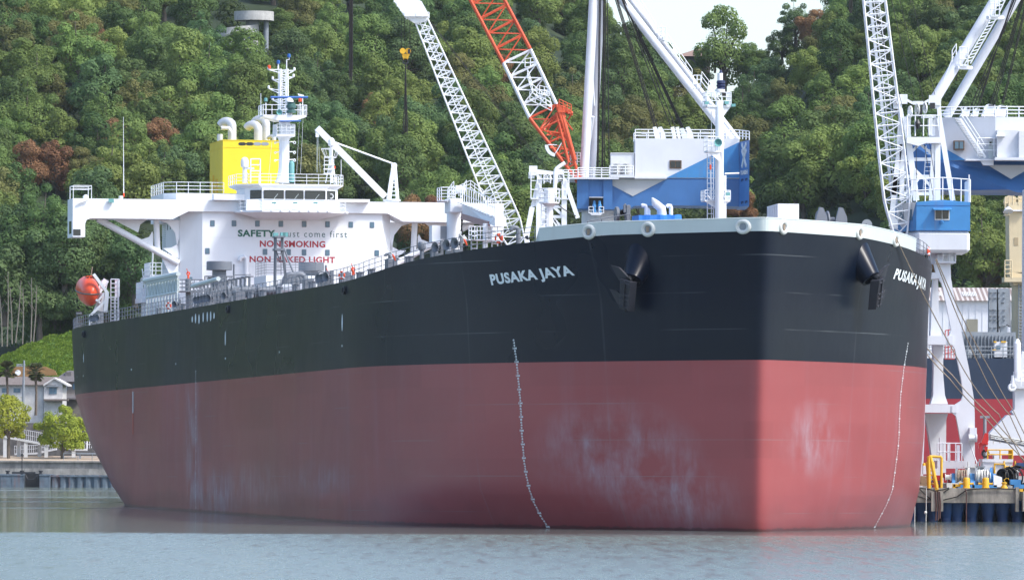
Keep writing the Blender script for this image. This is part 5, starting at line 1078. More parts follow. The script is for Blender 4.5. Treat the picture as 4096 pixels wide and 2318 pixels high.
for v in np.arange(-60, 1330, 66):
    for u in np.arange(-60, 4200, 104):
        uu = u+rng.normal()*26+(52 if int((v+60)/66) % 2 else 0); v2 = v+rng.normal()*18
        # what the ship, cranes and quay hide needs no trees of its own
        if v2 > 980 and 330 < uu < 3680: continue
        if v2 > 830 and 2200 < uu < 3560: continue
        if v2 > 870 and 420 < uu < 1560: continue
        if v2 > 800 and 640 < uu < 1530: continue
        if v2 > 1130 and uu > 3660: continue
        if 2560 < uu < 2960 and 570 < v2 < 790: continue
        if 3890 < uu and 500 < v2 < 740: continue
        if 820 < uu < 1160 and -30 < v2 < 225: continue
        if uu < 330 and v2 > 1180: continue
        el = (YH-v2)/FPX
        if el > ridge_el(uu)-.0022 and 2430 < uu < 3230: continue
        if any((uu-a)**2+((v2-b_)*1.3)**2 < (75*s_)**2 for a, b_, s_ in placed[:cnt]): continue
        cand.append((uu, v2))
rng.shuffle(cand)
print('tree candidates', len(cand))
for uu, v2 in cand[:298-cnt]:
    r_ = rng.random(); big = math.sin(uu*.004+1.3)+math.sin(v2*.009+uu*.003)
    k = 'mid' if r_ < .36 else 'dark' if r_ < .58 else 'blue' if r_ < .76 else 'olive' if r_ < .87 else 'yel'
    if big > .9 and k == 'mid': k = 'yel'
    if big < -.8 and k == 'yel': k = 'dark'
    rn = 'left of the funnel' if uu < 830 else 'between funnel and white lattice boom' if uu < 1650 else 'around the red and white boom' if uu < 2340 else 'between twin crane tubes and foremast' if uu < 2880 else 'between foremast and right lattice boom' if uu < 3520 else 'right of the right lattice boom'
    hn = 'high' if v2 < 330 else 'halfway up' if v2 < 700 else 'low'
    kn = {'mid': 'mid green', 'dark': 'dark green', 'yel': 'yellow green', 'olive': 'olive toned', 'blue': 'bluish green', 'rust': 'brown'}[k]
    put(uu, v2, k, .8+.45*rng.random(), kn+' tree '+hn+' on the slope '+rn, kn+' trees '+hn+' on the slope '+rn)
    continue
    ({'mid': 'mid green trees of the hillside wood', 'dark': 'dark green trees of the hillside wood', 'yel': 'yellow green trees of the hillside wood', 'olive': 'olive trees of the hillside wood', 'blue': 'bluish green trees of the hillside wood', 'rust': 'brown trees of the hillside wood'}[k])
# skyline trees, each its own shape
for u, v, sc, pi, k, lb_ in ((2895, 165, 1.72, 4, 'mid', 'tall dark green tree standing alone on the skyline right of the hilltop roof'), (2860, 190, .8, 5, 'mid', 'lower green tree against the left foot of the tall skyline tree'), (2990, 215, 1., 1, 'mid', 'green tree right of the tall skyline tree'), (3060, 225, .9, 3, 'mid', 'green flat crown in the saddle of the skyline'), (2800, 285, .8, 4, 'dark', 'dark green tree below the right end of the hilltop roof'), (2725, 262, .75, 1, 'mid', 'green tree in front of the hilltop roof wall'), (2655, 285, .7, 0, 'olive', 'olive tree left of the hilltop roof'), (3130, 140, .9, 0, 'dark', 'dark tree where the right hill meets the sky'), (3185, 60, 1., 6, 'blue', 'bluish skyline tree at the top of the right hill'), (2560, 130, .7, 5, 'olive', 'thin leaved tree on the skyline behind the white crane tube')):
    r_ = ray(u, v); Y = 1530.; plant_tree(PROT[pi], Vector((r_.x*Y, Y, CH+r_.z*Y-6.3*sc)), sc, rng.random()*6, k, lb_, 'tree', None, sz=1.05 if sc < 1.3 else 1.15)
# undergrowth between them: one mass nobody could count
V_, F_ = [], []; tot = 0; rng2 = np.random.default_rng(9); bushes = []
for i in range(2600):
    X = rng2.uniform(-150, 170); Y = rng2.uniform(1000, 1600); z = hillz(X, Y); r = rng2.uniform(1.6, 3.4); el = (z+2-CH)/Y; v = YH-el*FPX; u = 2048+X/Y*FPX
    if v < -150 or v > 1330 or u < -100 or u > 4200 or (v > 1000 and 350 < u < 3650): continue
    bushes.append((X, Y, z+r*.35, r, .8))
for bsh in bushes:
    V, Fc = leaf_cloud(rng2, [bsh], 4., .33, .3); V_.append(V); F_.append(Fc+tot); tot += len(V)
me = np_mesh('hillside_undergrowth', np.concatenate(V_), np.concatenate(F_), leafmat('leaves_undergrowth', (.025, .05, .018), (.085, .12, .035)))
o = bpy.data.objects.new('hillside_undergrowth', me); C.objects.link(o); tag(o, 'shrubs and undergrowth covering the slope between the trees', 'undergrowth', None, 'stuff')
print('bushes', len(bushes), tot//4)
V_, F_ = [], []; tot = 0                          # the rest of the wood, left and right of the view and behind the ship
for i in range(2300):
    X = rng2.uniform(-480, 400); Y = rng2.uniform(1004, 1640); z = hillz(X, Y); r = rng2.uniform(3.2, 5.2); v = YH-(z+6-CH)/Y*FPX; u = 2048+X/Y*FPX
    if -80 < u < 4180 and v < 980: continue
    V, Fc = leaf_cloud(rng2, [(X, Y, z+r*.7, r, .85)], 1.6, .42, .3); V_.append(V); F_.append(Fc+tot); tot += len(V)
me = np_mesh('outer_wood', np.concatenate(V_), np.concatenate(F_), leafmat('leaves_outer_wood', (.04, .08, .028), (.12, .18, .05)))
o = bpy.data.objects.new('outer_wood', me); C.objects.link(o); tag(o, 'dense wood covering the rest of the hillside beyond the ship', 'wood', None, 'stuff')
# ================================================================== LEFT SHORE
YS = 920.; A = lambda u, v, Y=YS: W(u, v, Y)
def LZ(a, b): return (a*.5495, 1300+b*.5495)            # helper for coordinates read in an enlarged view
zpro = A(100, 1841).z
# seawall, promenade, steel pile fender
mb = MB(); mb.prism([(-330, YS, -1), (A(520, 1850).x+8, YS, -1), (A(520, 1850).x+8, YS, zpro), (-330, YS, zpro)], (0, 3, 0)); mb.box((-330, YS-.5, -1), (A(520, 1850).x+8, YS, A(100, 1872).z))
tag(mb.build('seawall', M['conc2']), 'grey stained concrete seawall along the left shore', 'wall')
m_, t_, b_ = nodes('promenade_paving'); b_.inputs['Base Color'].default_value = (.42, .33, .24, 1); b_.inputs['Roughness'].default_value = .9
mb = MB(); mb.add([(-330, YS+3, zpro+.004), (A(520, 1850).x+60, YS+3, zpro+.004), (A(520, 1850).x+60, YS+22, zpro+.6), (-330, YS+22, zpro+.6)], [(0, 1, 2, 3)]); tag(mb.build('promenade', m_), kind='structure')
mb = MB(); mb.rail([(-60-.0+k*0, YS+.4, zpro) for k in (0,)]+[(A(425, 1840).x, YS+.4, zpro)], 1.05, 1.7, .03, bars=2); tag(mb.build('promenade_railing', M['stgrey']), 'thin grey railing along the top of the left seawall', 'railing')
steel = paint('rusty_sheet_pile', (.1, .135, .17), .7, .3, (.22, .07, .035), .9, 1.5)
Yp = 906.
mb = MB(); x0, x1 = A(200, 1900, Yp).x, A(520, 1900, Yp).x
z1 = A(300, 1898, Yp).z
k = int((x1-x0)/1.1)
for i in range(k): xa = x0+1.1*i; mb.prism([(xa, Yp, -1), (xa+.35, Yp-.35, -1), (xa+.75, Yp-.35, -1), (xa+1.1, Yp, -1), (xa+1.1, Yp+1, -1), (xa, Yp+1, -1)], (0, 0, z1+1))
mb.box((x0, Yp-.5, z1-.25), (x1, Yp+1.2, z1-.05)); solo(mb, 'sheet_pile_fender', steel, 'long rusty blue sheet pile wall at the water left of the stern', 'pile wall', (x0, Yp, 0))
def pontoon(ua, ub, v0, lab):
    a, b = A(ua, v0, Yp-2), A(ub, v0, Yp-2); mb = MB(); mb.box((a.x, Yp-2, -.6), (b.x, Yp+6, a.z)); k = int((b.x-a.x)/1.6)
    for i in range(1, k+1): mb.box((a.x+i*(b.x-a.x)/(k+1)-.05, Yp-2.06, -.6), (a.x+i*(b.x-a.x)/(k+1)+.05, Yp-2, a.z-.1))
    mb.box((a.x-.05, Yp-2.1, a.z-.15), (b.x+.05, Yp+6, a.z+.05)); t_ = solo(mb, 'pontoon', steel, lab, 'pontoon', ((a.x+b.x)/2, Yp+2, 0)); return a, b
pontoon(-40, 95, 1896, 'blue steel pontoon at the left edge of the picture'); pontoon(158, 199, 1897, 'short blue steel pontoon right of the dark gap')
mb = MB(); a = A(95, 1893, Yp-1); b = A(158, 1893, Yp-1); mb.box((a.x, Yp+1, -.5), (b.x, Yp+6, a.z)); mb.box((A(80, 1890).x, Yp-1, a.z), (A(172, 1890).x, Yp, a.z+.25)); mb.path([(a.x+.3, Yp-2.2, a.z-.1), (a.x+(b.x-a.x)*.3, Yp-2.2, a.z-.7), (a.x+(b.x-a.x)*.7, Yp-2.2, a.z-.7), (b.x-.2, Yp-2.2, a.z-.1)], .08, n=5); solo(mb, 'mooring_recess', M['black'], 'dark recess with a drooping chain between the two pontoons', 'mooring', (a.x, Yp, 0))
for u, lab in ((31, 'black bollard on the left pontoon'), (88, 'black bollard under the thin quay lamp'), (163, 'black bollard on the short right pontoon')):
    p = A(u, 1897, Yp); mb = MB(); mb.lathe(p, [(.22, 0), (.18, .35), (.3, .4), (.3, .55)], 10); solo(mb, 'bollard', M['black'], lab, 'bollard', p, 'black bollards on the left pontoons', smooth=True)
mb = MB(); p = A(88, 1890, Yp); mb.tube(p, p+Vector((0, 0, 2.3)), .07, n=6); mb.lathe(p+Vector((0, 0, 2.2)), [(.14, 0), (.14, .4)], 8); solo(mb, 'quay_post', M['black'], 'thin dark post standing above the pontoon gap', 'post', p)
# pedestrian ramp
mb = MB(); Yr = 936.
pt = [LZ(-60, 775), LZ(0, 797), LZ(250, 845), LZ(540, 895), LZ(630, 897)]; P_ = [A(u, v, Yr) for u, v in pt]
for a, b in zip(P_, P_[1:]): mb.prism([a, b, b+Vector((0, 0, -.28)), a+Vector((0, 0, -.28))], (0, 2.2, 0))
ramp_ = thing('footbridge', 'white railed pedestrian ramp sloping down behind the left seawall', 'footbridge', P_[0]); mb.build('ramp_deck', M['white2'], ramp_)
mb = MB()
for a, b in zip(P_, P_[1:]): mb.rail([a, b], 1.35, .26, .025, bars=2)
mb.rail([P_[-1], P_[-1]+Vector((0, 2, 0)), A(*LZ(740, 885), Yr+2)], 1.1, .3, .025, bars=2); mb.build('ramp_railing', M['white2'], ramp_)
for a, b0 in ((37, 805), (188, 835), (337, 862), (536, 900), (137, 840), (288, 875)):
    q = A(*LZ(a, b0), Yr+(.3 if a not in (137, 288) else 2)); mb = MB(); mb.box((q.x-.24, q.y-.2, zpro), (q.x+.24, q.y+.2, q.z)); mb.build('ramp_column', M['white2'], ramp_)
mb = MB(); P2 = [A(*LZ(105, 930), Yr+3.5), A(*LZ(260, 925), Yr+3.5), A(*LZ(410, 893), Yr+3.5)]
for a, b in zip(P2, P2[1:]): mb.rail([a, b], 1., .3, .025, bars=2); mb.prism([a, b, b+Vector((0, 0, -.25)), a+Vector((0, 0, -.25))], (0, 1.5, 0))
mb.build('lower_ramp', M['white2'], ramp_)
mb = MB(); a, b = A(*LZ(560, 930), Yr-6), A(*LZ(750, 940), Yr-6); mb.box((a.x, Yr-6, a.z-.12), (b.x, Yr-4, a.z)); mb.box((b.x-.3, Yr-6, zpro), (b.x, Yr-5.4, a.z+.3)); mb.box((a.x+.3, Yr-5.8, zpro), (a.x+.5, Yr-5.5, a.z)); mb.box((A(*LZ(712, 922)).x, Yr-6, a.z+.1), (b.x, Yr-4, a.z+.35)); solo(mb, 'long_bench', M['stgrey'], 'long low grey bench shelter right of the bushy tree', 'bench', (a.x, Yr-5, zpro))
# retaining wall behind
mb = MB(); q = A(*LZ(0, 660), 955); mb.box((-330, 950, 3), (A(700, 1600).x+40, 951.5, A(100, 1690, 950).z)); rw_ = tag(mb.build('retaining_wall', paint('stone_wall', (.12, .11, .105), .9, .4, scale=1.2)), 'dark stone retaining wall behind the ramp and the two bushy trees', 'wall')
# houses
def house(name, lab, pts_front, depth, wallm, roofm, ridge, eave=.5):
    pass
wallw = concrete('plaster_white', (.62, .6, .58), (.35, .33, .32), .3); tile = paint('roof_tiles_grey', (.13, .12, .12), .8, .25, scale=3); tileb = paint('roof_tiles_brown', (.17, .14, .125), .85, .2, scale=3)
dkwall = concrete('plaster_taupe', (.2, .18, .16), (.12, .1, .1), .3)
Yh = 968.
a, b = A(*LZ(-120, 430), Yh), A(*LZ(318, 430), Yh); zb0 = 6.
hs = thing('house', 'long white two storey house with grey brown roof behind the palms', 'house', (b.x-5, Yh, zb0))
mb = MB(); mb.box((a.x, Yh, zb0-3), (b.x, Yh+9, a.z)); g0, g1 = A(*LZ(320, 425), Yh-.6), A(*LZ(455, 425), Yh-.6); pk = A(*LZ(393, 385), Yh-.6)
mb.prism([(g0.x, Yh-.6, zb0-3), (g1.x, Yh-.6, zb0-3), (g1.x, Yh-.6, g1.z), (pk.x, Yh-.6, pk.z), (g0.x, Yh-.6, g0.z)], (0, 9, 0)); mb.build('wall', wallw, hs)
mb = MB(); rt = A(*LZ(0, 372), Yh+4.5).z; mb.prism([(a.x-.3, Yh-.7, a.z-.05), (a.x-.3, Yh+9.6, a.z-.05), (a.x-.3, Yh+4.5, rt)], (g0.x-a.x+2, 0, 0)); mb.build('roof', tileb, hs)
mb = MB(); e0, e1 = A(*LZ(316, 431), Yh-1), A(*LZ(492, 431), Yh-1); pz = A(*LZ(395, 379), Yh-1)
for q0, q1 in ((e0, pz), (pz, e1)): mb.prism([q0, q1, q1+Vector((0, 0, -.22)), q0+Vector((0, 0, -.22))], (0, 9, 0))
mb.build('gable_roof', wallw, hs)
for (x0_, y0_, x1_, y1_) in ((357, 450, 415, 502), (98, 455, 150, 490), (14, 455, 66, 490)):
    p, q = A(*LZ(x0_, y0_), Yh-.65 if x0_ > 300 else Yh-.03), A(*LZ(x1_, y1_), Yh-.65 if x0_ > 300 else Yh-.03); mb = MB(); mb.box((p.x, p.y-.03, q.z), (q.x, p.y, p.z)); wf = mb.build('window', M['stgrey'], hs)
    mb = MB(); mx_ = (p.x+q.x)/2
    mb.box((p.x+.06, p.y-.045, q.z+.06), (mx_-.03, p.y-.035, p.z-.06)); mb.box((mx_+.03, p.y-.045, q.z+.06), (q.x-.06, p.y-.035, p.z-.06)); mb.build('pane', M['glassb'], wf)
mb = MB(); p, q = A(*LZ(342, 440), Yh-.9), A(*LZ(428, 448), Yh-.9); mb.box((p.x, Yh-1.1, q.z), (q.x, Yh-.6, p.z)); mb.build('window_awning', M['stgrey'], hs)
mb = MB(); p, q = A(*LZ(320, 541), Yh-1.5), A(*LZ(498, 545), Yh-1.5); mb.box((p.x, Yh-2, q.z-.1), (q.x, Yh-.6, p.z+.1)); mb.build('porch_roof', tileb, hs)
h2 = thing('house', 'darker taupe house with grey hipped roof right of the white house', 'house', (A(*LZ(520, 540), 985).x, 985, 6))
Y2 = 982.; mb = MB(); a, b = A(*LZ(400, 410), Y2), A(*LZ(700, 410), Y2); mb.box((a.x, Y2, 3), (b.x, Y2+9, a.z)); mb.build('wall', dkwall, h2)
mb = MB(); r0, r1 = A(*LZ(430, 350), Y2+4), A(*LZ(660, 330), Y2+4); mb.add([(a.x-.5, Y2-.6, a.z), (b.x+.5, Y2-.6, a.z), (b.x+.5, Y2+9.6, a.z), (a.x-.5, Y2+9.6, a.z), (r0.x+1.2, Y2+4.5, r1.z), (r1.x, Y2+4.5, r1.z)], [(0, 1, 5, 4), (1, 2, 5), (2, 3, 4, 5), (3, 0, 4), (0, 3, 2, 1)])
mb.box((A(*LZ(468, 340), Y2).x, Y2+2, A(*LZ(468, 375), Y2).z), (A(*LZ(510, 340), Y2).x, Y2+4, A(*LZ(468, 338), Y2).z)); mb.build('roof', tile, h2)
mb = MB(); p, q = A(*LZ(455, 425), Y2), A(*LZ(490, 475), Y2); mb.box((p.x, Y2-.05, q.z), (q.x, Y2, p.z)); p, q = A(*LZ(530, 425), Y2), A(*LZ(545, 465), Y2); mb.box((p.x, Y2-.05, q.z), (q.x, Y2, p.z)); mb.build('window', M['glassb'], h2)
mb = MB(); p, q = A(*LZ(460, 497), Y2-2), A(*LZ(600, 530), Y2-2); mb.prism([(p.x, Y2, p.z), (q.x, Y2, p.z), (q.x, Y2-3, q.z), (p.x, Y2-3, q.z)], (0, 0, -.2)); mb.build('lower_roof', tile, h2)
# utility pole with crossarms
pl = thing('utility_pole', 'grey utility pole with crossarms between the two palms', 'utility pole', A(92, 1600, 958))
mb = MB(); p = A(92, 1640, 958); mb.tube(p, A(96.5, 1440, 958), .22, .12, n=8); mb.build('pole', M['stgrey'], pl)
mb = MB(); mb.beam(A(66, 1464, 958), A(100, 1462, 958), .12); mb.beam(A(66, 1457, 958), A(92, 1456, 958), .08)
for u in (68, 75, 83, 99): mb.lathe(A(u, 1463, 958), [(.08, 0), (.1, .2), (.04, .3)], 6)
mb.build('crossarm', M['stgrey'], pl)
mb = MB(); mb.lathe(A(72, 1490, 957.5), [(.02, 0), (.4, .12)], 12, (0, -1, .2)); mb.build('satellite_dish', M['white2'], pl)
# palms
def palm(u, vt, vb, Y, r_, lab, seed):
    rr = random.Random(seed); top = A(u, vt, Y); bot = A(u+1, vb, Y); e = thing('palm_tree', lab, 'palm tree', bot, 'tall palms by the left shore')
    mb = MB(); mb.path([bot, bot.lerp(top, .5)+Vector((.1, 0, 0)), top.lerp(bot, .12), top], [.2, .15, .18, .36], n=8); mb.build('trunk', paint('palm_bark', (.14, .11, .085), .95, .3, scale=3), e, smooth=True)
    mb = MB()
    for i in range(62):
        az = rr.random()*6.28; el = rr.uniform(-.75, 1.35); d = Vector((math.cos(az)*math.cos(el), math.sin(az)*math.cos(el), math.sin(el))); l_ = r_*rr.uniform(.75, 1.05)
        pts = [top+d*l_*k/4+Vector((0, 0, -.16*l_*(k/4)**2*2)) for k in range(5)]; sd_ = d.cross(Vector((0, 0, 1))).normalized()
        # fan of leaflets
        mb.tube(pts[0], pts[2], .03, n=3, caps=False)
        for k in range(9):
            a_ = (k-4)*.24; dd = (d*math.cos(a_)+sd_*math.sin(a_)).normalized(); q0 = pts[2]; q1 = q0+dd*l_*.5+Vector((0, 0, -.1*l_)); n_ = dd.cross(Vector((0, 0, 1))).normalized()*.1*l_
            mb.add([q0, q0.lerp(q1, .5)+n_, q1, q0.lerp(q1, .5)-n_], [(0, 1, 2, 3)])
    mb.build('crown', leafmat('palm_leaves', (.05, .065, .025), (.15, .16, .075)), e)
palm(142, 1483, 1660, 950, 1.75, 'tall palm standing right of the utility pole', 3); palm(27, 1478, 1660, 950, 1.8, 'palm at the left edge in front of the white house', 4)
# the two broad trees by the ramp
for (u, v0, v1, sR, sH, lab, k, seed) in ((250, 1597, 1818, 4.5, 8.2, 'yellow green broad tree with dark trunk in front of the ramp', 'fresh', 31), (35, 1570, 1825, 4.2, 9.4, 'bright green round tree at the left edge beside the ramp', 'fresh', 32)):
    pr = tree_proto(seed, sR, sH, 34, dens=34, size=.15, base=.22 if seed == 31 else .36, r0=.15, r1=.26, th=.22); p = A(u, v1, 931.); p.z = zpro-.1
    plant_tree(pr, p, 1., 1., k, lab, 'tree', None, name='broad_tree')
# grass bank, soil patch and bare trunks of the wood's edge
m_, t_, b_ = nodes('grass_bank_soil'); n1 = noise(t_, .35, 6); n2 = noise(t_, 3., 5); t_.links.new(mixc(t_, ramp(t_, n2, .3, .7), mixc(t_, ramp(t_, n1, .4, .6), (.05, .13, .02), (.16, .26, .035)), (.09, .17, .025)), b_.inputs['Base Color']); b_.inputs['Roughness'].default_value = 1
Yg = 990.; mb = MB(); pr_ = [(-60, 1470), (60, 1400), (190, 1345), (320, 1320), (480, 1300)]; g = 14; rows = []
for j in range(g):
    rw = []
    for u, vt in [(float(x), float(np.interp(x, [q[0] for q in pr_], [q[1] for q in pr_]))) for x in np.linspace(-60, 480, 24)]:
        vb = 1520; v = vb+(vt-vb)*j/(g-1); rw.append(A(u, v, Yg+j*1.6)+Vector((0, 0, .25*math.sin(u*.07+j))))
    rows.append(rw)
n = 24; mb.add([p for r_ in rows for p in r_], [(j*n+i, j*n+i+1, (j+1)*n+i+1, (j+1)*n+i) for j in range(g-1) for i in range(n-1)]); tag(mb.build('grass_bank', m_, smooth=True), kind='structure')
rg = np.random.default_rng(3); Vg = []
for i in range(9000):
    j = rg.random()*(g-1.01); i0 = rg.random()*(n-1.01); a_, b2 = int(j), int(i0); p = rows[a_][b2].lerp(rows[a_][b2+1], i0-b2).lerp(rows[a_+1][b2].lerp(rows[a_+1][b2+1], i0-b2), j-a_)
    h_ = rg.uniform(.12, .32); w_ = rg.uniform(.12, .3); an = rg.random()*3.14; d = Vector((math.cos(an), math.sin(an), 0))*w_; Vg += [p-d, p+d, p+d*.3+Vector((0, -.1, h_)), p-d*.6+Vector((0, -.05, h_*.9))]
gm = np_mesh('bank_grass', np.array([tuple(q) for q in Vg]), np.arange(len(Vg)).reshape(-1, 4), leafmat('leaves_grass', (.09, .17, .02), (.22, .32, .05))); o = bpy.data.objects.new('bank_grass', gm); C.objects.link(o); tag(o, 'bright green rough grass on the bank above the houses', 'grass', None, 'stuff')
mb = MB(); P_ = [A(*LZ(110, 300), 988), A(*LZ(330, 300), 988), A(*LZ(400, 330), 988), A(*LZ(415, 362), 988), A(*LZ(60, 380), 988)]; mb.prism(P_, (0, 1, 0)); tag(mb.build('soil_cutting', paint('orange_soil', (.3, .17, .07), .95, .2)), kind='structure')
for i, (u, v0, v1, ln) in enumerate(((28, 1085, 1385, 4), (48, 1150, 1375, -8), (62, 1120, 1370, 22), (90, 1150, 1375, 2), (123, 1110, 1372, 3), (133, 1140, 1372, 14), (8, 1180, 1385, -9))):
    a, b = A(u, v1, 1012), A(u+ln, v0, 1012); mb = MB(); mb.path([a, a.lerp(b, .5)+Vector((.1, 0, 0)), b], [.12, .09, .05], n=6)
    for k in range(3): q = a.lerp(b, .55+.15*k); mb.tube(q, q+Vector((.5*(1 if k % 2 else -1), 0, .9)), .04, .02, n=4)
    solo(mb, 'bare_trunk', BARKL, 'pale slender trunk at the edge of the wood above the left grass bank', 'tree', a, 'pale bare trunks above the grass bank', smooth=True)
for k, (u, v, s) in enumerate(((20, 1050, 1.5), (130, 1010, 1.6), (215, 1120, 1.2), (240, 1230, 1.), (320, 1180, 1.1), (420, 1150, 1.2), (520, 1130, 1.2), (600, 1110, 1.1), (260, 960, 1.4), (350, 1030, 1.4), (60, 900, 1.4), (450, 990, 1.3), (540, 1010, 1.3), (160, 880, 1.3), (380, 930, 1.2), (390, 1250, .8), (160, 1180, 1.1))):
    q = A(u, v, 1022.+3*(k % 4)); plant_tree(PROT[k % 7], q-Vector((0, 0, 5.5*s)), s, k*1.3, 'dark' if k % 2 else 'blue', 'dark leafy tree at the foot of the left slope behind the lifeboat', 'tree', 'dark trees at the foot of the left slope')
# ================================================================== HILLTOP STRUCTURES
YT = on_hill(1000, 150).y-22; B = lambda a, b, Y=YT: W(a*.8239, b*.8239, Y)
ob = thing('observation_tower', 'round grey concrete lookout ring with a spiral ramp in the trees', 'lookout tower', B(1150, 260))
def ringwall(cx, cy, cz, rx, ry, h_, t0, t1, th, rise=0, n=40):
    mb = MB(); vs = []
    for i in range(n+1):
        t = t0+(t1-t0)*i/n; z = cz+rise*i/n
        for r_ in (1, 1-th/rx): vs += [(cx+rx*r_*math.cos(t), cy+ry*r_*math.sin(t), z), (cx+rx*r_*math.cos(t), cy+ry*r_*math.sin(t), z+h_)]
    fs = []
    for i in range(n): a = i*4; b = a+4; fs += [(a, b, b+1, a+1), (a+2, a+3, b+3, b+2), (a+1, b+1, b+3, a+3), (a, a+2, b+2, b)]
    mb.add(vs, fs); return mb
c0 = B(1233, 80); rx = (B(1330, 80).x-B(1137, 80).x)/2; h_ = B(1233, 62).z-B(1233, 106).z
mb = ringwall(c0.x, c0.y, c0.z-h_*.5, rx, rx, h_, 0, 2*math.pi, .3); mb.lathe((c0.x, c0.y, c0.z-h_*.45), [(rx*.97, 0), (rx*.97, .2)], 40); mb.build('ring_parapet', M['conc3'], ob, smooth=True)
mb = MB(); mb.lathe((c0.x-.3, c0.y, c0.z-12), [(1.3, 0), (1.3, 12)], 20); mb.tube((c0.x+2.4, c0.y, c0.z-12), (c0.x+2.4, c0.y, c0.z), .5, n=12); mb.build('tower_core', M['stgrey'], ob, smooth=True)
c1 = B(1150, 150); rx2 = (B(1260, 150).x-B(1047, 150).x)/2
mb = ringwall(c1.x, c1.y, B(0, 215).z, rx2, rx2, 1.5, math.pi*.2, math.pi*1.95, .3, 2.6); mb.build('spiral_ramp', M['conc3'], ob, smooth=True)
mb = ringwall(c1.x, c1.y, B(0, 250).z, rx2*.98, rx2*.98, 2.0, math.pi*.8, math.pi*2.0, .3, .6); mb.build('spiral_ramp', M['conc3'], ob, smooth=True)
mb = MB(); q = B(1400, 255); mb.box((q.x-1.6, q.y, q.z-5), (q.x+.3, q.y+2, q.z)); mb.build('lower_landing', M['conc3'], ob)
B3 = lambda a, b, Y=1540.: W(2100+a*.4808, b*.4808, Y)
hb_ = thing('hilltop_building', 'low building with brown pitched roof on the skyline behind the white crane tube', 'building', B3(1400, 540))
a, b = B3(1255, 473), B3(1540, 465); mb = MB(); mb.box((a.x, 1540, a.z-6), (b.x, 1550, a.z)); mb.build('wall', dkwall, hb_)
mb = MB(); p0, p1, p2 = B3(1245, 470), B3(1560, 470), B3(1480, 388); mb.add([(p0.x, 1539, p0.z), (p1.x, 1539, p1.z), (p2.x, 1545, p2.z), (B3(1440, 395).x, 1545, B3(1440, 395).z), (p0.x, 1551, p0.z), (p1.x, 1551, p1.z)], [(0, 1, 2, 3), (4, 3, 2, 5), (0, 3, 4), (1, 5, 2), (0, 4, 5, 1)]); mb.build('roof', paint('roof_sheet_brown', (.3, .2, .16), .7, .1), hb_)
mb = MB(); a, b = B3(640, 520, 1525), B3(1240, 478, 1525); z2_ = B3(640, 545, 1525).z
mb.prism([a, b, Vector((b.x, b.y, b.z-.9)), Vector((a.x, a.y, a.z-.7))], (0, 5, 0)); mb.prism([Vector((a.x+1.5, a.y+.5, a.z-.7)), Vector((b.x, b.y+.5, b.z-.9)), Vector((b.x, b.y+.5, b.z-5)), Vector((a.x+3, a.y+.5, a.z-4.5))], (0, .4, 0)); solo(mb, 'hilltop_terrace', paint('dark_cladding', (.035, .035, .045), .7, .2), 'long dark roofed terrace on the hilltop seen between the crane ropes', 'terrace', (a.x, a.y, a.z-4))
# ================================================================== QUAY
Yq = 556.; zq = W(3900, 1951, Yq).z
PZ = lambda a, b, Y=Yq: W(3600+a*.3778, 1600+b*.3778, Y)
xq0 = PZ(-60, 1000).x; xq1 = 140
mb = MB(); mb.box((xq0, Yq, PZ(0, 1080).z), (PZ(1235, 0).x, Yq+2, zq)); mb.box((PZ(1235, 0).x+.5, Yq-.6, PZ(0, 1165).z), (xq1, Yq+2, zq-.25)); mb.box((PZ(335, 0).x, Yq-.35, PZ(0, 1170).z), (PZ(460, 0).x, Yq+.3, zq-.3)); mb.box((PZ(1228, 0).x, Yq-.25, PZ(0, 1170).z), (PZ(1262, 0).x, Yq+.6, zq+.1))
mb.box((PZ(-60, 0).x, Yq+2, zq-1.0), (xq1, Yq+30, zq-.002)); mb.box((PZ(420, 0).x, Yq+4, PZ(0, 1160).z), (PZ(1230, 0).x, Yq+28, zq-1.0))
pier = thing('pier', 'grey concrete pier on blue piles at the right of the bow', 'pier', (35, Yq, 0)); mb.build('pier_deck', M['conc'], pier)
pile = paint('blue_pile', (.01, .05, .16), .6, .2, (.02, .03, .04), .6)
for Yk in (1.6, 7, 14, 22):
    for a in (110, 225, 345, 490, 600, 755, 930, 1085, 1240, 1400, 1560): p = PZ(a+(Yk-1.6)*3, 1160, Yq+Yk); mb = MB(); mb.tube((p.x, Yq+Yk, -2), (p.x, Yq+Yk, .95), .42, n=12); mb.lathe((p.x, Yq+Yk, .3), [(.42, 0), (.72, 1.4)], 12); mb.build('pile', pile, pier, smooth=True)
mb = MB(); rr = random.Random(2)
for (pts) in ([(150, 1000), (300, 1050), (450, 1055), (600, 1020), (700, 950), (800, 935), (1000, 930), (1230, 940)], [(180, 925), (300, 935), (370, 955), (450, 945), (520, 925)], [(200, 930), (330, 1050), (420, 1000), (520, 935)]):
    mb.path([PZ(a, b, Yq-.15) for a, b in pts], .05, n=5)
solo(mb, 'power_cable', M['wire'], 'black cables draped along the face of the pier', 'cable', PZ(600, 1020))
mb = MB()
for a, m0, m1 in ((375, 960, 1270), (400, 960, 1270), (418, 965, 1250)): mb.path([PZ(a, m0, Yq-.4), PZ(a+12, (m0+m1)/2, Yq-.45), PZ(a+3, m1, Yq-.4)], .06, n=5)
solo(mb, 'rusty_hose', paint('rust_hose', (.09, .045, .04), .9, .3), 'bunch of rusty hoses hanging over the beam end below the yellow gate', 'hose', PZ(400, 1270))
mb = MB(); mb.path([PZ(690, 935, Yq-.2), PZ(703, 980, Yq-.25), PZ(701, 1285, Yq-.25)], .05, n=5); solo(mb, 'rusty_chain', paint('rust_steel', (.09, .045, .04), .9, .3), 'single rusty chain hanging down the middle of the pier face', 'chain', PZ(701, 1285))
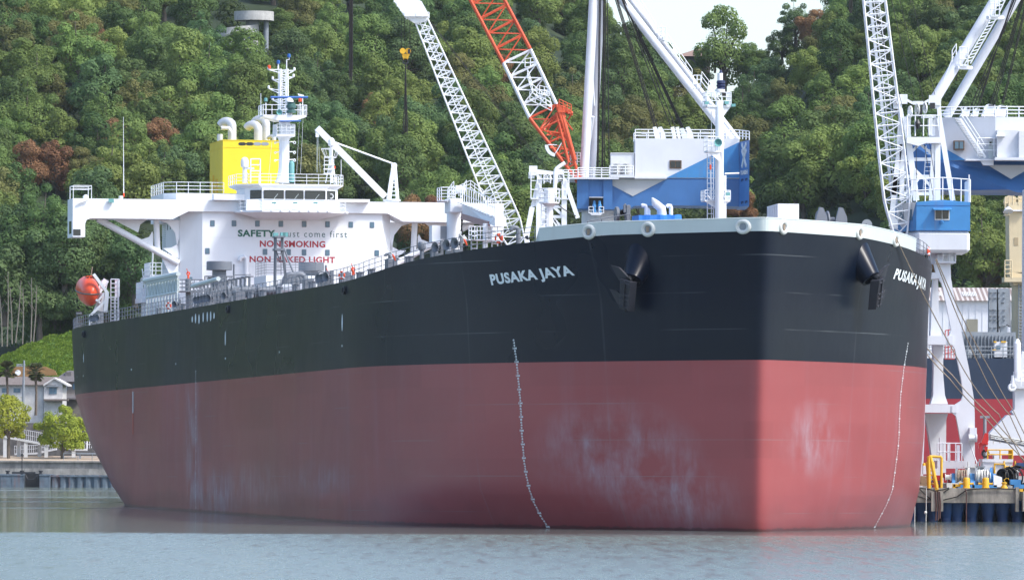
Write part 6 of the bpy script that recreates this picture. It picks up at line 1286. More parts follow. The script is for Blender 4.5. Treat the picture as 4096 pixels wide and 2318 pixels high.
for a, top, bot, lab in ((155, 1000, 1290, 'thin pale rope hanging into the water left of the pier'), (275, 930, 1280, 'thin rope with a white float hanging from the pier')):
    mb = MB(); mb.path([PZ(a+4, top, Yq-.4), PZ(a, bot, Yq-.5)], .03, n=4)
    if a == 275: mb.ball(PZ(270, 1185, Yq-.5), .13, 8, 6)
    solo(mb, 'hanging_rope', M['ltgreyd'], lab, 'rope', PZ(a, bot))
mb = MB(); mb.add([(xq0, Yq+30, zq-.006), (140, Yq+30, zq-.006), (140, 921, zq-.006), (PZ(500, 0, 620).x-60, 921, zq-.006), (PZ(500, 0, 620).x-16, 760, zq-.006)], [(0, 1, 2, 3, 4)]); qy = tag(mb.build('quay_apron', M['conc']), kind='structure')
# yellow double bollards
for a, lab in ((712, 'yellow bollard in front of the pale rope reel, left of the pair'), (915, 'yellow bollard in front of the blue flanged rope reel'), ):
    p = PZ(a, 930); p.z = zq; y = Yq+1; mb = MB(); mb.lathe((p.x, y, zq), [(.34, 0), (.34, .05), (.27, .07), (.27, .76), (.22, .84), (.1, .87)], 20)
    for s in (-1, 1): mb.lathe((p.x+s*.2, y, zq+.36), [(.08, 0), (.08, .32), (.11, .34), (.11, .38)], 10, (s, 0, 0))
    solo(mb, 'bollard', M['yellow2'], lab, 'bollard', (p.x, y, zq), 'yellow bollards on the pier edge', smooth=True)
p = PZ(1112, 930); mb = MB(); mb.lathe((p.x, Yq+1, zq), [(.3, 0), (.28, .1), (.17, .25), (.17, .36), (.24, .4), (.24, .46), (.12, .5)], 20); solo(mb, 'bollard', M['yellow2'], 'short round yellow bollard right of the white windbreak plate', 'bollard', (p.x, Yq+1, zq), 'yellow bollards on the pier edge', smooth=True)
# rope reels
def reel(a0, a1, b0, b1, lab, flange, n_=9, Y=Yq+4):
    p, q = PZ(a0, b0, Y), PZ(a1, b1, Y); r_ = (p.z-q.z)/2; cz = (p.z+q.z)/2; e = thing('rope_reel', lab, 'rope reel', ((p.x+q.x)/2, Y, zq), 'rope reels on the pier')
    ax = Vector((1, -.18, 0)).normalized(); wd = (q.x-p.x)-.0
    for t, mm in ((0, M['stgrey'] if flange != 'blue2' else M['stgrey']), (1, M['ltgreyd'] if flange != 'blue2' else M['blue2'])):
        mb = MB(); mb.lathe(Vector((p.x+wd*t, Y, cz)), [(r_, -.06), (r_, .06), (.3, .07)], 28, ax); mb.build('flange', mm, e, smooth=True)
    mb = MB()
    for i in range(n_): mb.torus(Vector((p.x, Y, cz))+ax*(wd*(i+.7)/(n_+.4)), r_*(.66+.06*math.sin(i*2.1)), wd/n_*.55, ax+Vector((0, .12*math.sin(i*3.), .1*math.cos(i*2.))), n=22, m=6)
    mb.build('rope_coil', M['ltgreyd'] if flange == 'blue2' else M['rope'], e, smooth=True)
    mb = MB()
    for s in (-.3, wd+.2): mb.prism([(p.x+s-.1, Y-.9, zq), (p.x+s-.1, Y+.9, zq), (p.x+s-.1, Y+.2, cz+.2), (p.x+s-.1, Y-.2, cz+.2)], (.25, 0, 0))
    mb.box((p.x-.4, Y-1, zq), (p.x+wd+.4, Y+1, zq+.25)); mb.build('reel_stand', M['blue2'], e)
reel(600, 728, 712, 880, 'rope reel with pale flanges behind the left yellow bollard', 'x'); reel(810, 965, 708, 890, 'rope reel with a blue right flange behind the second yellow bollard', 'blue2', 10)
mb = MB(); p = PZ(508, 780); mb.lathe(Vector((p.x, Yq+3.5, PZ(0, 812).z)), [(.3, 0), (.3, .04), (.2, .06), (.2, .42), (.3, .44), (.3, .48)], 22, (1, -.1, 0)); mb.box((p.x+.1, Yq+3, zq), (p.x+1, Yq+4, zq+.4)); solo(mb, 'capstan_drum', M['ltgreyd'], 'small white winch drum left of the pale rope reel', 'winch', (p.x, Yq+3.5, zq), smooth=True)
mb = MB(); a, b = PZ(400, 860), PZ(575, 770); mb.box((a.x, Yq+6, zq), (b.x, Yq+8, zq+1.0)); mb.box((a.x+.9, Yq+5.6, zq+.9), (b.x-.3, Yq+8, b.z)); mb.tube((b.x-.2, Yq+5, zq+.5), (b.x+.5, Yq+5, zq+.5), .4, n=12); solo(mb, 'red_winch', paint('winch_red', (.4, .01, .015), .5, .1), 'red winch frame behind the small white drum', 'winch', (a.x, Yq+7, zq))
# yellow gangway gate and stair
e = thing('boarding_gate', 'yellow tube gate with a steep stair at the left end of the pier', 'gate', PZ(370, 930))
mb = MB(); mb.path([PZ(308, 930), PZ(305, 595), PZ(320, 588), PZ(345, 700), PZ(390, 930)], .15, n=8); mb.path([PZ(312, 592, Yq+1), PZ(436, 598, Yq+1), PZ(440, 610, Yq+1), PZ(437, 935, Yq+1)], .11, n=8); mb.build('gate_frame', M['yellow2'], e, smooth=True)
mb = MB(); mb.ladder(PZ(335, 930, Yq+.3), PZ(318, 650, Yq+.3), .6, (1, 0, 0), .05); mb.box(PZ(372, 965, Yq-.1), PZ(405, 888, Yq+.3)); mb.build('gate_step', M['yellow2'], e)
mb = MB(); mb.rail([PZ(330, 900, Yq+.5), PZ(420, 900, Yq+.5)], .35, .5, .03, bars=2); mb.build('gate_rail', M['txtnavy'], e)
# white equipment: platform in front of portal, container with yellow rails, white door cabinet
mb = MB(); a, b = PZ(395, 720, 566), PZ(690, 640, 566); mb.box((a.x, 566, a.z), (b.x, 571, b.z)); mb.rail([(PZ(400, 0, 566).x, 566, b.z), (PZ(655, 0, 566).x, 566, b.z)], 1.45, .5, .045, bars=2); mb.box((PZ(430, 0, 566).x, 567, b.z), (PZ(455, 0, 566).x, 568, b.z+1.9)); mb.box((PZ(520, 0, 566).x, 567.5, b.z), (PZ(545, 0, 566).x, 568, b.z+1.5)); mb.box((PZ(620, 0, 566).x, 567, b.z), (PZ(645, 0, 566).x, 568, b.z+1.3))
solo(mb, 'equipment_platform', M['white2'], 'white railed equipment platform between the portal legs', 'platform', (a.x, 566, a.z))
e = thing('pump_container', 'white container with yellow roof railing behind the rope reels', 'container', (PZ(1040, 0, 562).x, 562, zq))
a, b = PZ(885, 620, 562), PZ(1190, 890, 562); mb = MB(); mb.box((a.x, 562, zq), (b.x, 566, a.z)); mb.box((a.x-.1, 561.9, a.z-.25), (b.x+.05, 566.1, a.z)); mb.build('container_body', M['white2'], e)
mb = MB(); mb.rail([(PZ(930, 0, 562).x, 562, a.z), (b.x, 562, a.z), (b.x, 566, a.z)], .75, 1.0, .05, bars=2); mb.path([PZ(1000, 780, 561.5), PZ(1000, 672, 561.5), PZ(1108, 674, 561.5), PZ(1108, 860, 561.5)], .09, n=6); mb.ladder(PZ(1160, 760, 561.7), PZ(1160, 640, 561.7), .9, (1, 0, 0), .05); mb.build('yellow_railing', M['yellow2'], e)
mb = MB(); mb.box(PZ(1003, 780, 561.6), PZ(1105, 680, 561.9)); mb.build('container_door', M['white'], e)
mb = MB(); mb.prism([PZ(992, 915, 559.), PZ(1085, 915, 559.), PZ(1080, 812, 559.), PZ(992, 785, 559.)], (0, .15, 0)); solo(mb, 'windbreak_plate', M['white'], 'white slanted plate standing between yellow bollards', 'plate', PZ(1040, 915))
# cable coils, blue machinery, palettes at the right end
mb = MB()
for k, (a, b, r_) in enumerate(((1085, 790, .5), (1130, 800, .6), (1165, 795, .7), (1215, 800, .7), (1255, 790, .8), (1290, 795, .8))):
    for j in range(3): mb.torus(PZ(a+j*6, b+j*5, 560.), r_, .06, (.5+.2*j, 1, .1*k), n=16, m=5)
solo(mb, 'cable_coils', M['wire'], 'black coiled cables heaped at the right of the pier', 'cables', PZ(1200, 840))
mb = MB(); a, b = PZ(1170, 890, 558.), PZ(1280, 838, 558.); mb.box((a.x, 558, a.z), (b.x, 560, b.z)); mb.box((a.x+.3, 558, a.z-.6), (b.x+1.5, 560, a.z)); solo(mb, 'blue_crate', M['blue2'], 'blue steel crate below the coiled cables', 'crate', (a.x, 558, zq))
mb = MB(); a = PZ(1240, 660, 561.); mb.box((a.x, 561, PZ(0, 720, 561).z), (a.x+4, 563, a.z)); mb.box((a.x+1, 561, zq), (a.x+5, 563, PZ(0, 760, 561).z)); solo(mb, 'blue_generator', paint('generator_blue', (.02, .06, .16), .5, .1), 'dark blue machine at the right edge above the cables', 'generator', (a.x, 561, zq))
mb = MB()
for k in range(3): mb.beam(PZ(1110+k*10, 830, 559.5), PZ(1150+k*8, 880+k*6, 559.5), .12, .3)
mb.box(PZ(1265, 965, Yq-.3), PZ(1300, 935, Yq+.2)); mb.box(PZ(560, 915, Yq+1.2), PZ(635, 885, Yq+1.9)); mb.box(PZ(565, 885, Yq+1.2), PZ(580, 940, Yq+1.9)); solo(mb, 'yellow_chocks', M['yellow2'], 'small yellow striped barriers along the pier edge', 'barrier', PZ(1130, 880))
mb = MB()
for k in range(6): mb.beam(PZ(190, 890-k*17, 560.), PZ(300, 900-k*17, 560.), .09, .14)
mb.beam(PZ(220, 900, 559.), PZ(220, 820, 559.), .09); mb.beam(PZ(190, 895, 559.), PZ(300, 820, 559.), .09); solo(mb, 'timber_stack', paint('timber', (.3, .2, .12), .9, .2), 'stack of timber and steel beside the yellow gate', 'timber', PZ(240, 900))
mb = MB(); mb.box(PZ(245, 780, 560.), PZ(350, 690, 561.)); q = solo(mb, 'switch_box', M['white2'], 'white switch box with yellow lamps behind the yellow gate', 'box', PZ(300, 780))
mb = MB()
for a in (255, 285, 315, 345): mb.lathe(PZ(a, 690, 560.3), [(.14, 0), (.14, .18), (.05, .22)], 8)
mb.build('warning_lamp', M['yellow2'], q, off=tuple(q.location))
rr = random.Random(8)
for i, (a, b, s, mt, lab) in enumerate(((478, 870, .35, 'ltgreyd', 'pale gas cylinder rack left of the red winch'), (760, 700, .5, 'ltgreyd', 'grey frame standing between the two rope reels'), (850, 695, .3, 'stgrey', 'grey shelf above the second rope reel'), (1200, 745, .45, 'ltgreyd', 'grey pump right of the white container'))):
    p = PZ(a, b, 561.); mb = MB(); mb.box((p.x-s, 561, zq), (p.x+s, 561.8, p.z)); mb.tube((p.x-s*.6, 560.9, p.z), (p.x-s*.6, 560.9, p.z+.4), .08, n=6); mb.tube((p.x+s*.6, 560.9, p.z), (p.x+s*.6, 560.9, p.z+.25), .08, n=6); mb.box((p.x-s*1.3, 560.8, p.z-.1), (p.x+s*1.3, 561.9, p.z)); solo(mb, 'quay_fitting', M[mt], lab, 'equipment', (p.x, 561, zq))
# ================================================================== MOORING ROPES
RZ = lambda a, b: (3650+a*.3777, 1100+b*.3777)
def rope(pts, lab, r_=.055):
    mb = MB(); P_ = [Vector(p) for p in pts]; out = []
    for a, b in zip(P_, P_[1:]):
        for k in range(12): t = k/12; out.append(a.lerp(b, t)+Vector((0, 0, -.012*(b-a).length*4*t*(1-t))))
    out.append(P_[-1]); mb.path(out, r_, n=6); solo(mb, 'mooring_rope', M['rope'], lab, 'mooring rope', P_[-1], 'mooring ropes from the bow to the pier', smooth=True)
r0 = at(RP); rope([r0, W(*RZ(460, 850), 520), W(3995, 1655, 558), W(4180, 1990, 575)], 'long mooring rope from the fairlead in the white bulwark across the bow name', .045)
s1, s2 = W(3743, 1040, 521), W(3746, 1036, 522)
rope([s1, W(*RZ(800, 1150), 548), W(4040, 1660, 560), W(4200, 1990, 570)], 'left one of the close pair of ropes from the right shoulder of the bow', .045); rope([s2, W(*RZ(850, 1050), 552), W(4052, 1640, 562), W(4220, 1960, 575)], 'right one of the close pair of ropes from the right shoulder of the bow', .045)
b1, b2 = W(3690, 1370, 530), W(3690, 1395, 530)
rope([b1, W(3810, 1500, 535), W(3952, 1650, 545), W(4200, 1905, 562)], 'upper of the two lower ropes emerging behind the bow side', .045); rope([b2, W(3800, 1515, 535), W(3925, 1650, 545), W(4200, 1935, 562)], 'lower of the two lower ropes emerging behind the bow side', .045)
# ================================================================== LEVEL LUFFING CRANE, RED AND WHITE BOOM
Y1 = 750.; G1 = lambda a, b, Y=Y1: W(2100+a*.2747, 600+b*.2747, Y)       # read in the enlarged crane view
G3 = lambda a, b, Y=Y1: W(2100+a*.4808, b*.4808, Y)
c1 = thing('harbour_crane', 'tall blue and white shipyard crane with a red and white lattice boom behind the bow', 'crane', (W(2392, 1000, Y1).x, Y1+2, zq))
D1 = 9.
def X1(u): return W(u, 715, Y1).x
def Z1(v, Y=Y1): return W(2560, v, Y).z
mb = MB(); mb.prism([G1(760, 410), G1(1150, 410), G1(1150, 870), G1(745, 865), G1(770, 760), G1(790, 650), G1(775, 560)][::-1], (0, D1, 0)); mb.box((G1(930, 0).x, Y1-.5, Z1(715)), (G1(760, 0).x, Y1, Z1(836)))
mb.box((G1(1145, 0).x, Y1-.6, Z1(715)), (G1(1275, 0).x, Y1+.1, Z1(838)))
mb.prism([G1(1150, 415), G1(2300, 415), W(2960, 715, Y1), W(2996, 715, Y1), W(2996, 826, Y1), W(2700, 821, Y1), G1(1600, 812), G1(1500, 862), G1(1150, 868)][::-1], (0, D1, 0))
col_ = mb.build('slewing_column', M['blue'], c1)
mb = MB(); mb.prism([G1(1080, 414, Y1-.08), G1(1570, 672, Y1-.08), G1(2062, 420, Y1-.08)][::-1], (0, .06, 0)); mb.build('chevron', M['stgrey'] if 0 else paint('chevron_grey', (.42, .44, .46), .5, .06), c1)
mb = MB(); mb.box((G1(930, 0).x+.02, Y1-.25, Z1(715)), (G1(1145, 0).x, Y1-.06, Z1(790))); mb.build('recess_panel', M['blue'], c1)
mb = MB(); mb.box((G1(940, 0).x, Y1-1.4, Z1(790)), (G1(1140, 0).x, Y1, Z1(792.5))); mb.build('motor_canopy', M['white2'], c1)
mb = MB(); mb.box((G1(940, 0).x, Y1-.12, Z1(793)), (G1(1140, 0).x, Y1-.05, Z1(836))); mb.build('motor_opening', M['black'], c1)
for a in (1008, 1085): mb = MB(); p = G1(a, 945, Y1-.9); mb.lathe((p.x, Y1-.9, Z1(861)), [(.22, 0), (.22, .5), (.17, .55), (.17, .75), (.22, .8), (.22, 1.1), (.15, 1.2), (.15, 1.4), (.08, 1.55)], 14); mb.build('slewing_motor', M['blue2'], c1, smooth=True)
mb = MB(); p, q = G1(925, 955), G1(1140, 955); mb.prism([(p.x+.3, Y1-2, p.z), (q.x-.3, Y1-2, p.z), (q.x, Y1-2, p.z+.3), (p.x, Y1-2, p.z+.3)], (0, .1, 0)); mb.rail([(p.x, Y1-2, Z1(856)), (p.x+.5, Y1-2, Z1(856))], .7, .5, .04, bars=2); mb.rail([(q.x-.5, Y1-2, Z1(856)), (q.x, Y1-2, Z1(856))], .7, .5, .04, bars=2); mb.build('motor_platform', M['white2'], c1)
mb = MB(); p, q = G1(830, 870), G1(1310, 870); cx = (p.x+q.x)/2; mb.lathe((cx, Y1+D1/2, zq), [((q.x-p.x)/2, 0), ((q.x-p.x)/2, Z1(837)-zq)], 36); mb.box((cx-5, Y1-1, zq), (cx+5, Y1+10, zq+8)); mb.build('pedestal', M['white2'], c1, smooth=True)
mb = MB(); mb.box((X1(2268), Y1-1.2, Z1(718.5)), (X1(2475), Y1+D1, Z1(711))); mb.box((X1(2440), Y1-1.2, Z1(712)), (X1(2537), Y1, Z1(700))); mb.box((X1(2538), Y1-.6, Z1(715)), (X1(2667), Y1, Z1(707)))
mb.box((X1(2253), Y1+.5, Z1(717)), (X1(2312), Y1+4, Z1(712))); mb.build('platform', M['white2'], c1)
mb = MB(); mb.rail([(X1(2311), Y1-1.1, Z1(711)), (X1(2437), Y1-1.1, Z1(711))], Z1(674)-Z1(711)+.0, .9, .05, bars=4); mb.rail([(X1(2438), Y1-1.1, Z1(700)), (X1(2532), Y1-1.1, Z1(700))], Z1(665)-Z1(700), .8, .05, bars=3); mb.rail([(X1(2254), Y1+.5, Z1(713)), (X1(2312), Y1+.5, Z1(713))], Z1(680)-Z1(713), .5, .045, bars=3); mb.rail([(X1(2270), Y1+3, Z1(655)), (X1(2322), Y1+3, Z1(655))], 1.3, .4, .045, bars=4); mb.build('railing', M['white'], c1)
# machinery house
mb = MB(); mb.box((X1(2540), Y1, Z1(712)), (X1(2957), Y1+D1, Z1(553))); mh = mb.build('machinery_house', M['white2'], c1)
mb = MB(); mb.prism([W(2666, 711, Y1-.1), W(2956.5, 711, Y1-.1), W(2956.5, 568, Y1-.1)][::-1], (0, .07, 0)); mb.build('blue_wedge', M['blue2'], mh)
endp = [W(2957, 566, Y1), W(2997, 577, Y1-5), W(2997, 826, Y1-5), W(2957, 822, Y1)]
mb = MB(); p, q = X1(2957), W(2997, 700, Y1-5).x; mb.prism([(p, Y1, Z1(826)), (q, Y1-5, Z1(826)), (q, Y1+D1, Z1(826)), (p, Y1+D1, Z1(826))], (0, 0, Z1(566)-Z1(826))); ef = mb.build('end_face', paint('end_face_sunlit_blue', (.06, .2, .5), .5, .06), mh)  # lighter copy of the crane blue, sunlight painted into this face
def endmap(u0, u1, v0, v1):
    P0 = Vector((p, Y1, 0)); P1 = Vector((q, Y1-5, 0)); n_ = Vector((-(P1-P0).y*-1, 0, 0))
    nn = Vector(((P1-P0).y, -(P1-P0).x, 0)).normalized()*.05
    if nn.y > 0: nn = -nn
    def f(s, t): uu = (u0+(u1-u0)*s-2957)/40; v = v1+(v0-v1)*t; b_ = P0.lerp(P1, uu); return Vector((b_.x, b_.y, Z1(v)))+nn
    return f
mb = MB(); f = endmap(2962, 2993, 1, 1); put_text(mb, 'TSUNEISHI', endmap(2963, 2992, 682, 700), .05); mb.build('lettering', M['txtwhite'], mh)
mb = MB()
for (a, b) in (((2969, 577), (2979, 612)), ((2986, 577), (2976, 612)), ((2969, 602), (2980, 640)), ((2986, 602), (2976, 640)), ((2977, 628), (2969, 668)), ((2977, 628), (2986, 668)), ((2976, 640), (2979, 640))):
    g0 = endmap(a[0], a[0]+1, a[1], a[1]); q0, q1 = endmap(a[0], a[0], a[1], a[1])(0, 0), endmap(b[0], b[0], b[1], b[1])(0, 0); mb.beam(q0, q1, .12, .35, up=(0, 0, 1))
mb.build('emblem', M['txtwhite'], mh)
for u in (2967, 2983):
    for v in (723, 813): mb = MB(); put_text(mb, 'P', endmap(u, u+9, v-8, v+3), .06); mb.build('lettering', M['txtnavy'], mh)
mb = MB(); mb.box((X1(2443), Y1+.2, Z1(711)), (X1(2538), Y1+5, Z1(612))); mb.box((X1(2442), Y1+.1, Z1(614)), (X1(2539), Y1+5.1, Z1(611))); sh = mb.build('switch_room', M['white2'], c1)
for a in (1285, 1425):
    p, q = G1(a, 350, Y1-.6), G1(a+98, 198, Y1-.6); mb = MB(); mb.box((p.x, Y1-.6, p.z), (q.x, Y1+.1, q.z)); ac = mb.build('air_conditioner', paint('ac_cream', (.55, .54, .5), .5), sh)
    mb = MB()
    for k in (.27, .75): mb.lathe(((p.x+q.x)/2-.1, Y1-.62, p.z+(q.z-p.z)*k), [(.26, 0), (.26, .03)], 20, (0, -1, 0))
    mb.build('fan_grille', M['stgrey'], ac)
mb = MB(); p, q = G1(2105, 270), G1(2280, 150); mb.box((p.x, Y1-.1, p.z), (q.x, Y1, q.z)); wf = mb.build('window', paint('brown_frame', (.12, .07, .04), .5), mh)
mb = MB(); mb.box((p.x+.12, Y1-.13, p.z+.12), ((p.x+q.x)/2-.05, Y1-.11, q.z-.12)); mb.box(((p.x+q.x)/2+.05, Y1-.13, p.z+.12), (q.x-.12, Y1-.11, q.z-.12)); mb.build('pane', M['glass'], wf)
mb = MB(); zr4 = Z1(553); mb.rail([(X1(2540), Y1+.1, zr4), (X1(2957), Y1+.1, zr4), (W(2997, 570, Y1-5).x, Y1-4.8, Z1(566))], Z1(518)-zr4, 1.5, .045, bars=3); mb.rail([(X1(2540), Y1+D1-.3, zr4), (X1(2957), Y1+D1-.3, zr4)], Z1(518)-zr4, 1.5, .045, bars=3); mb.build('railing', M['white'], mh)
for (a0, a1) in ((1065, 1125), (1110, 1165), (1215, 1255), (1255, 1290), (1298, 1355), (1340, 1398)):
    mb = MB(); P_ = [G3(a0, 1055), G3(a0+28, 1050), G3(a1, 1100), G3(a1+8, 1150), G3(a0+20, 1150)]; mb.prism([p+Vector((0, 1+(a0 % 5), 0)) for p in P_], (0, 1.2, 0)); mb.build('winch_cover', M['white'], mh)
for a in (970, 1470): mb = MB(); mb.box(G3(a, 1112), G3(a+60, 1098)+Vector((0, 1, 0))); mb.build('roof_light', M['white2'], mh)
# A frame tubes and back stays, running up out of the picture
def tube2(u0, v0, u1, v1, r_, name, mat='white2', Ya=Y1+3, Yb=Y1+3, ext=.35):
    a, b = W(u0, v0, Ya), W(u1, v1, Yb); b = b+(b-a)*ext; mb = MB(); mb.tube(a, b, r_, n=20); return mb.build(name, M[mat], c1, smooth=True)
tube2(2336, 715, 2374, 0, .5, 'a_frame_tube', Ya=Y1+1.5, Yb=Y1+3.5); tube2(2366, 715, 2404, 0, .42, 'a_frame_tube', Ya=Y1+7, Yb=Y1+4.5)
tube2(2925, 560, 2486, 0, .45, 'back_stay', Ya=Y1+1.5, Yb=Y1+3.5); tube2(2953, 560, 2524, 0, .3, 'back_stay', Ya=Y1+7, Yb=Y1+4.5)
mb = MB(); mb.tube(G3(565, 970, Y1+2), G3(530, 1210, Y1+3.5), .2, n=8); mb.tube(G3(560, 640, Y1+3), G3(575, 880, Y1+3), .15, n=6); mb.build('a_frame_brace', M['white2'], c1, smooth=True)
mb = MB()
for (a0, b0, a1, b1) in ((930, 30, 1090, 280), (1130, 290, 1390, 660), (1470, 680, 1640, 900)):
    p, q = G3(a0, b0), G3(a1, b1)
    for d in (0, .55, 1.1): mb.tube(p+Vector((0, 0, d)), q+Vector((0, 0, d)), .035, n=4)
    k = int((q-p).length/1.1)
    for i in range(k+1): c_ = p.lerp(q, i/k); mb.tube(c_, c_+Vector((0, 0, 1.1)), .035, n=4)
    mb.beam(p, q, .6, .08)
for (a, b) in ((1110, 290), (1400, 690)): mb.box(G3(a, b+50), G3(a+60, b+44)+Vector((0, 1.2, 0))); mb.rail([G3(a, b+44), G3(a+62, b+44)], 1.4, .5, .05, bars=3)
mb.build('stay_walkway', M['white'], c1)
mb = MB()
for (a0, b0, a1, b1) in ((600, 1390, 622, -200), (608, 1390, 632, -200), (640, 1390, 655, -200), (648, 1395, 662, -200), (662, 1380, 672, -200), (700, 1380, 682, -200),
                         (1075, 1050, 690, -200), (1085, 1050, 700, -200), (1100, 1050, 708, -200), (1215, 1060, 730, -200), (1255, 1065, 735, -200), (1300, 1060, 715, -200), (1310, 1060, 722, -200), (1318, 1060, 735, -200)):
    mb.tube(G3(a0, b0, Y1+3), G3(a1, b1, Y1+3), .055, n=4, caps=False)
mb.build('wire_rope', M['wire'], c1)
# boom in alternating colours
ends = [(2313, 718, .12), (2288, 672, .35), (2172, 445, 1.), (2068, 226, 1.), (1949, 0, 1.), (1818, -250, 1.)]
P_ = [W(u, v, Y1+1.5) for u, v, _ in ends]; W_ = 3.3; D_ = 2.8
seg = [(0, 2, 'red', 5), (2, 3, 'white', 4), (3, 5, 'red', 8)]
for a, b, mt, bays in seg:
    mb = MB(); t0 = .1 if a == 0 else 1; mb.lattice(P_[a], P_[b], W_*t0, D_*t0 if a else 1.2, W_, D_, (1, 0, .0), bays, .16, .075, n=8, nb=5)
    if a == 0:
        mb.lathe(P_[0]-Vector((0, 1.2, 0)), [(.4, 0), (.4, 2.4)], 20, (0, 1, 0)); kk = W(2245, 430, Y1+1)
        mb.tube(W(2239, 423, Y1+.3), W(2300, 640, Y1+.5), .22, n=8); mb.tube(W(2225, 450, Y1+.3), W(2275, 650, Y1+.5), .15, n=8)
        for (u0, v0) in ((2230, 455), (2262, 470), (2275, 455), (2250, 520), (2215, 475), (2190, 520), (2236, 540)): mb.tube(kk, W(u0, v0, Y1+1.), .12, n=6)
        for (q0, q1) in (((2176, 520), (2245, 430)), ((2155, 520), (2235, 445)), ((2235, 445), (2290, 520)), ((2186, 540), (2262, 530)), ((2200, 590), (2280, 600)), ((2240, 480), (2230, 560)), ((2185, 525), (2262, 560)), ((2262, 440), (2290, 460)), ((2250, 425), (2290, 450)), ((2290, 450), (2272, 480))): mb.tube(W(*q0, Y1+.2), W(*q1, Y1+2), .09, n=5)
        mb.box(W(2232, 450, Y1), W(2262, 425, Y1+2)); mb.rail([W(2236, 430, Y1), W(2285, 452, Y1)], .9, .5, .04)
    mb.build('boom', M[mt], c1, smooth=True)
mb = MB()
for (a0, b0, a1, b1) in ((20, 640, 60, 760), (60, 770, 210, 890), (40, 830, 220, 920), (0, 560, 90, 545), (120, 780, 200, 800)): 
    mb.rail([G3(a0, b0, Y1), G3(a1, b1, Y1)], .9, .7, .04, bars=2); mb.beam(G3(a0, b0, Y1), G3(a1, b1, Y1), .3, .08)
mb.build('boom_walkway', M['white'], c1)
mb = MB(); cc = G3(265, 1205, Y1-.3); r_ = (G3(265, 1205).x-G3(165, 1205).x)
n = 12; ring1 = [cc+Vector((-math.cos(t)*r_, 0, -math.sin(t)*r_)) for t in [R(0)+R(80)*i/n for i in range(n+1)]]; ring2 = [cc+Vector((-math.cos(t)*r_*.72, 0, -math.sin(t)*r_*.72)) for t in [R(80)*i/n for i in range(n+1)]]
mb.add(ring1+ring2, [(i, i+1, n+2+i, n+1+i) for i in range(n)]); mb.add([p+Vector((0, .08, 0)) for p in ring1+ring2], [(i, n+1+i, n+2+i, i+1) for i in range(n)]); mb.tube(ring2[0], cc, .05); mb.tube(ring2[-1], cc+Vector((.5, 0, .2)), .05); mb.build('angle_dial', M['white'], c1)
# hanging ropes of the crane hooks
mb = MB()
for (u0, u1, b_) in ((1398, 1398, 300), (1400, 1401, 310), (1403, 1404, 300), (1407, 1407, 318), (1410, 1410, 280)): mb.tube(W(u0, -150, 742), W(u1, b_, 742), .05, n=4, caps=False)
mb.path([W(1398, 250, 742), W(1396, 300, 742), W(1400, 328, 742), W(1404, 300, 742), W(1402, 250, 742)], .06, n=5); mb.path([W(1404, 240, 742.3), W(1409, 300, 742.3), W(1406, 330, 742.3), W(1402, 298, 742.3)], .06, n=5)
solo(mb, 'hanging_sling', M['wire'], 'bundle of black ropes hanging alone from above at the left of the cranes', 'rope', W(1402, 330, 742))
mb = MB()
for s in (-1, 0, 1): mb.path([W(3403+s*3, -60, 570), W(3403+s*5, 10, 570), W(3403+s*6, 40, 570), W(3403+s*2, 52, 570)], .045, n=5)
solo(mb, 'hanging_sling', M['wire'], 'short black slings at the top edge left of the right lattice boom', 'rope', W(3403, 52, 570))
# ================================================================== WHITE JIB CRANES (two of the same family)
def aframe_crane(e, Y, G, top, s, mats):
    pass
Y2 = 722.; H2 = lambda a, b, Y=Y2: W(1300+a*.8239, b*.8239, Y)
c2 = thing('jib_crane', 'white lattice boom crane standing behind the tanker left of the blue one', 'crane', (W(2200, 1000, Y2).x, Y2, zq))
a, b = W(2078, 1000, Y2), W(1687, 86, Y2); mb = MB(); mb.lattice(a, b, 3.1, 2.2, 1.35, 1.2, (1, 0, 0), 26, .095, .055, taper=[(0, .5), (.12, .95), (.3, 1), (1, 1)]); mb.build('boom', M['white'], c2)
mb = MB(); mb.ladder(a.lerp(b, .08), b, .5, (1, 0, 0), .03); mb.beam(a.lerp(b, .1)+Vector((-.2, 1, 0)), b+Vector((-.2, 1, 0)), .35, .1); mb.build('boom_ladder', M['white'], c2)
hd = [H2(335, 5), H2(395, -30), H2(470, 10), H2(505, 75), H2(495, 100), H2(440, 115), H2(390, 85)]
mb = MB(); mb.prism([p+Vector((0, -.9, 0)) for p in hd], (0, .25, 0)); mb.prism([p+Vector((0, .9, 0)) for p in hd], (0, .25, 0)); mb.rail([H2(335, 12, Y2-1.2), H2(395, 95, Y2-1.2)], .7, .5, .04); mb.rail([H2(420, 90, Y2-1.2), H2(505, 88, Y2-1.2)], .6, .4, .04, bars=2); mb.box(H2(385, 80, Y2-1.4), H2(440, 68, Y2+1.4)); mb.box(H2(440, 80, Y2-1.4), H2(500, 68, Y2)); mb.build('boom_head', M['white'], c2)
for a_ in ((372, 10), (430, 20)): mb = MB(); mb.lathe(H2(*a_, Y2-.5), [(.4, 0), (.4, .08), (.15, .1), (.15, .4), (.4, .42), (.4, .5)], 18, (0, 1, 0)); mb.build('sheave', M['stgrey'], c2, smooth=True)
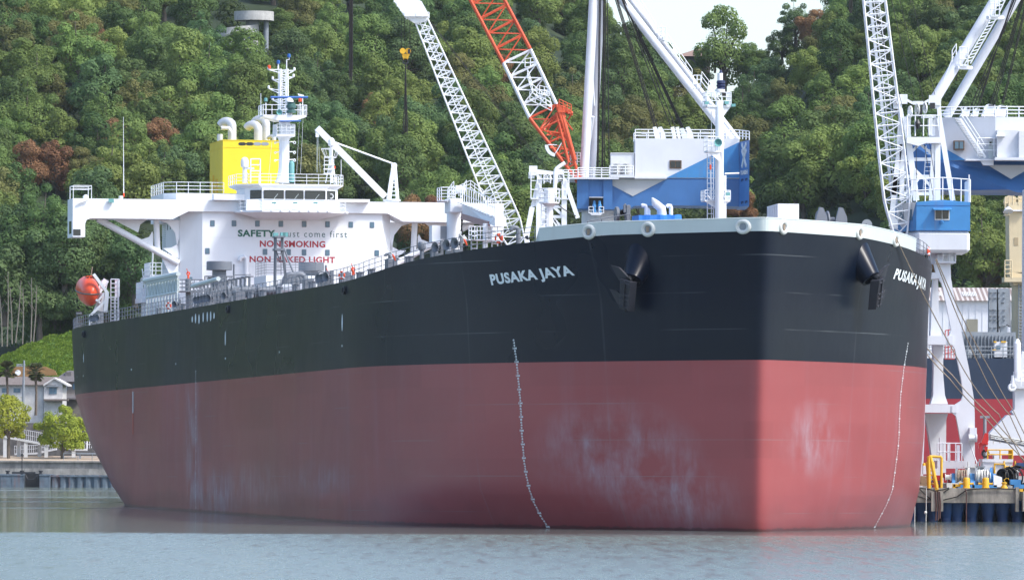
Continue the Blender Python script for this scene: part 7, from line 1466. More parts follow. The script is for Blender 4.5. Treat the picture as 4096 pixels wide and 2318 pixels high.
# frame behind the boom
mb = MB(); T1, T2 = G1(150, 320, Y2), G1(540, 330, Y2)
mb.beam(G1(60, 300, Y2), G1(180, 300, Y2), .5, 1.); mb.beam(G1(180, 310, Y2), G1(420, 340, Y2), .35, .4); mb.beam(G1(420, 320, Y2), G1(545, 330, Y2), .4, .7); mb.box(G1(50, 410, Y2), G1(140, 330, Y2+1))
mb.beam(G1(150, 330, Y2), G1(235, 440, Y2), .3); mb.beam(G1(500, 330, Y2), G1(590, 450, Y2), .3)
mb.prism([G1(170, 430, Y2), G1(255, 430, Y2), G1(205, 810, Y2), G1(80, 830, Y2)], (0, .4, 0)); mb.beam(G1(105, 830, Y2), G1(15, 1300, Y2), .55, .5); mb.beam(G1(15, 1250, Y2), G1(60, 1400, Y2), .5, .4)
mb.beam(G1(575, 430, Y2), G1(770, 990, Y2), .5, .45)
for a_ in (200, 570): mb.beam(G1(a_, 470, Y2), G1(a_, 1400, Y2), .55, .55)
mb.beam(G1(265, 600, Y2+2), G1(265, 1400, Y2+2), .4)
mb.prism([G1(560, 440, Y2+.2), G1(600, 440, Y2+.2), G1(600, 820, Y2+.2), G1(530, 820, Y2+.2)], (0, .3, 0))
for b0 in (820, 970, 1160): mb.beam(G1(200, b0, Y2), G1(570, b0, Y2), .3)
for q in (((220, 830), (300, 960)), ((540, 830), (420, 820)), ((420, 830), (560, 960)), ((220, 1160), (420, 980)), ((560, 1160), (400, 980)), ((220, 1170), (300, 1300)), ((500, 1170), (420, 1020))): mb.beam(G1(*q[0], Y2), G1(*q[1], Y2), .28)
mb.build('a_frame', M['white'], c2)
mb = MB(); mb.box(G1(80, 715, Y2-.5), G1(230, 705, Y2+1)); mb.rail([G1(85, 705, Y2-.5), G1(230, 705, Y2-.5)], 2.8, .7, .05, bars=3); mb.box(G1(450, 715, Y2-.5), G1(640, 705, Y2+1)); mb.rail([G1(450, 705, Y2-.5), G1(635, 705, Y2-.5)], 2.8, .7, .05, bars=3); mb.rail([G1(180, 490, Y2-.6), G1(560, 490, Y2-.6)], 1, .7, .05, bars=2)
mb.build('maintenance_platform', M['white'], c2)
for a_ in (298, 352, 400, 478, 515):
    mb = MB(); c_ = G1(a_, 415, Y2-.3); mb.torus(c_, .36, .05, (1, .9, 0), n=20, m=5); mb.torus(c_, .1, .05, (1, .9, 0), n=10, m=5)
    for k in range(5): t = k*1.256; mb.tube(c_, c_+Vector((-.37*math.cos(t), .92*math.cos(t), math.sin(t))).normalized()*.34, .03, n=4)
    mb.build('sheave', M['white'] if a_ not in (400, 515) else M['black'], c2, smooth=True)
mb = MB()
for (p, q) in (((300, 290), (-1850, -2100)),): pass
for du in (0, 3, 6): mb.tube(G1(300+du*8, 300, Y2), H2(495+du, 90, Y2), .025, n=3, caps=False)
mb.path([G1(430, 740, Y2-.5), G1(560, 860, Y2-.5), G1(740, 960, Y2-.5)], .05, n=4); mb.build('luffing_rope', M['wire'], c2)
mb = MB(); p, q = W(2060, 1000, Y2), W(2330, 1000, Y2); mb.box((p.x, Y2-1, zq+14), (q.x, Y2+7, W(2200, 985, Y2).z)); mb.build('cab_house', M['white2'], c2)
mb = MB()
for sx_ in (.1, .9):
    for y in (Y2, Y2+6): mb.beam((p.x+(q.x-p.x)*sx_, y, zq), (p.x+(q.x-p.x)*(.5+(sx_-.5)*.6), y, zq+14), 1., 1.)
mb.build('portal_leg', M['white2'], c2)
# its hook block
e = thing('hook_block', 'yellow crane hook block hanging from the white boom, black slings below', 'hook block', H2(390, 350, Y2))
mb = MB(); z0 = H2(390, 250)
for s in (-1, 1): c_ = H2(377 if s < 0 else 404, 248, Y2+.3*s); mb.lathe(c_-Vector((0, .2, 0)), [(.3, 0), (.3, .06), (.22, .08), (.22, .3), (.3, .32), (.3, .38)], 16, (0, 1, 0))
mb.prism([H2(372, 262), H2(412, 262), H2(400, 292), H2(382, 292)], (0, .3, 0)); mb.box(H2(383, 292), H2(400, 285)+Vector((0, .3, 0))); mb.build('block', M['yellow2'], e, smooth=True)
mb = MB(); mb.torus(H2(391, 300, Y2+.1), .25, .08, (0, 1, 0), n=14, m=6); mb.box(H2(402, 240, Y2-.25), H2(414, 262, Y2-.2)); mb.build('hook', M['black'], e)
mb = MB()
for a_, t_ in ((370, 372), (388, 385), (413, 412)): mb.tube(H2(a_, 240), H2(t_, 85), .03, n=3, caps=False)
for a_, l_ in ((383, 640), (390, 645), (394, 640), (399, 650)): mb.path([H2(391, 305), H2((391+a_)/2, 480), H2(a_-(391-a_)*.2, 600), H2(a_, l_)], .05, n=4)
mb.build('sling', M['wire'], e)
# right-hand crane ----------------------------------------------------
Y3 = 574.; K3 = lambda a, b, Y=Y3: W(3300+a*.5493, b*.5493, Y); K7 = lambda a, b, Y=Y3: W(3400+a*.4121, 700+b*.4121, Y)
c3 = thing('jib_crane', 'white lattice boom crane with blue cab on tall white portal legs at right', 'crane', (W(3800, 1800, Y3).x, Y3, zq))
a, b = W(3603, 945, Y3), W(3497, 0, Y3); b = b+(b-a)*.2; mb = MB(); mb.lattice(a, b, 2.25, 1.9, 1.75, 1.5, (1, 0, 0), 23, .085, .05, taper=[(0, .45), (.12, .95), (.3, 1.02), (1, .98)]); mb.build('boom', M['white'], c3)
mb = MB(); mb.ladder(a.lerp(b, .08)+Vector((.2, .5, 0)), b+Vector((.2, .5, 0)), .45, (1, 0, 0), .03); mb.beam(a.lerp(b, .1)+Vector((-.3, .8, 0)), b+Vector((-.3, .8, 0)), .25, .1); mb.build('boom_ladder', M['white'], c3)
mb = MB(); mb.box(K3(500, 790), K3(560, 722)+Vector((0, 1, 0))); mb.box(K3(800, 790), K3(845, 735)+Vector((0, 1, 0))); mb.beam(K3(505, 722), K3(600, 722), .25, .8); mb.beam(K3(595, 728), K3(640, 752), .2); mb.beam(K3(640, 750), K3(715, 750), .22, .3); mb.beam(K3(715, 752), K3(760, 728), .2); mb.beam(K3(755, 728), K3(845, 735), .25, .8)
mb.prism([K3(535, 870), K3(580, 870), K3(565, 1050), K3(522, 1050)], (0, .35, 0)); mb.beam(K3(545, 1050), K3(500, 1420), .42, .4); mb.beam(K7(440, 20), K7(400, 500), .42, .4); mb.prism([K7(425, 400), K7(465, 440), K7(465, 520), K7(385, 520)], (0, .3, 0))
mb.beam(K3(832, 860), K3(930, 1460), .42, .4); mb.beam(K3(560, 1030), K3(560, 1460), .4); mb.beam(K3(820, 1030), K3(820, 1460), .45); mb.beam(K3(585, 850), K3(665, 1460), .5, .5); mb.beam(K3(790, 1040), K3(770, 1460), .3)
for b0 in (1160, 1285, 1410): mb.beam(K3(560, b0), K3(820, b0), .28)
for q in (((690, 1045), (810, 1150)), ((690, 1045), (580, 1160)), ((710, 1290), (810, 1400)), ((690, 1290), (600, 1400)), ((600, 1180), (700, 1280))): mb.beam(K3(*q[0]), K3(*q[1]), .22)
mb.beam(K3(830, 790), K3(838, 880), .35); mb.beam(K3(548, 790), K3(565, 880), .35)
mb.build('a_frame', M['white'], c3)
mb = MB(); mb.box(K3(595, 1040, Y3-.8), K3(835, 1005, Y3+1)); mb.prism([K3(595, 1040, Y3-.8), K3(740, 1040, Y3-.8), K3(680, 1062, Y3-.8)], (0, 1, 0)); mb.rail([K3(597, 990, Y3-.8), K3(835, 990, Y3-.8)], 1.7, .7, .045, bars=2); mb.box(K3(705, 858), K3(810, 835)+Vector((0, 1, 0))); mb.box(K3(610, 980), K3(625, 860)+Vector((0, .3, 0))); mb.box(K3(755, 980), K3(770, 860)+Vector((0, .3, 0))); mb.box(K3(750, 990, Y3+.5), K3(800, 870, Y3+1)); mb.ladder(K3(735, 1400, Y3+1), K3(760, 1060, Y3+1), .5, (1, 0, 0), .035)
mb.build('maintenance_platform', M['white'], c3)
for (a_, b0, s, mt) in ((620, 815, 1, 'white'), (672, 800, 1.05, 'ltgreyd'), (688, 812, 1.05, 'black'), (728, 790, .9, 'white')):
    mb = MB(); c_ = K3(a_, b0, Y3-.2); mb.torus(c_, .46*s, .07, (1, .3, 0), n=20, m=6); mb.torus(c_, .14, .06, (1, .3, 0), n=10, m=5)
    for k in range(5): t = k*1.256; mb.tube(c_, c_+Vector((-.29*math.cos(t), .96*math.cos(t), math.sin(t))).normalized()*.45*s, .035, n=4)
    mb.build('sheave', M[mt], c3, smooth=True)
mb = MB(); mb.box(K3(765, 790, Y3-.3), K3(800, 750, Y3)); mb.path([K3(675, 870, Y3-.9), K3(675, 900, Y3-.9), K3(676, 940, Y3-.9)], [.1, .25, .1], n=8); mb.build('rope_guide', M['black'], c3)
mb = MB()
for (q0, q1) in (((470, -60), (655, 735)), ((530, -60), (735, 800)), ((620, -60), (800, 690)), ((345, 0), (560, 760)), ((360, 0), (520, 760)), ((660, 860), (670, 1440)), ((690, 860), (790, 1440)), ((735, 860), (800, 1300))): mb.tube(K3(*q0), K3(*q1, Y3-.5), .028, n=3, caps=False)
mb.build('luffing_rope', M['wire'], c3)
# cab
cabx = K7(635, 300).x; yb0 = Y3-1.5; cl = K7(465, 300).x; cr = K7(1155, 300).x
zc = lambda b: K7(800, b, yb0).z
mb = MB(); fp = [(cl, yb0+3.2), (cabx, yb0), (cr, yb0), (cr, yb0+7), (cl, yb0+7)]
mb.prism([(x, y, zc(540)) for x, y in fp], (0, 0, zc(262)-zc(540))); mb.add([(cabx, yb0, zc(262)), (cr, yb0, zc(262)), (K7(900, 240, yb0).x, yb0+.02, zc(240)), (K7(900, 240, yb0).x, yb0+7, zc(240)), (cr, yb0+7, zc(262)), (cabx, yb0+7, zc(262))], [(0, 1, 2), (1, 4, 3, 2), (2, 3, 5, 0)])
cab = mb.build('cab', M['blue2'], c3)
mb = MB(); d_ = Vector((cabx-cl, -3.2, 0)); nn = Vector((d_.y, -d_.x, 0)).normalized(); nn = nn if nn.y < 0 else -nn
def lf2(s, b, o=.04): p = Vector((cl, yb0+3.2, 0))+d_*s; return Vector((p.x, p.y, zc(b)))+nn*o
mb.prism([lf2(0, 262), lf2(.985, 262), lf2(.8, 400), lf2(.32, 515), lf2(0, 420)], -nn*.03); mb.box((cl, yb0+3.3, zc(262)), (cl+.4, yb0+7, zc(258))); mb.build('cab_white_panel', paint('rusty_white', (.62, .63, .63), .5, .06, (.3, .13, .06), .5, 1.), cab)
for s in (.28, .7):
    mb = MB(); mb.prism([lf2(s-.1, 440, .08), lf2(s+.1, 432, .08), lf2(s+.1, 332, .08), lf2(s-.1, 342, .08)], -nn*.03); mb.build('window', M['glassb'], cab)
mb = MB(); p, q = K7(822, 437, yb0), K7(966, 335, yb0); mb.box((p.x, yb0-.06, p.z), (q.x, yb0, q.z)); wf = mb.build('window', M['ltgreyd'], cab)
mb = MB(); mm = (p.x+q.x)/2; mb.box((p.x+.07, yb0-.08, p.z+.1), (mm-.03, yb0-.065, q.z-.05)); mb.box((mm+.03, yb0-.08, p.z+.1), (q.x-.07, yb0-.065, q.z-.05)); mb.build('pane', M['glass'], wf)
mb = MB(); p, q = K7(806, 328, yb0), K7(984, 320, yb0); mb.prism([(p.x, yb0, q.z), (p.x, yb0-.7, q.z-.12), (p.x, yb0-.7, q.z-.2), (p.x, yb0, q.z-.08)], (q.x-p.x, 0, 0)); mb.lathe(K7(890, 455, yb0-.1), [(.18, 0), (.1, .2)], 10, (0, -1, -.3)); mb.build('window_awning', M['blue2'], cab)
mb = MB(); mb.box((cabx-.03, yb0-.03, zc(296)), (cr+.03, yb0, zc(291))); mb.box((cabx-.03, yb0-.03, zc(540)), (cr+.05, yb0, zc(533))); mb.build('cab_trim', M['blue'], cab)
mb = MB(); x0 = K7(535, 0).x; fp2 = [(x0, yb0+2.2), (cabx, yb0+.0), (cr, yb0), (cr, yb0+7), (x0, yb0+7)]
mb.prism([(x, y, zc(752)) for x, y in fp2], (0, 0, zc(541)-zc(752))); o_ = mb.build('machinery_box', M['white2'], c3, bevel=.25)
mb = MB(); zt5 = zc(262); zr5 = zc(245); rl = [(cl, yb0+6.5, zt5), (cl, yb0+3.2, zt5), (cabx, yb0+.1, zt5), (K7(900, 0, yb0).x, yb0+.1, zr5), (cr, yb0+.1, zt5), (cr, yb0+6.5, zt5)]; mb.rail(rl, 1.9, .8, .045, bars=2); mb.tube((cr-.1, yb0+.1, zt5), (cr-.1, yb0+.1, zt5+2.3), .05, n=5); mb.build('railing', M['white'], cab)
# slewing ring and portal
mb = MB(); p, q = K7(810, 0), K7(985, 0); mb.lathe(((p.x+q.x)/2, Y3+1.5, zc(850)), [(1.1, 0), (1.1, 2.), ], 24); mb.box((K7(830, 0).x, Y3-.6, zc(850)), (K7(1028, 0).x, Y3+4, zc(832))); mb.rail([(K7(900, 0).x, Y3-.6, zc(832)), (K7(1024, 0).x, Y3-.6, zc(832)), (K7(1024, 0).x, Y3+4, zc(832))], 1.5, .6, .045, bars=3); mb.box((K7(850, 0).x, Y3-.2, zc(832)), (K7(905, 0).x, Y3+2, zc(762))); mb.build('slewing_ring', M['white2'], c3)
Q7 = lambda a, b, Y=Y3: W(3650+a*.3777, 1100+b*.3777, Y)
def leg(o, i, Yf, nm='portal_leg', d=1.1):               # o, i: outer and inner outline
    mb = MB(); P_ = [W(u, v, Yf) for u, v in o+i[::-1]]; mb.prism(P_, (0, d, 0)); return mb.build(nm, M['white2'], c3)
NT = zq
base_v = 1960
leg([(3802, 1050), (3804, 1112), (3812, 1160), (3845, 1320)], [(3735, 1050), (3739, 1110), (3752, 1107)][:1]+[(3722, 1108), (3748, 1106), (3766, 1130), (3774, 1160)][1:2]+[(3766, 1130), (3774, 1160), (3806, 1318)], Y3)
leg([(3845, 1320), (3877, 1478), (3895.5, 1591), (3899, 1650), (3900, 1900), (3900, base_v)], [(3806, 1318), (3796, 1342), (3796, 1376), (3815, 1384), (3822, 1402), (3846, 1515), (3854, 1576), (3846, 1600), (3820, 1617), (3810, 1650), (3824, 1662), (3830, 1690), (3861, 1864), (3866, base_v)], Y3)
leg([(3752, 1107), (3735, 1115), (3728, 1180), (3722, 1345)], [(3752, 1107), (3755, 1200), (3758, 1300), (3768, 1345)], Y3+4.5, d=2.2)
leg([(3733, 1379), (3735, 1480), (3733, 1580), (3722, 1615)], [(3773, 1379), (3773, 1500), (3780, 1580), (3792, 1615)], Y3+4.5, d=2.2)
leg([(3700, 1652), (3712, 1720), (3724, 1800), (3738, base_v)], [(3792, 1652), (3785, 1680), (3784, 1850), (3784, base_v)], Y3+4.5, d=2.2)
leg([(3640, 1110), (3650, 1500), (3655, base_v)], [(3700, 1110), (3706, 1500), (3690, base_v)], Y3, d=1.1)
for a_, b_ in (((3600, 1376), (3797, 1346)), ((3600, 1648), (3812, 1618)), ((3640, 1112), (3750, 1095))):
    mb = MB(); mb.box(W(*a_, Y3-.1), W(*b_, Y3+5))
    if a_[1] > 1200:
        for k in range(6): mb.box(W(b_[0]-7, b_[1]+4+k*4.4, Y3-.16), W(b_[0]-1, b_[1]+6+k*4.4, Y3-.1))
    mb.build('portal_beam', M['white2'], c3)
mb = MB(); q = PZ(765, 385, Y3-1.2); mb.lathe(q-Vector((.3, 0, .1)), [(.33, 0), (.33, .07), (.2, .08), (.2, .6), (.33, .62), (.33, .7)], 18, (1, 0, 0)); mb.box(PZ(738, 440, Y3-1.), PZ(805, 290, Y3)); mb.path([PZ(745, 470, Y3-.8), PZ(790, 600, Y3-.8), PZ(825, 690, Y3-.8)], .05, n=4); mb.build('cable_reel', M['white2'], c3, smooth=True)
mb = MB(); mb.tube(PZ(898, 690, 566), PZ(898, 175, 566), .14, n=8); mb.beam(PZ(848, 176, 566), PZ(950, 176, 566), .12, .2); solo(mb, 'lamp_post', M['stgrey'], 'grey T shaped lamp post right of the white portal leg', 'lamp post', PZ(898, 740, 566))
# ================================================================== RIGHT BLUE CRANE
Y4 = 612.; c4 = thing('harbour_crane', 'blue and white shipyard crane cut by the right edge of the picture', 'crane', (W(4060, 1900, Y4).x, Y4, zq))
mb = MB(); xl_, xc_, xe = W(3640, 600, Y4+5).x, K3(1240, 850, Y4).x, W(4500, 600, Y4).x
X4 = lambda a: K3(a, 900, Y4).x; Z4 = lambda b: K3(1000, b, Y4).z
# left facade recedes a little to the left
fp = [(K3(800, 900, Y4+2).x, Y4+2), (X4(1240), Y4), (xe, Y4), (xe, Y4+10), (K3(800, 900, Y4+2).x, Y4+10)]
mb.prism([(x, y, Z4(1165)) for x, y in fp], (0, 0, Z4(850)-Z4(1165))); mh4 = mb.build('machinery_house', M['white2'], c4)
mb = MB(); mb.box((X4(1245), Y4-1.6, Z4(1160)), (X4(1405), Y4, Z4(950))); mb.box((X4(1400), Y4-2.2, Z4(1165)), (xe, Y4, Z4(960))); mb.build('side_cabin', M['white2'], mh4)
def l4(a, b, o=.06):
    s = (a-800)/440; y = Y4+2-2*s; x = fp[0][0]+(X4(1240)-fp[0][0])*s; return Vector((x, y-o, Z4(b)))
mb = MB(); mb.prism([l4(830, 1050), l4(830, 1165), l4(1025, 1163)], (0, .05, 0)); mb.build('blue_wedge', M['blue2'], mh4)
mb = MB(); x0 = W(3640, 640, Y4+4).x; mb.prism([(x0, Y4+3, Z4(1040)), (x0, Y4+3, Z4(1385)), (X4(835), Y4+1.5, Z4(1385)), (X4(1340), Y4, Z4(1378)), (X4(1400), Y4, Z4(1400)), (xe, Y4, Z4(1400)), (xe, Y4, Z4(1166)), (X4(830), Y4+1.5, Z4(1166)), (X4(830), Y4+2.4, Z4(1040))], (0, 8, 0)); bl = mb.build('slewing_girder', M['blue'], c4)
mb = MB(); mb.prism([(X4(1185), Y4-.05, Z4(1200)), (X4(1356), Y4-.05, Z4(1302)), (X4(1530), Y4-.05, Z4(1200))], (0, .03, 0)); mb.build('chevron', bpy.data.materials['chevron_grey'], bl)
mb = MB(); mb.box((X4(1020), Y4-1., Z4(1172)), (X4(1230), Y4+1, Z4(1160))); mb.box((X4(1225), Y4-2.4, Z4(1172)), (xe, Y4, Z4(1152))); mb.prism([(X4(1130), Y4-.8, Z4(1172)), (X4(1225), Y4-.8, Z4(1172)), (X4(1225), Y4-.8, Z4(1205)), (X4(1150), Y4-.8, Z4(1205))], (0, .8, 0)); mb.build('ledge', M['white2'], c4)
mb = MB(); p, q = K3(935, 1092, Y4+1), K3(1013, 1025, Y4+1); mb.box((p.x, Y4+.6, p.z), (q.x, Y4+1.4, q.z)); wf = mb.build('window', bpy.data.materials['brown_frame'], mh4)
mb = MB(); mb.box((p.x+.1, Y4+.56, p.z+.1), ((p.x+q.x)/2-.04, Y4+.6, q.z-.1)); mb.box(((p.x+q.x)/2+.04, Y4+.56, p.z+.1), (q.x-.1, Y4+.6, q.z-.1)); mb.build('pane', M['glassb'], wf)
mb = MB(); mb.box(K3(1190, 1150, Y4-.3), K3(1222, 1030, Y4-.2)); mb.build('door', M['ltgrey'], mh4); mb = MB(); mb.box(K3(1168, 1010, Y4-.7), K3(1232, 1002, Y4)); mb.box(K3(1245, 993, Y4-2.2), K3(1310, 985, Y4-1.6)); mb.build('door_hood', M['white'], mh4); mb = MB(); mb.box(K3(1197, 1058, Y4-.34), K3(1213, 1032, Y4-.3)); mb.build('door_pane', M['glass'], mh4)
mb = MB(); a, b = K3(945, 865, Y4-.8), K3(1130, 1148, Y4-.8); 
for d in (0, .5): mb.beam(a+Vector((d*.9, 0, 0)), b+Vector((d*.9, 0, 0)), .08, .25)
k = 24
for i in range(k): c_ = a.lerp(b, i/k); mb.box(c_+Vector((0, -.3, -.03)), c_+Vector((.5, .3, .03)))
mb.tube(a+Vector((.5, 0, 1)), b+Vector((.5, 0, 1)), .035, n=4); mb.tube(a+Vector((.5, 0, .5)), b+Vector((.5, 0, .5)), .03, n=4); mb.build('stair', M['white'], mh4)
mb = MB(); zt6 = Z4(850); mb.rail([(K3(840, 0, Y4+2).x, Y4+1.6, zt6), (X4(1240), Y4+.1, zt6), (xe, Y4+.1, zt6)], Z4(775)-zt6, 1.1, .045, bars=3); mb.rail([(X4(1105), Y4-1, Z4(1140)), (X4(1225), Y4-1, Z4(1140)), (xe, Y4-2.3, Z4(1140))], 1.6, 1.2, .04, bars=3); mb.build('railing', M['white'], mh4)
for (a0, a1, tt) in ((985, 1060, 775), (1060, 1125, 785), (1140, 1240, 758), (1230, 1325, 765)): mb = MB(); mb.prism([K3(a0, 848, Y4+2), K3(a0+35, tt+5, Y4+2), K3(a0+50, tt, Y4+2), K3(a1, tt+5, Y4+2), K3(a1-10, 848, Y4+2)], (0, 1.6, 0)); wc = mb.build('winch_cover', M['white'], mh4); mb = MB(); mb.box(K3(a0+52, tt+22, Y4+1.9), K3(a1-6, tt+4, Y4+2.)); mb.build('winch_slot', M['black'], wc)
def t4(u0, v0, u1, v1, r_, Ya, Yb): a, b = W(u0, v0, Ya), W(u1, v1, Yb); b = b+(b-a)*.4; mb = MB(); mb.tube(a, b, r_, n=18); mb.build('back_stay', M['white2'], c4, smooth=True)
t4(3738, 400, 3981, 0, .48, Y4+4, Y4+6); t4(3784, 470, 4062, 0, .42, Y4+8, Y4+6)
mb = MB()
for (a0, b0, a1, b1) in ((1185, 130, 1295, 130), (960, 490, 1065, 495)): mb.tube(K3(a0, b0, Y4+4), K3(a1, b1, Y4+6), .18, n=8); mb.box(K3(a0+20, b0-8, Y4+4), K3(a1-25, b0-18, Y4+5)); mb.rail([K3(a0+20, b0-18, Y4+4), K3(a1-25, b0-18, Y4+4)], 1.6, .5, .045)
mb.ladder(K3(1035, 470, Y4+4), K3(1225, 140, Y4+4), .6, (1, 0, .3), .05); mb.ladder(K3(1245, 100, Y4+4), K3(1300, -20, Y4+4), .6, (1, 0, .3), .05)
p, q = K3(865, 580, Y4+3), K3(935, 410, Y4+3)
mb.tube(p, q, .04, n=4); mb.rail([K3(925, 450, Y4+3), K3(955, 400, Y4+3)], 1., .5, .04, bars=2); mb.build('stay_walkway', M['white'], c4)
mb = MB()
for (a0, b0, a1, b1) in ((1065, 770, 1400, -50), (1085, 775, 1410, -50), (1110, 770, 1380, -20), (1120, 775, 1370, -20), (1205, 755, 1445, -50), (1220, 755, 1452, -50), (1235, 755, 1460, -50), (1290, 755, 1470, -20), (1300, 755, 1480, -20)): mb.tube(K3(a0, b0, Y4+3), K3(a1, b1, Y4+3), .045, n=4, caps=False)
mb.build('wire_rope', M['wire'], c4)
mb = MB(); PB_ = lambda a, b: PZ(a, b, 600.)
mb.prism([PB_(955, 340), PB_(1135, 155), PB_(1210, 155), PB_(1180, 120), PB_(1215, 90), PB_(1215, -270), PB_(1260, -300), PB_(1290, -520), PB_(1560, -520), PB_(1560, 580), PB_(905, 580), PB_(915, 420)], (0, 2.5, 0)); mb.box((PB_(1215, 0).x-.4, 599.6, PB_(0, -130).z), (PB_(1560, 0).x, 600, PB_(0, -165).z+.4)); mb.box((PB_(1320, 0).x, 600, Z4(1400)-.1), (PB_(1700, 0).x, 604, PB_(0, -500).z)); mb.box((PB_(1000, 0).x, 600, zq), (PB_(1080, 0).x, 602, PB_(0, 575).z)); mb.build('portal_base', M['white2'], c4)
mb = MB(); mb.lathe(W(4069, 1510, 599), [(.25, 0), (.3, .5), (.3, 3), (.1, 3.4)], 10); mb.rail([W(4055, 1545, 599), W(4140, 1540, 599)], 1.3, .6, .04); mb.tube(W(4052, 1500, 599), W(4050, 1545, 599), .15); mb.torus(W(4048, 1548, 599), .25, .12, (0, 1, 0)); mb.build('portal_fittings', M['white'], c4)
# ================================================================== BULK CARRIER BEHIND
Y5 = 770.; s2 = thing('bulk_carrier', 'dark blue bulk carrier with red bottom moored behind the white portal legs', 'ship', (W(3950, 1700, Y5).x, Y5, 0))
zd5, zb5 = Q7(900, 880, Y5).z, Q7(900, 1310, Y5).z
mb = MB(); mb.box((W(3690, 1500, Y5).x-6, Y5, zb5), (160, Y5+30, zd5)); mb.build('hull', M['black'] if 0 else paint('hull_dark_blue', (.014, .028, .06), .4, .15, (.05, .07, .09), .3, .3), s2)
mb = MB(); mb.box((W(3690, 1500, Y5).x-6, Y5-.02, -3), (160, Y5+30.02, zb5)); mb.build('lower_hull', paint('antifouling_red', (.3, .02, .03), .45, .12, (.16, .03, .05), .3, .3), s2)
mb = MB(); mb.rail([(Q7(100, 0, Y5).x, Y5+.3, zd5), (140, Y5+.3, zd5)], 1.3, 1.3, .05, bars=3)
for a in range(540, 1100, 38): mb.box((Q7(a, 0, Y5+3).x, Y5+3, zd5), (Q7(a+8, 0, Y5+3).x, Y5+3.4, zd5+2.6))
mb.box((Q7(530, 0, Y5+3).x, Y5+3.4, zd5), (Q7(1100, 0, Y5+3).x, Y5+4.5, zd5+3.)); mb.build('deck_coaming', M['stgrey'], s2)
mb = MB(); mb.prism([Q7(530, 712, Y5+5), Q7(880, 655, Y5+5), Q7(1000, 665, Y5+5), Q7(1000, 740, Y5+5), Q7(530, 740, Y5+5)], (0, 10, 0)); mb.build('hatch_coaming', paint('dull_brown_steel', (.12, .09, .095), .7, .2), s2)
def hatch(P_, d, num=None):
    mb = MB(); mb.prism(P_, (0, d, 0)); h_ = mb.build('hatch_cover', M['stgrey'], s2); return h_
h1 = hatch([Q7(812, 140, Y5+4), Q7(893, 145, Y5+4), Q7(893, 660, Y5+4), Q7(850, 660, Y5+4), Q7(808, 630, Y5+4)], 1.5); h2_ = hatch([Q7(905, 140, Y5+4), Q7(985, 140, Y5+4), Q7(1002, 520, Y5+4), Q7(915, 545, Y5+4)], 1.5); hatch([Q7(985, 140, Y5+5), Q7(1030, 140, Y5+5), Q7(1045, 545, Y5+5), Q7(1002, 520, Y5+5)], 3); hatch([Q7(925, 540, Y5+4.3), Q7(1005, 525, Y5+4.3), Q7(1000, 690, Y5+4.3), Q7(945, 700, Y5+4.3)], 1.5); hatch([Q7(1005, 630, Y5+4.2), Q7(1058, 630, Y5+4.2), Q7(1058, 780, Y5+4.2), Q7(1005, 780, Y5+4.2)], 1.5)
mb = MB()
for b in (180, 238, 365, 428, 470, 552):
    mb.box(Q7(815, b+3, Y5+3.8), Q7(842, b-3, Y5+4)); mb.box(Q7(862, b+3, Y5+3.8), Q7(892, b-3, Y5+4))
    if b < 500: mb.box(Q7(908, b+3, Y5+3.8), Q7(925, b-3, Y5+4)); mb.box(Q7(960, b+3, Y5+3.8), Q7(984, b-3, Y5+4))
mb.box(Q7(808, 362, Y5+3.85), Q7(893, 357, Y5+4)); mb.build('hatch_stiffener', M['stgrey'], s2)
mb = MB(); p, q = Q7(938, 305, Y5+3.9), Q7(968, 285, Y5+3.9); put_text(mb, '5', lambda s, t: Vector((q.x+(p.x-q.x)*(1-t), Y5+3.9, p.z+(q.z-p.z)*(s))), .03); mb.build('hatch_number', M['black'], h2_)
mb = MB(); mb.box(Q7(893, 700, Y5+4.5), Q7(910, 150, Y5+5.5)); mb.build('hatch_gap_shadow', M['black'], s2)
mb = MB(); mb.box(Q7(868, 865, Y5+1), Q7(990, 706, Y5+3)); dh = mb.build('deck_cabin', M['white2'], s2); mb = MB(); mb.box(Q7(888, 782, Y5+.9), Q7(932, 742, Y5+1)); mb.build('window', M['glassb'], dh); mb = MB(); mb.box(Q7(862, 712, Y5+.8), Q7(885, 698, Y5+1.5)); mb.box(Q7(940, 712, Y5+.8), Q7(985, 698, Y5+1.5)); mb.box(Q7(848, 795, Y5+.8), Q7(878, 785, Y5+1.5)); mb.build('warning_lamp', M['yellow2'], dh)
mb = MB(); mb.rail([Q7(345, 890, Y5-3), Q7(440, 870, Y5-3)], 3.2, .4, .05, bars=5); mb.box(Q7(345, 890, Y5-3), Q7(440, 883, Y5-2)); solo(mb, 'work_basket', paint('basket_red', (.45, .06, .05), .6, .1), 'red wire work basket hanging by the bulk carrier rail', 'basket', Q7(390, 890, Y5-3))
mb = MB()
for k, (a, b) in enumerate(((620, 790), (700, 850), (760, 850), (1060, 830), (1110, 830))): mb.box(Q7(a, b+25, Y5+1), Q7(a+30, b-15, Y5+2)); mb.tube(Q7(a+40, b+30, Y5+1), Q7(a+42, b-20, Y5+1), .15, n=6)
mb.lathe(Q7(585, 872, Y5+1), [(.45, 0), (.5, .5), (.3, .9)], 12); mb.build('deck_fitting', M['stgrey'], s2)
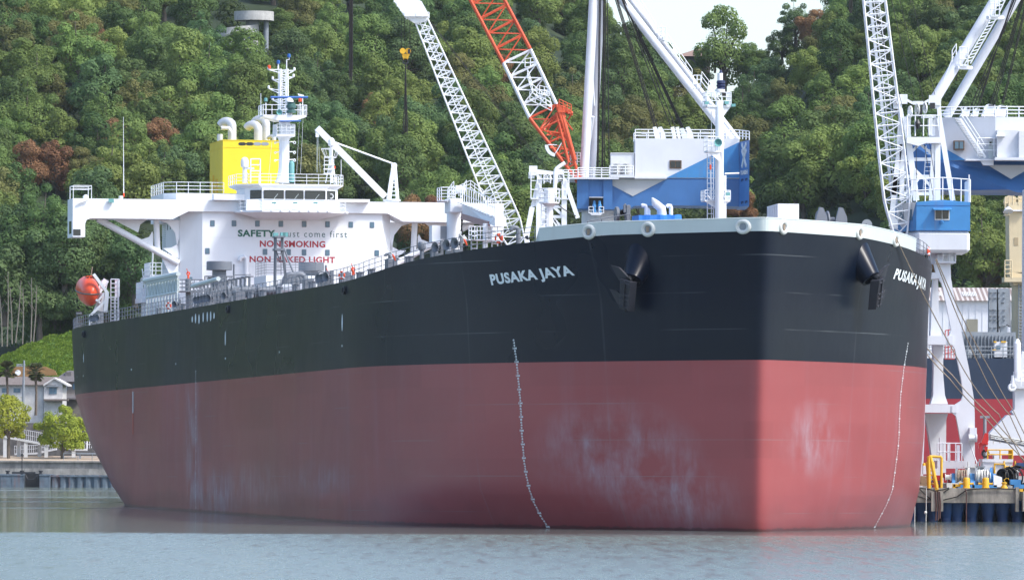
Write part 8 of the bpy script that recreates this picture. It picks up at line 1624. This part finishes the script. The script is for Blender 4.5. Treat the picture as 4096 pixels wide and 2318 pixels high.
# cream deck crane of the carrier
e = thing('deck_crane', 'cream coloured crane tower at the right edge above the grey hatch covers', 'crane', Q7(1100, 780, Y5+8))
Yc = Y5+8; mb = MB(); mb.prism([K7(1540, 260, Yc), K7(1690, 262, Yc), W(4200, 800, Yc), W(4200, 1110, Yc), K7(1550, 935, Yc), K7(1545, 400, Yc)], (0, 6, 0)); mb.lathe(K7(1562, 262, Yc+1), [(.8, 0), (.8, 1)], 16, (0, 1, 0)); mb.lathe(K7(1680, 262, Yc+1), [(.8, 0), (.8, 1)], 16, (0, 1, 0)); mb.build('crane_housing', M['cream'], e)
mb = MB(); mb.box(K7(1498, 1035, Yc-1), K7(1800, 1000, Yc+3)); mb.prism([K7(1540, 940, Yc), K7(1800, 945, Yc), K7(1800, 1040, Yc), K7(1590, 1070, Yc)], (0, 5, 0)); mb.rail([K7(1502, 1000, Yc-1), K7(1570, 1000, Yc-1)], 2., .6, .06, bars=4); mb.box(K7(1500, 392, Yc-1), K7(1542, 385, Yc+1)); mb.rail([K7(1504, 385, Yc-1), K7(1540, 385, Yc-1)], 2., .5, .05); mb.rail([K7(1580, 285, Yc), K7(1690, 285, Yc)], 1.3, .7, .06, bars=2); mb.build('crane_gallery', M['cream'], e)
mb = MB(); p = K7(1640, 1060, Yc+2.5); pl_ = K7(1578, 1100, Yc); mb.lathe((pl_.x+3., Yc+3, zd5), [(2.9, 0), (2.9, p.z-zd5)], 28); mb.build('crane_column', M['cream'], e, smooth=True)
mb = MB(); mb.ladder((pl_.x+1., Yc-.1, zd5+1), (pl_.x+1., Yc-.1, p.z), .6, (1, 0, 0), .06); mb.build('column_ladder', M['stgrey'], e)
mb = MB(); mb.box(K7(1592, 682, Yc-.05), K7(1632, 606, Yc)); mb.build('housing_vent', paint('vent_tan', (.38, .3, .18), .6), e)
mb = MB(); mb.lathe(K7(1530, 318, Yc-1), [(.25, 0), (.6, .5)], 12, (.1, -.5, -1)); mb.box(K7(1565, 350, Yc-.6), K7(1700, 340, Yc)); mb.build('lamp', M['white2'], e)
# warehouse
Y6 = 880.; e = thing('warehouse', 'white ribbed warehouse with brown and white sheet roof behind the portal legs', 'warehouse', Q7(700, 700, Y6))
zr6, ze6 = Q7(600, 130, Y6+8).z, Q7(600, 262, Y6).z; xa, xb = Q7(-300, 0, Y6).x, 190.
mb = MB(); mb.box((xa, Y6, zq), (xb, Y6+18, ze6)); 
mb.build('wall', None or M['white2'], e)
mb = MB(); 
k = 170
for i in range(k): x = xa+(xb-xa)*i/k; mb.box((x, Y6-.06, zq), (x+.12, Y6-.001, ze6-.05))
mb.build('wall_rib', M['white2'], e)
roofm, t_, b_ = nodes('corrugated_roof'); tc = N(t_, 'ShaderNodeTexCoord'); sp6 = N(t_, 'ShaderNodeSeparateXYZ'); t_.links.new(tc.outputs['Object'], sp6.inputs[0])
fr_ = mth(t_, 'FRACT', mth(t_, 'DIVIDE', sp6.outputs['X'], .62)); st_ = mth(t_, 'GREATER_THAN', fr_, .55); nz = noise(t_, .5, 6)
t_.links.new(mixc(t_, st_, mixc(t_, nz, (.2, .15, .13), (.3, .23, .2)), (.5, .46, .43)), b_.inputs['Base Color']); b_.inputs['Roughness'].default_value = .7
mb = MB(); mb.prism([(xa-.3, Y6-.7, ze6-.1), (xa-.3, Y6+9, zr6), (xa-.3, Y6+18.7, ze6-.1)], (xb-xa+.6, 0, 0)); mb.build('roof', roofm, e)
mb = MB()
for (a0, a1) in ((548, 705), (265, 330)):
    n = 9
    for i in range(n):
        t0, t1 = i/n, (i+.6)/n; p, q = Q7(a0, 215, Y6), Q7(a1, 215, Y6); xx = p.x+(q.x-p.x)*t0; x2 = p.x+(q.x-p.x)*t1; dz = .05
        mb.add([(xx, Y6+2., ze6+(zr6-ze6)*2.75/9.7+dz), (x2, Y6+2., ze6+(zr6-ze6)*2.75/9.7+dz), (x2, Y6+5., ze6+(zr6-ze6)*5.9/9.7+dz), (xx, Y6+5., ze6+(zr6-ze6)*5.9/9.7+dz)], [(0, 1, 2, 3)])
mb.build('roof_skylight', paint('skylight_sheet', (.75, .75, .72), .5, .1), e)
mb = MB()
for (a0, a1) in ((574, 693), (1050, 1140)): p, q = Q7(a0, 0, Y6), Q7(a1, 0, Y6); mb.box((p.x, Y6-.12, zq), (q.x, Y6-.07, Q7(0, 462, Y6).z))
mb.build('roller_door', paint('door_olive', (.24, .23, .18), .6, .1), e)
# ================================================================== TRUCK CRANE ON THE PIER
e = thing('truck_crane', 'grey telescopic crane boom with red hook head above the rope reels', 'crane', (PZ(1420, 900, 568).x, 568, zq)); Y7 = 563.
a, b = PZ(940, 385, Y7), PZ(1700, 560, Y7); mb = MB(); mb.beam(a, b, .75, 1.15, up=(0, 1, 0)) if 0 else mb.prism([PZ(935, 350, Y7), PZ(1700, 500, Y7), PZ(1700, 560, Y7), PZ(935, 418, Y7)], (0, .9, 0)); bm_ = mb.build('telescopic_boom', paint('boom_grey', (.3, .33, .36), .45, .08), e)
mb = MB()
for k in (0, 1, 2): mb.tube(PZ(960, 362+k*18, Y7-.06), PZ(1500, 465+k*17, Y7-.06), .05, n=5)
mb.tube(PZ(990, 425, Y7), PZ(990, 465, Y7), .05); mb.tube(PZ(1060, 435, Y7), PZ(1062, 455, Y7), .05); mb.build('boom_rib', M['ltgreyd'], bm_)
def bmap(a0, b0, a1, b1, dh):
    def f(s, t): a_ = a0+(a1-a0)*s; b_2 = b0+(b1-b0)*s-dh*t; return PZ(a_, b_2, Y7-.1)
    return f
mb = MB(); P_ = [PZ(1000, 388, Y7-.08), PZ(1125, 412, Y7-.08), PZ(1128, 442, Y7-.08), PZ(1000, 416, Y7-.08)]; mb.prism(P_, (0, .02, 0)); mb.build('name_panel', M['txtnavy'], bm_); mb = MB(); put_text(mb, 'KATO', bmap(1006, 412, 1072, 425, 20), .05, 1.1); mb.build('lettering', M['txtwhite'], bm_)
mb = MB(); mb.prism([PZ(900, 345, Y7-.1), PZ(935, 345, Y7-.1), PZ(938, 420, Y7-.1), PZ(925, 465, Y7-.1), PZ(855, 455, Y7-.1), PZ(880, 400, Y7-.1)], (0, 1.1, 0)); mb.prism([PZ(832, 455, Y7), PZ(860, 440, Y7), PZ(935, 450, Y7), PZ(930, 475, Y7), PZ(845, 480, Y7), PZ(835, 505, Y7)], (0, .8, 0)); mb.build('boom_head', paint('hook_red', (.55, .02, .015), .4, .1), e)
mb = MB(); mb.tube(PZ(905, 460, Y7+.3), PZ(905, 500, Y7+.3), .03, n=4); mb.prism([PZ(892, 485, Y7), PZ(930, 485, Y7), PZ(928, 520, Y7), PZ(908, 545, Y7), PZ(893, 515, Y7)], (0, .5, 0)); mb.tube(PZ(848, 480, Y7), PZ(850, 560, Y7), .03, n=4); mb.build('hook_block', bpy.data.materials['hook_red'], e)
mb = MB(); mb.torus(PZ(905, 562, Y7+.2), .26, .08, (0, 1, 0), n=16, m=6); mb.tube(PZ(908, 540, Y7+.2), PZ(907, 552, Y7+.2), .07, n=6); mb.build('hook', M['black'], e)
mb = MB(); mb.box((PZ(1440, 0, 568).x, 565, zq+.9), (PZ(1440, 0, 568).x+9, 568, zq+2.2)); mb.box((PZ(1500, 0, 568).x, 565.2, zq+2.2), (PZ(1500, 0, 568).x+3, 567.5, zq+5.6)); mb.build('truck_body', bpy.data.materials['generator_blue'], e)
for k in range(4): mb = MB(); mb.lathe((PZ(1460, 0, 568).x+.8+k*2, 564.8, zq+.55), [(.55, 0), (.55, .4)], 18, (0, 1, 0)); mb.build('wheel', M['black'], e, smooth=True)
# ================================================================== AIR
hz, t, bs = nodes('haze_air'); t.nodes.remove(bs); pv = N(t, 'ShaderNodeVolumePrincipled'); pv.inputs['Color'].default_value = (.86, .92, 1, 1); pv.inputs['Density'].default_value = .000026; pv.inputs['Anisotropy'].default_value = .2
t.links.new(pv.outputs[0], t.nodes['Material Output'].inputs['Volume'])
mb = MB(); mb.box((-1310, -260, -4.5), (1310, 2310, 190)); hzo = tag(mb.build('haze', hz), kind='stuff')
print('objects', len(bpy.data.objects))
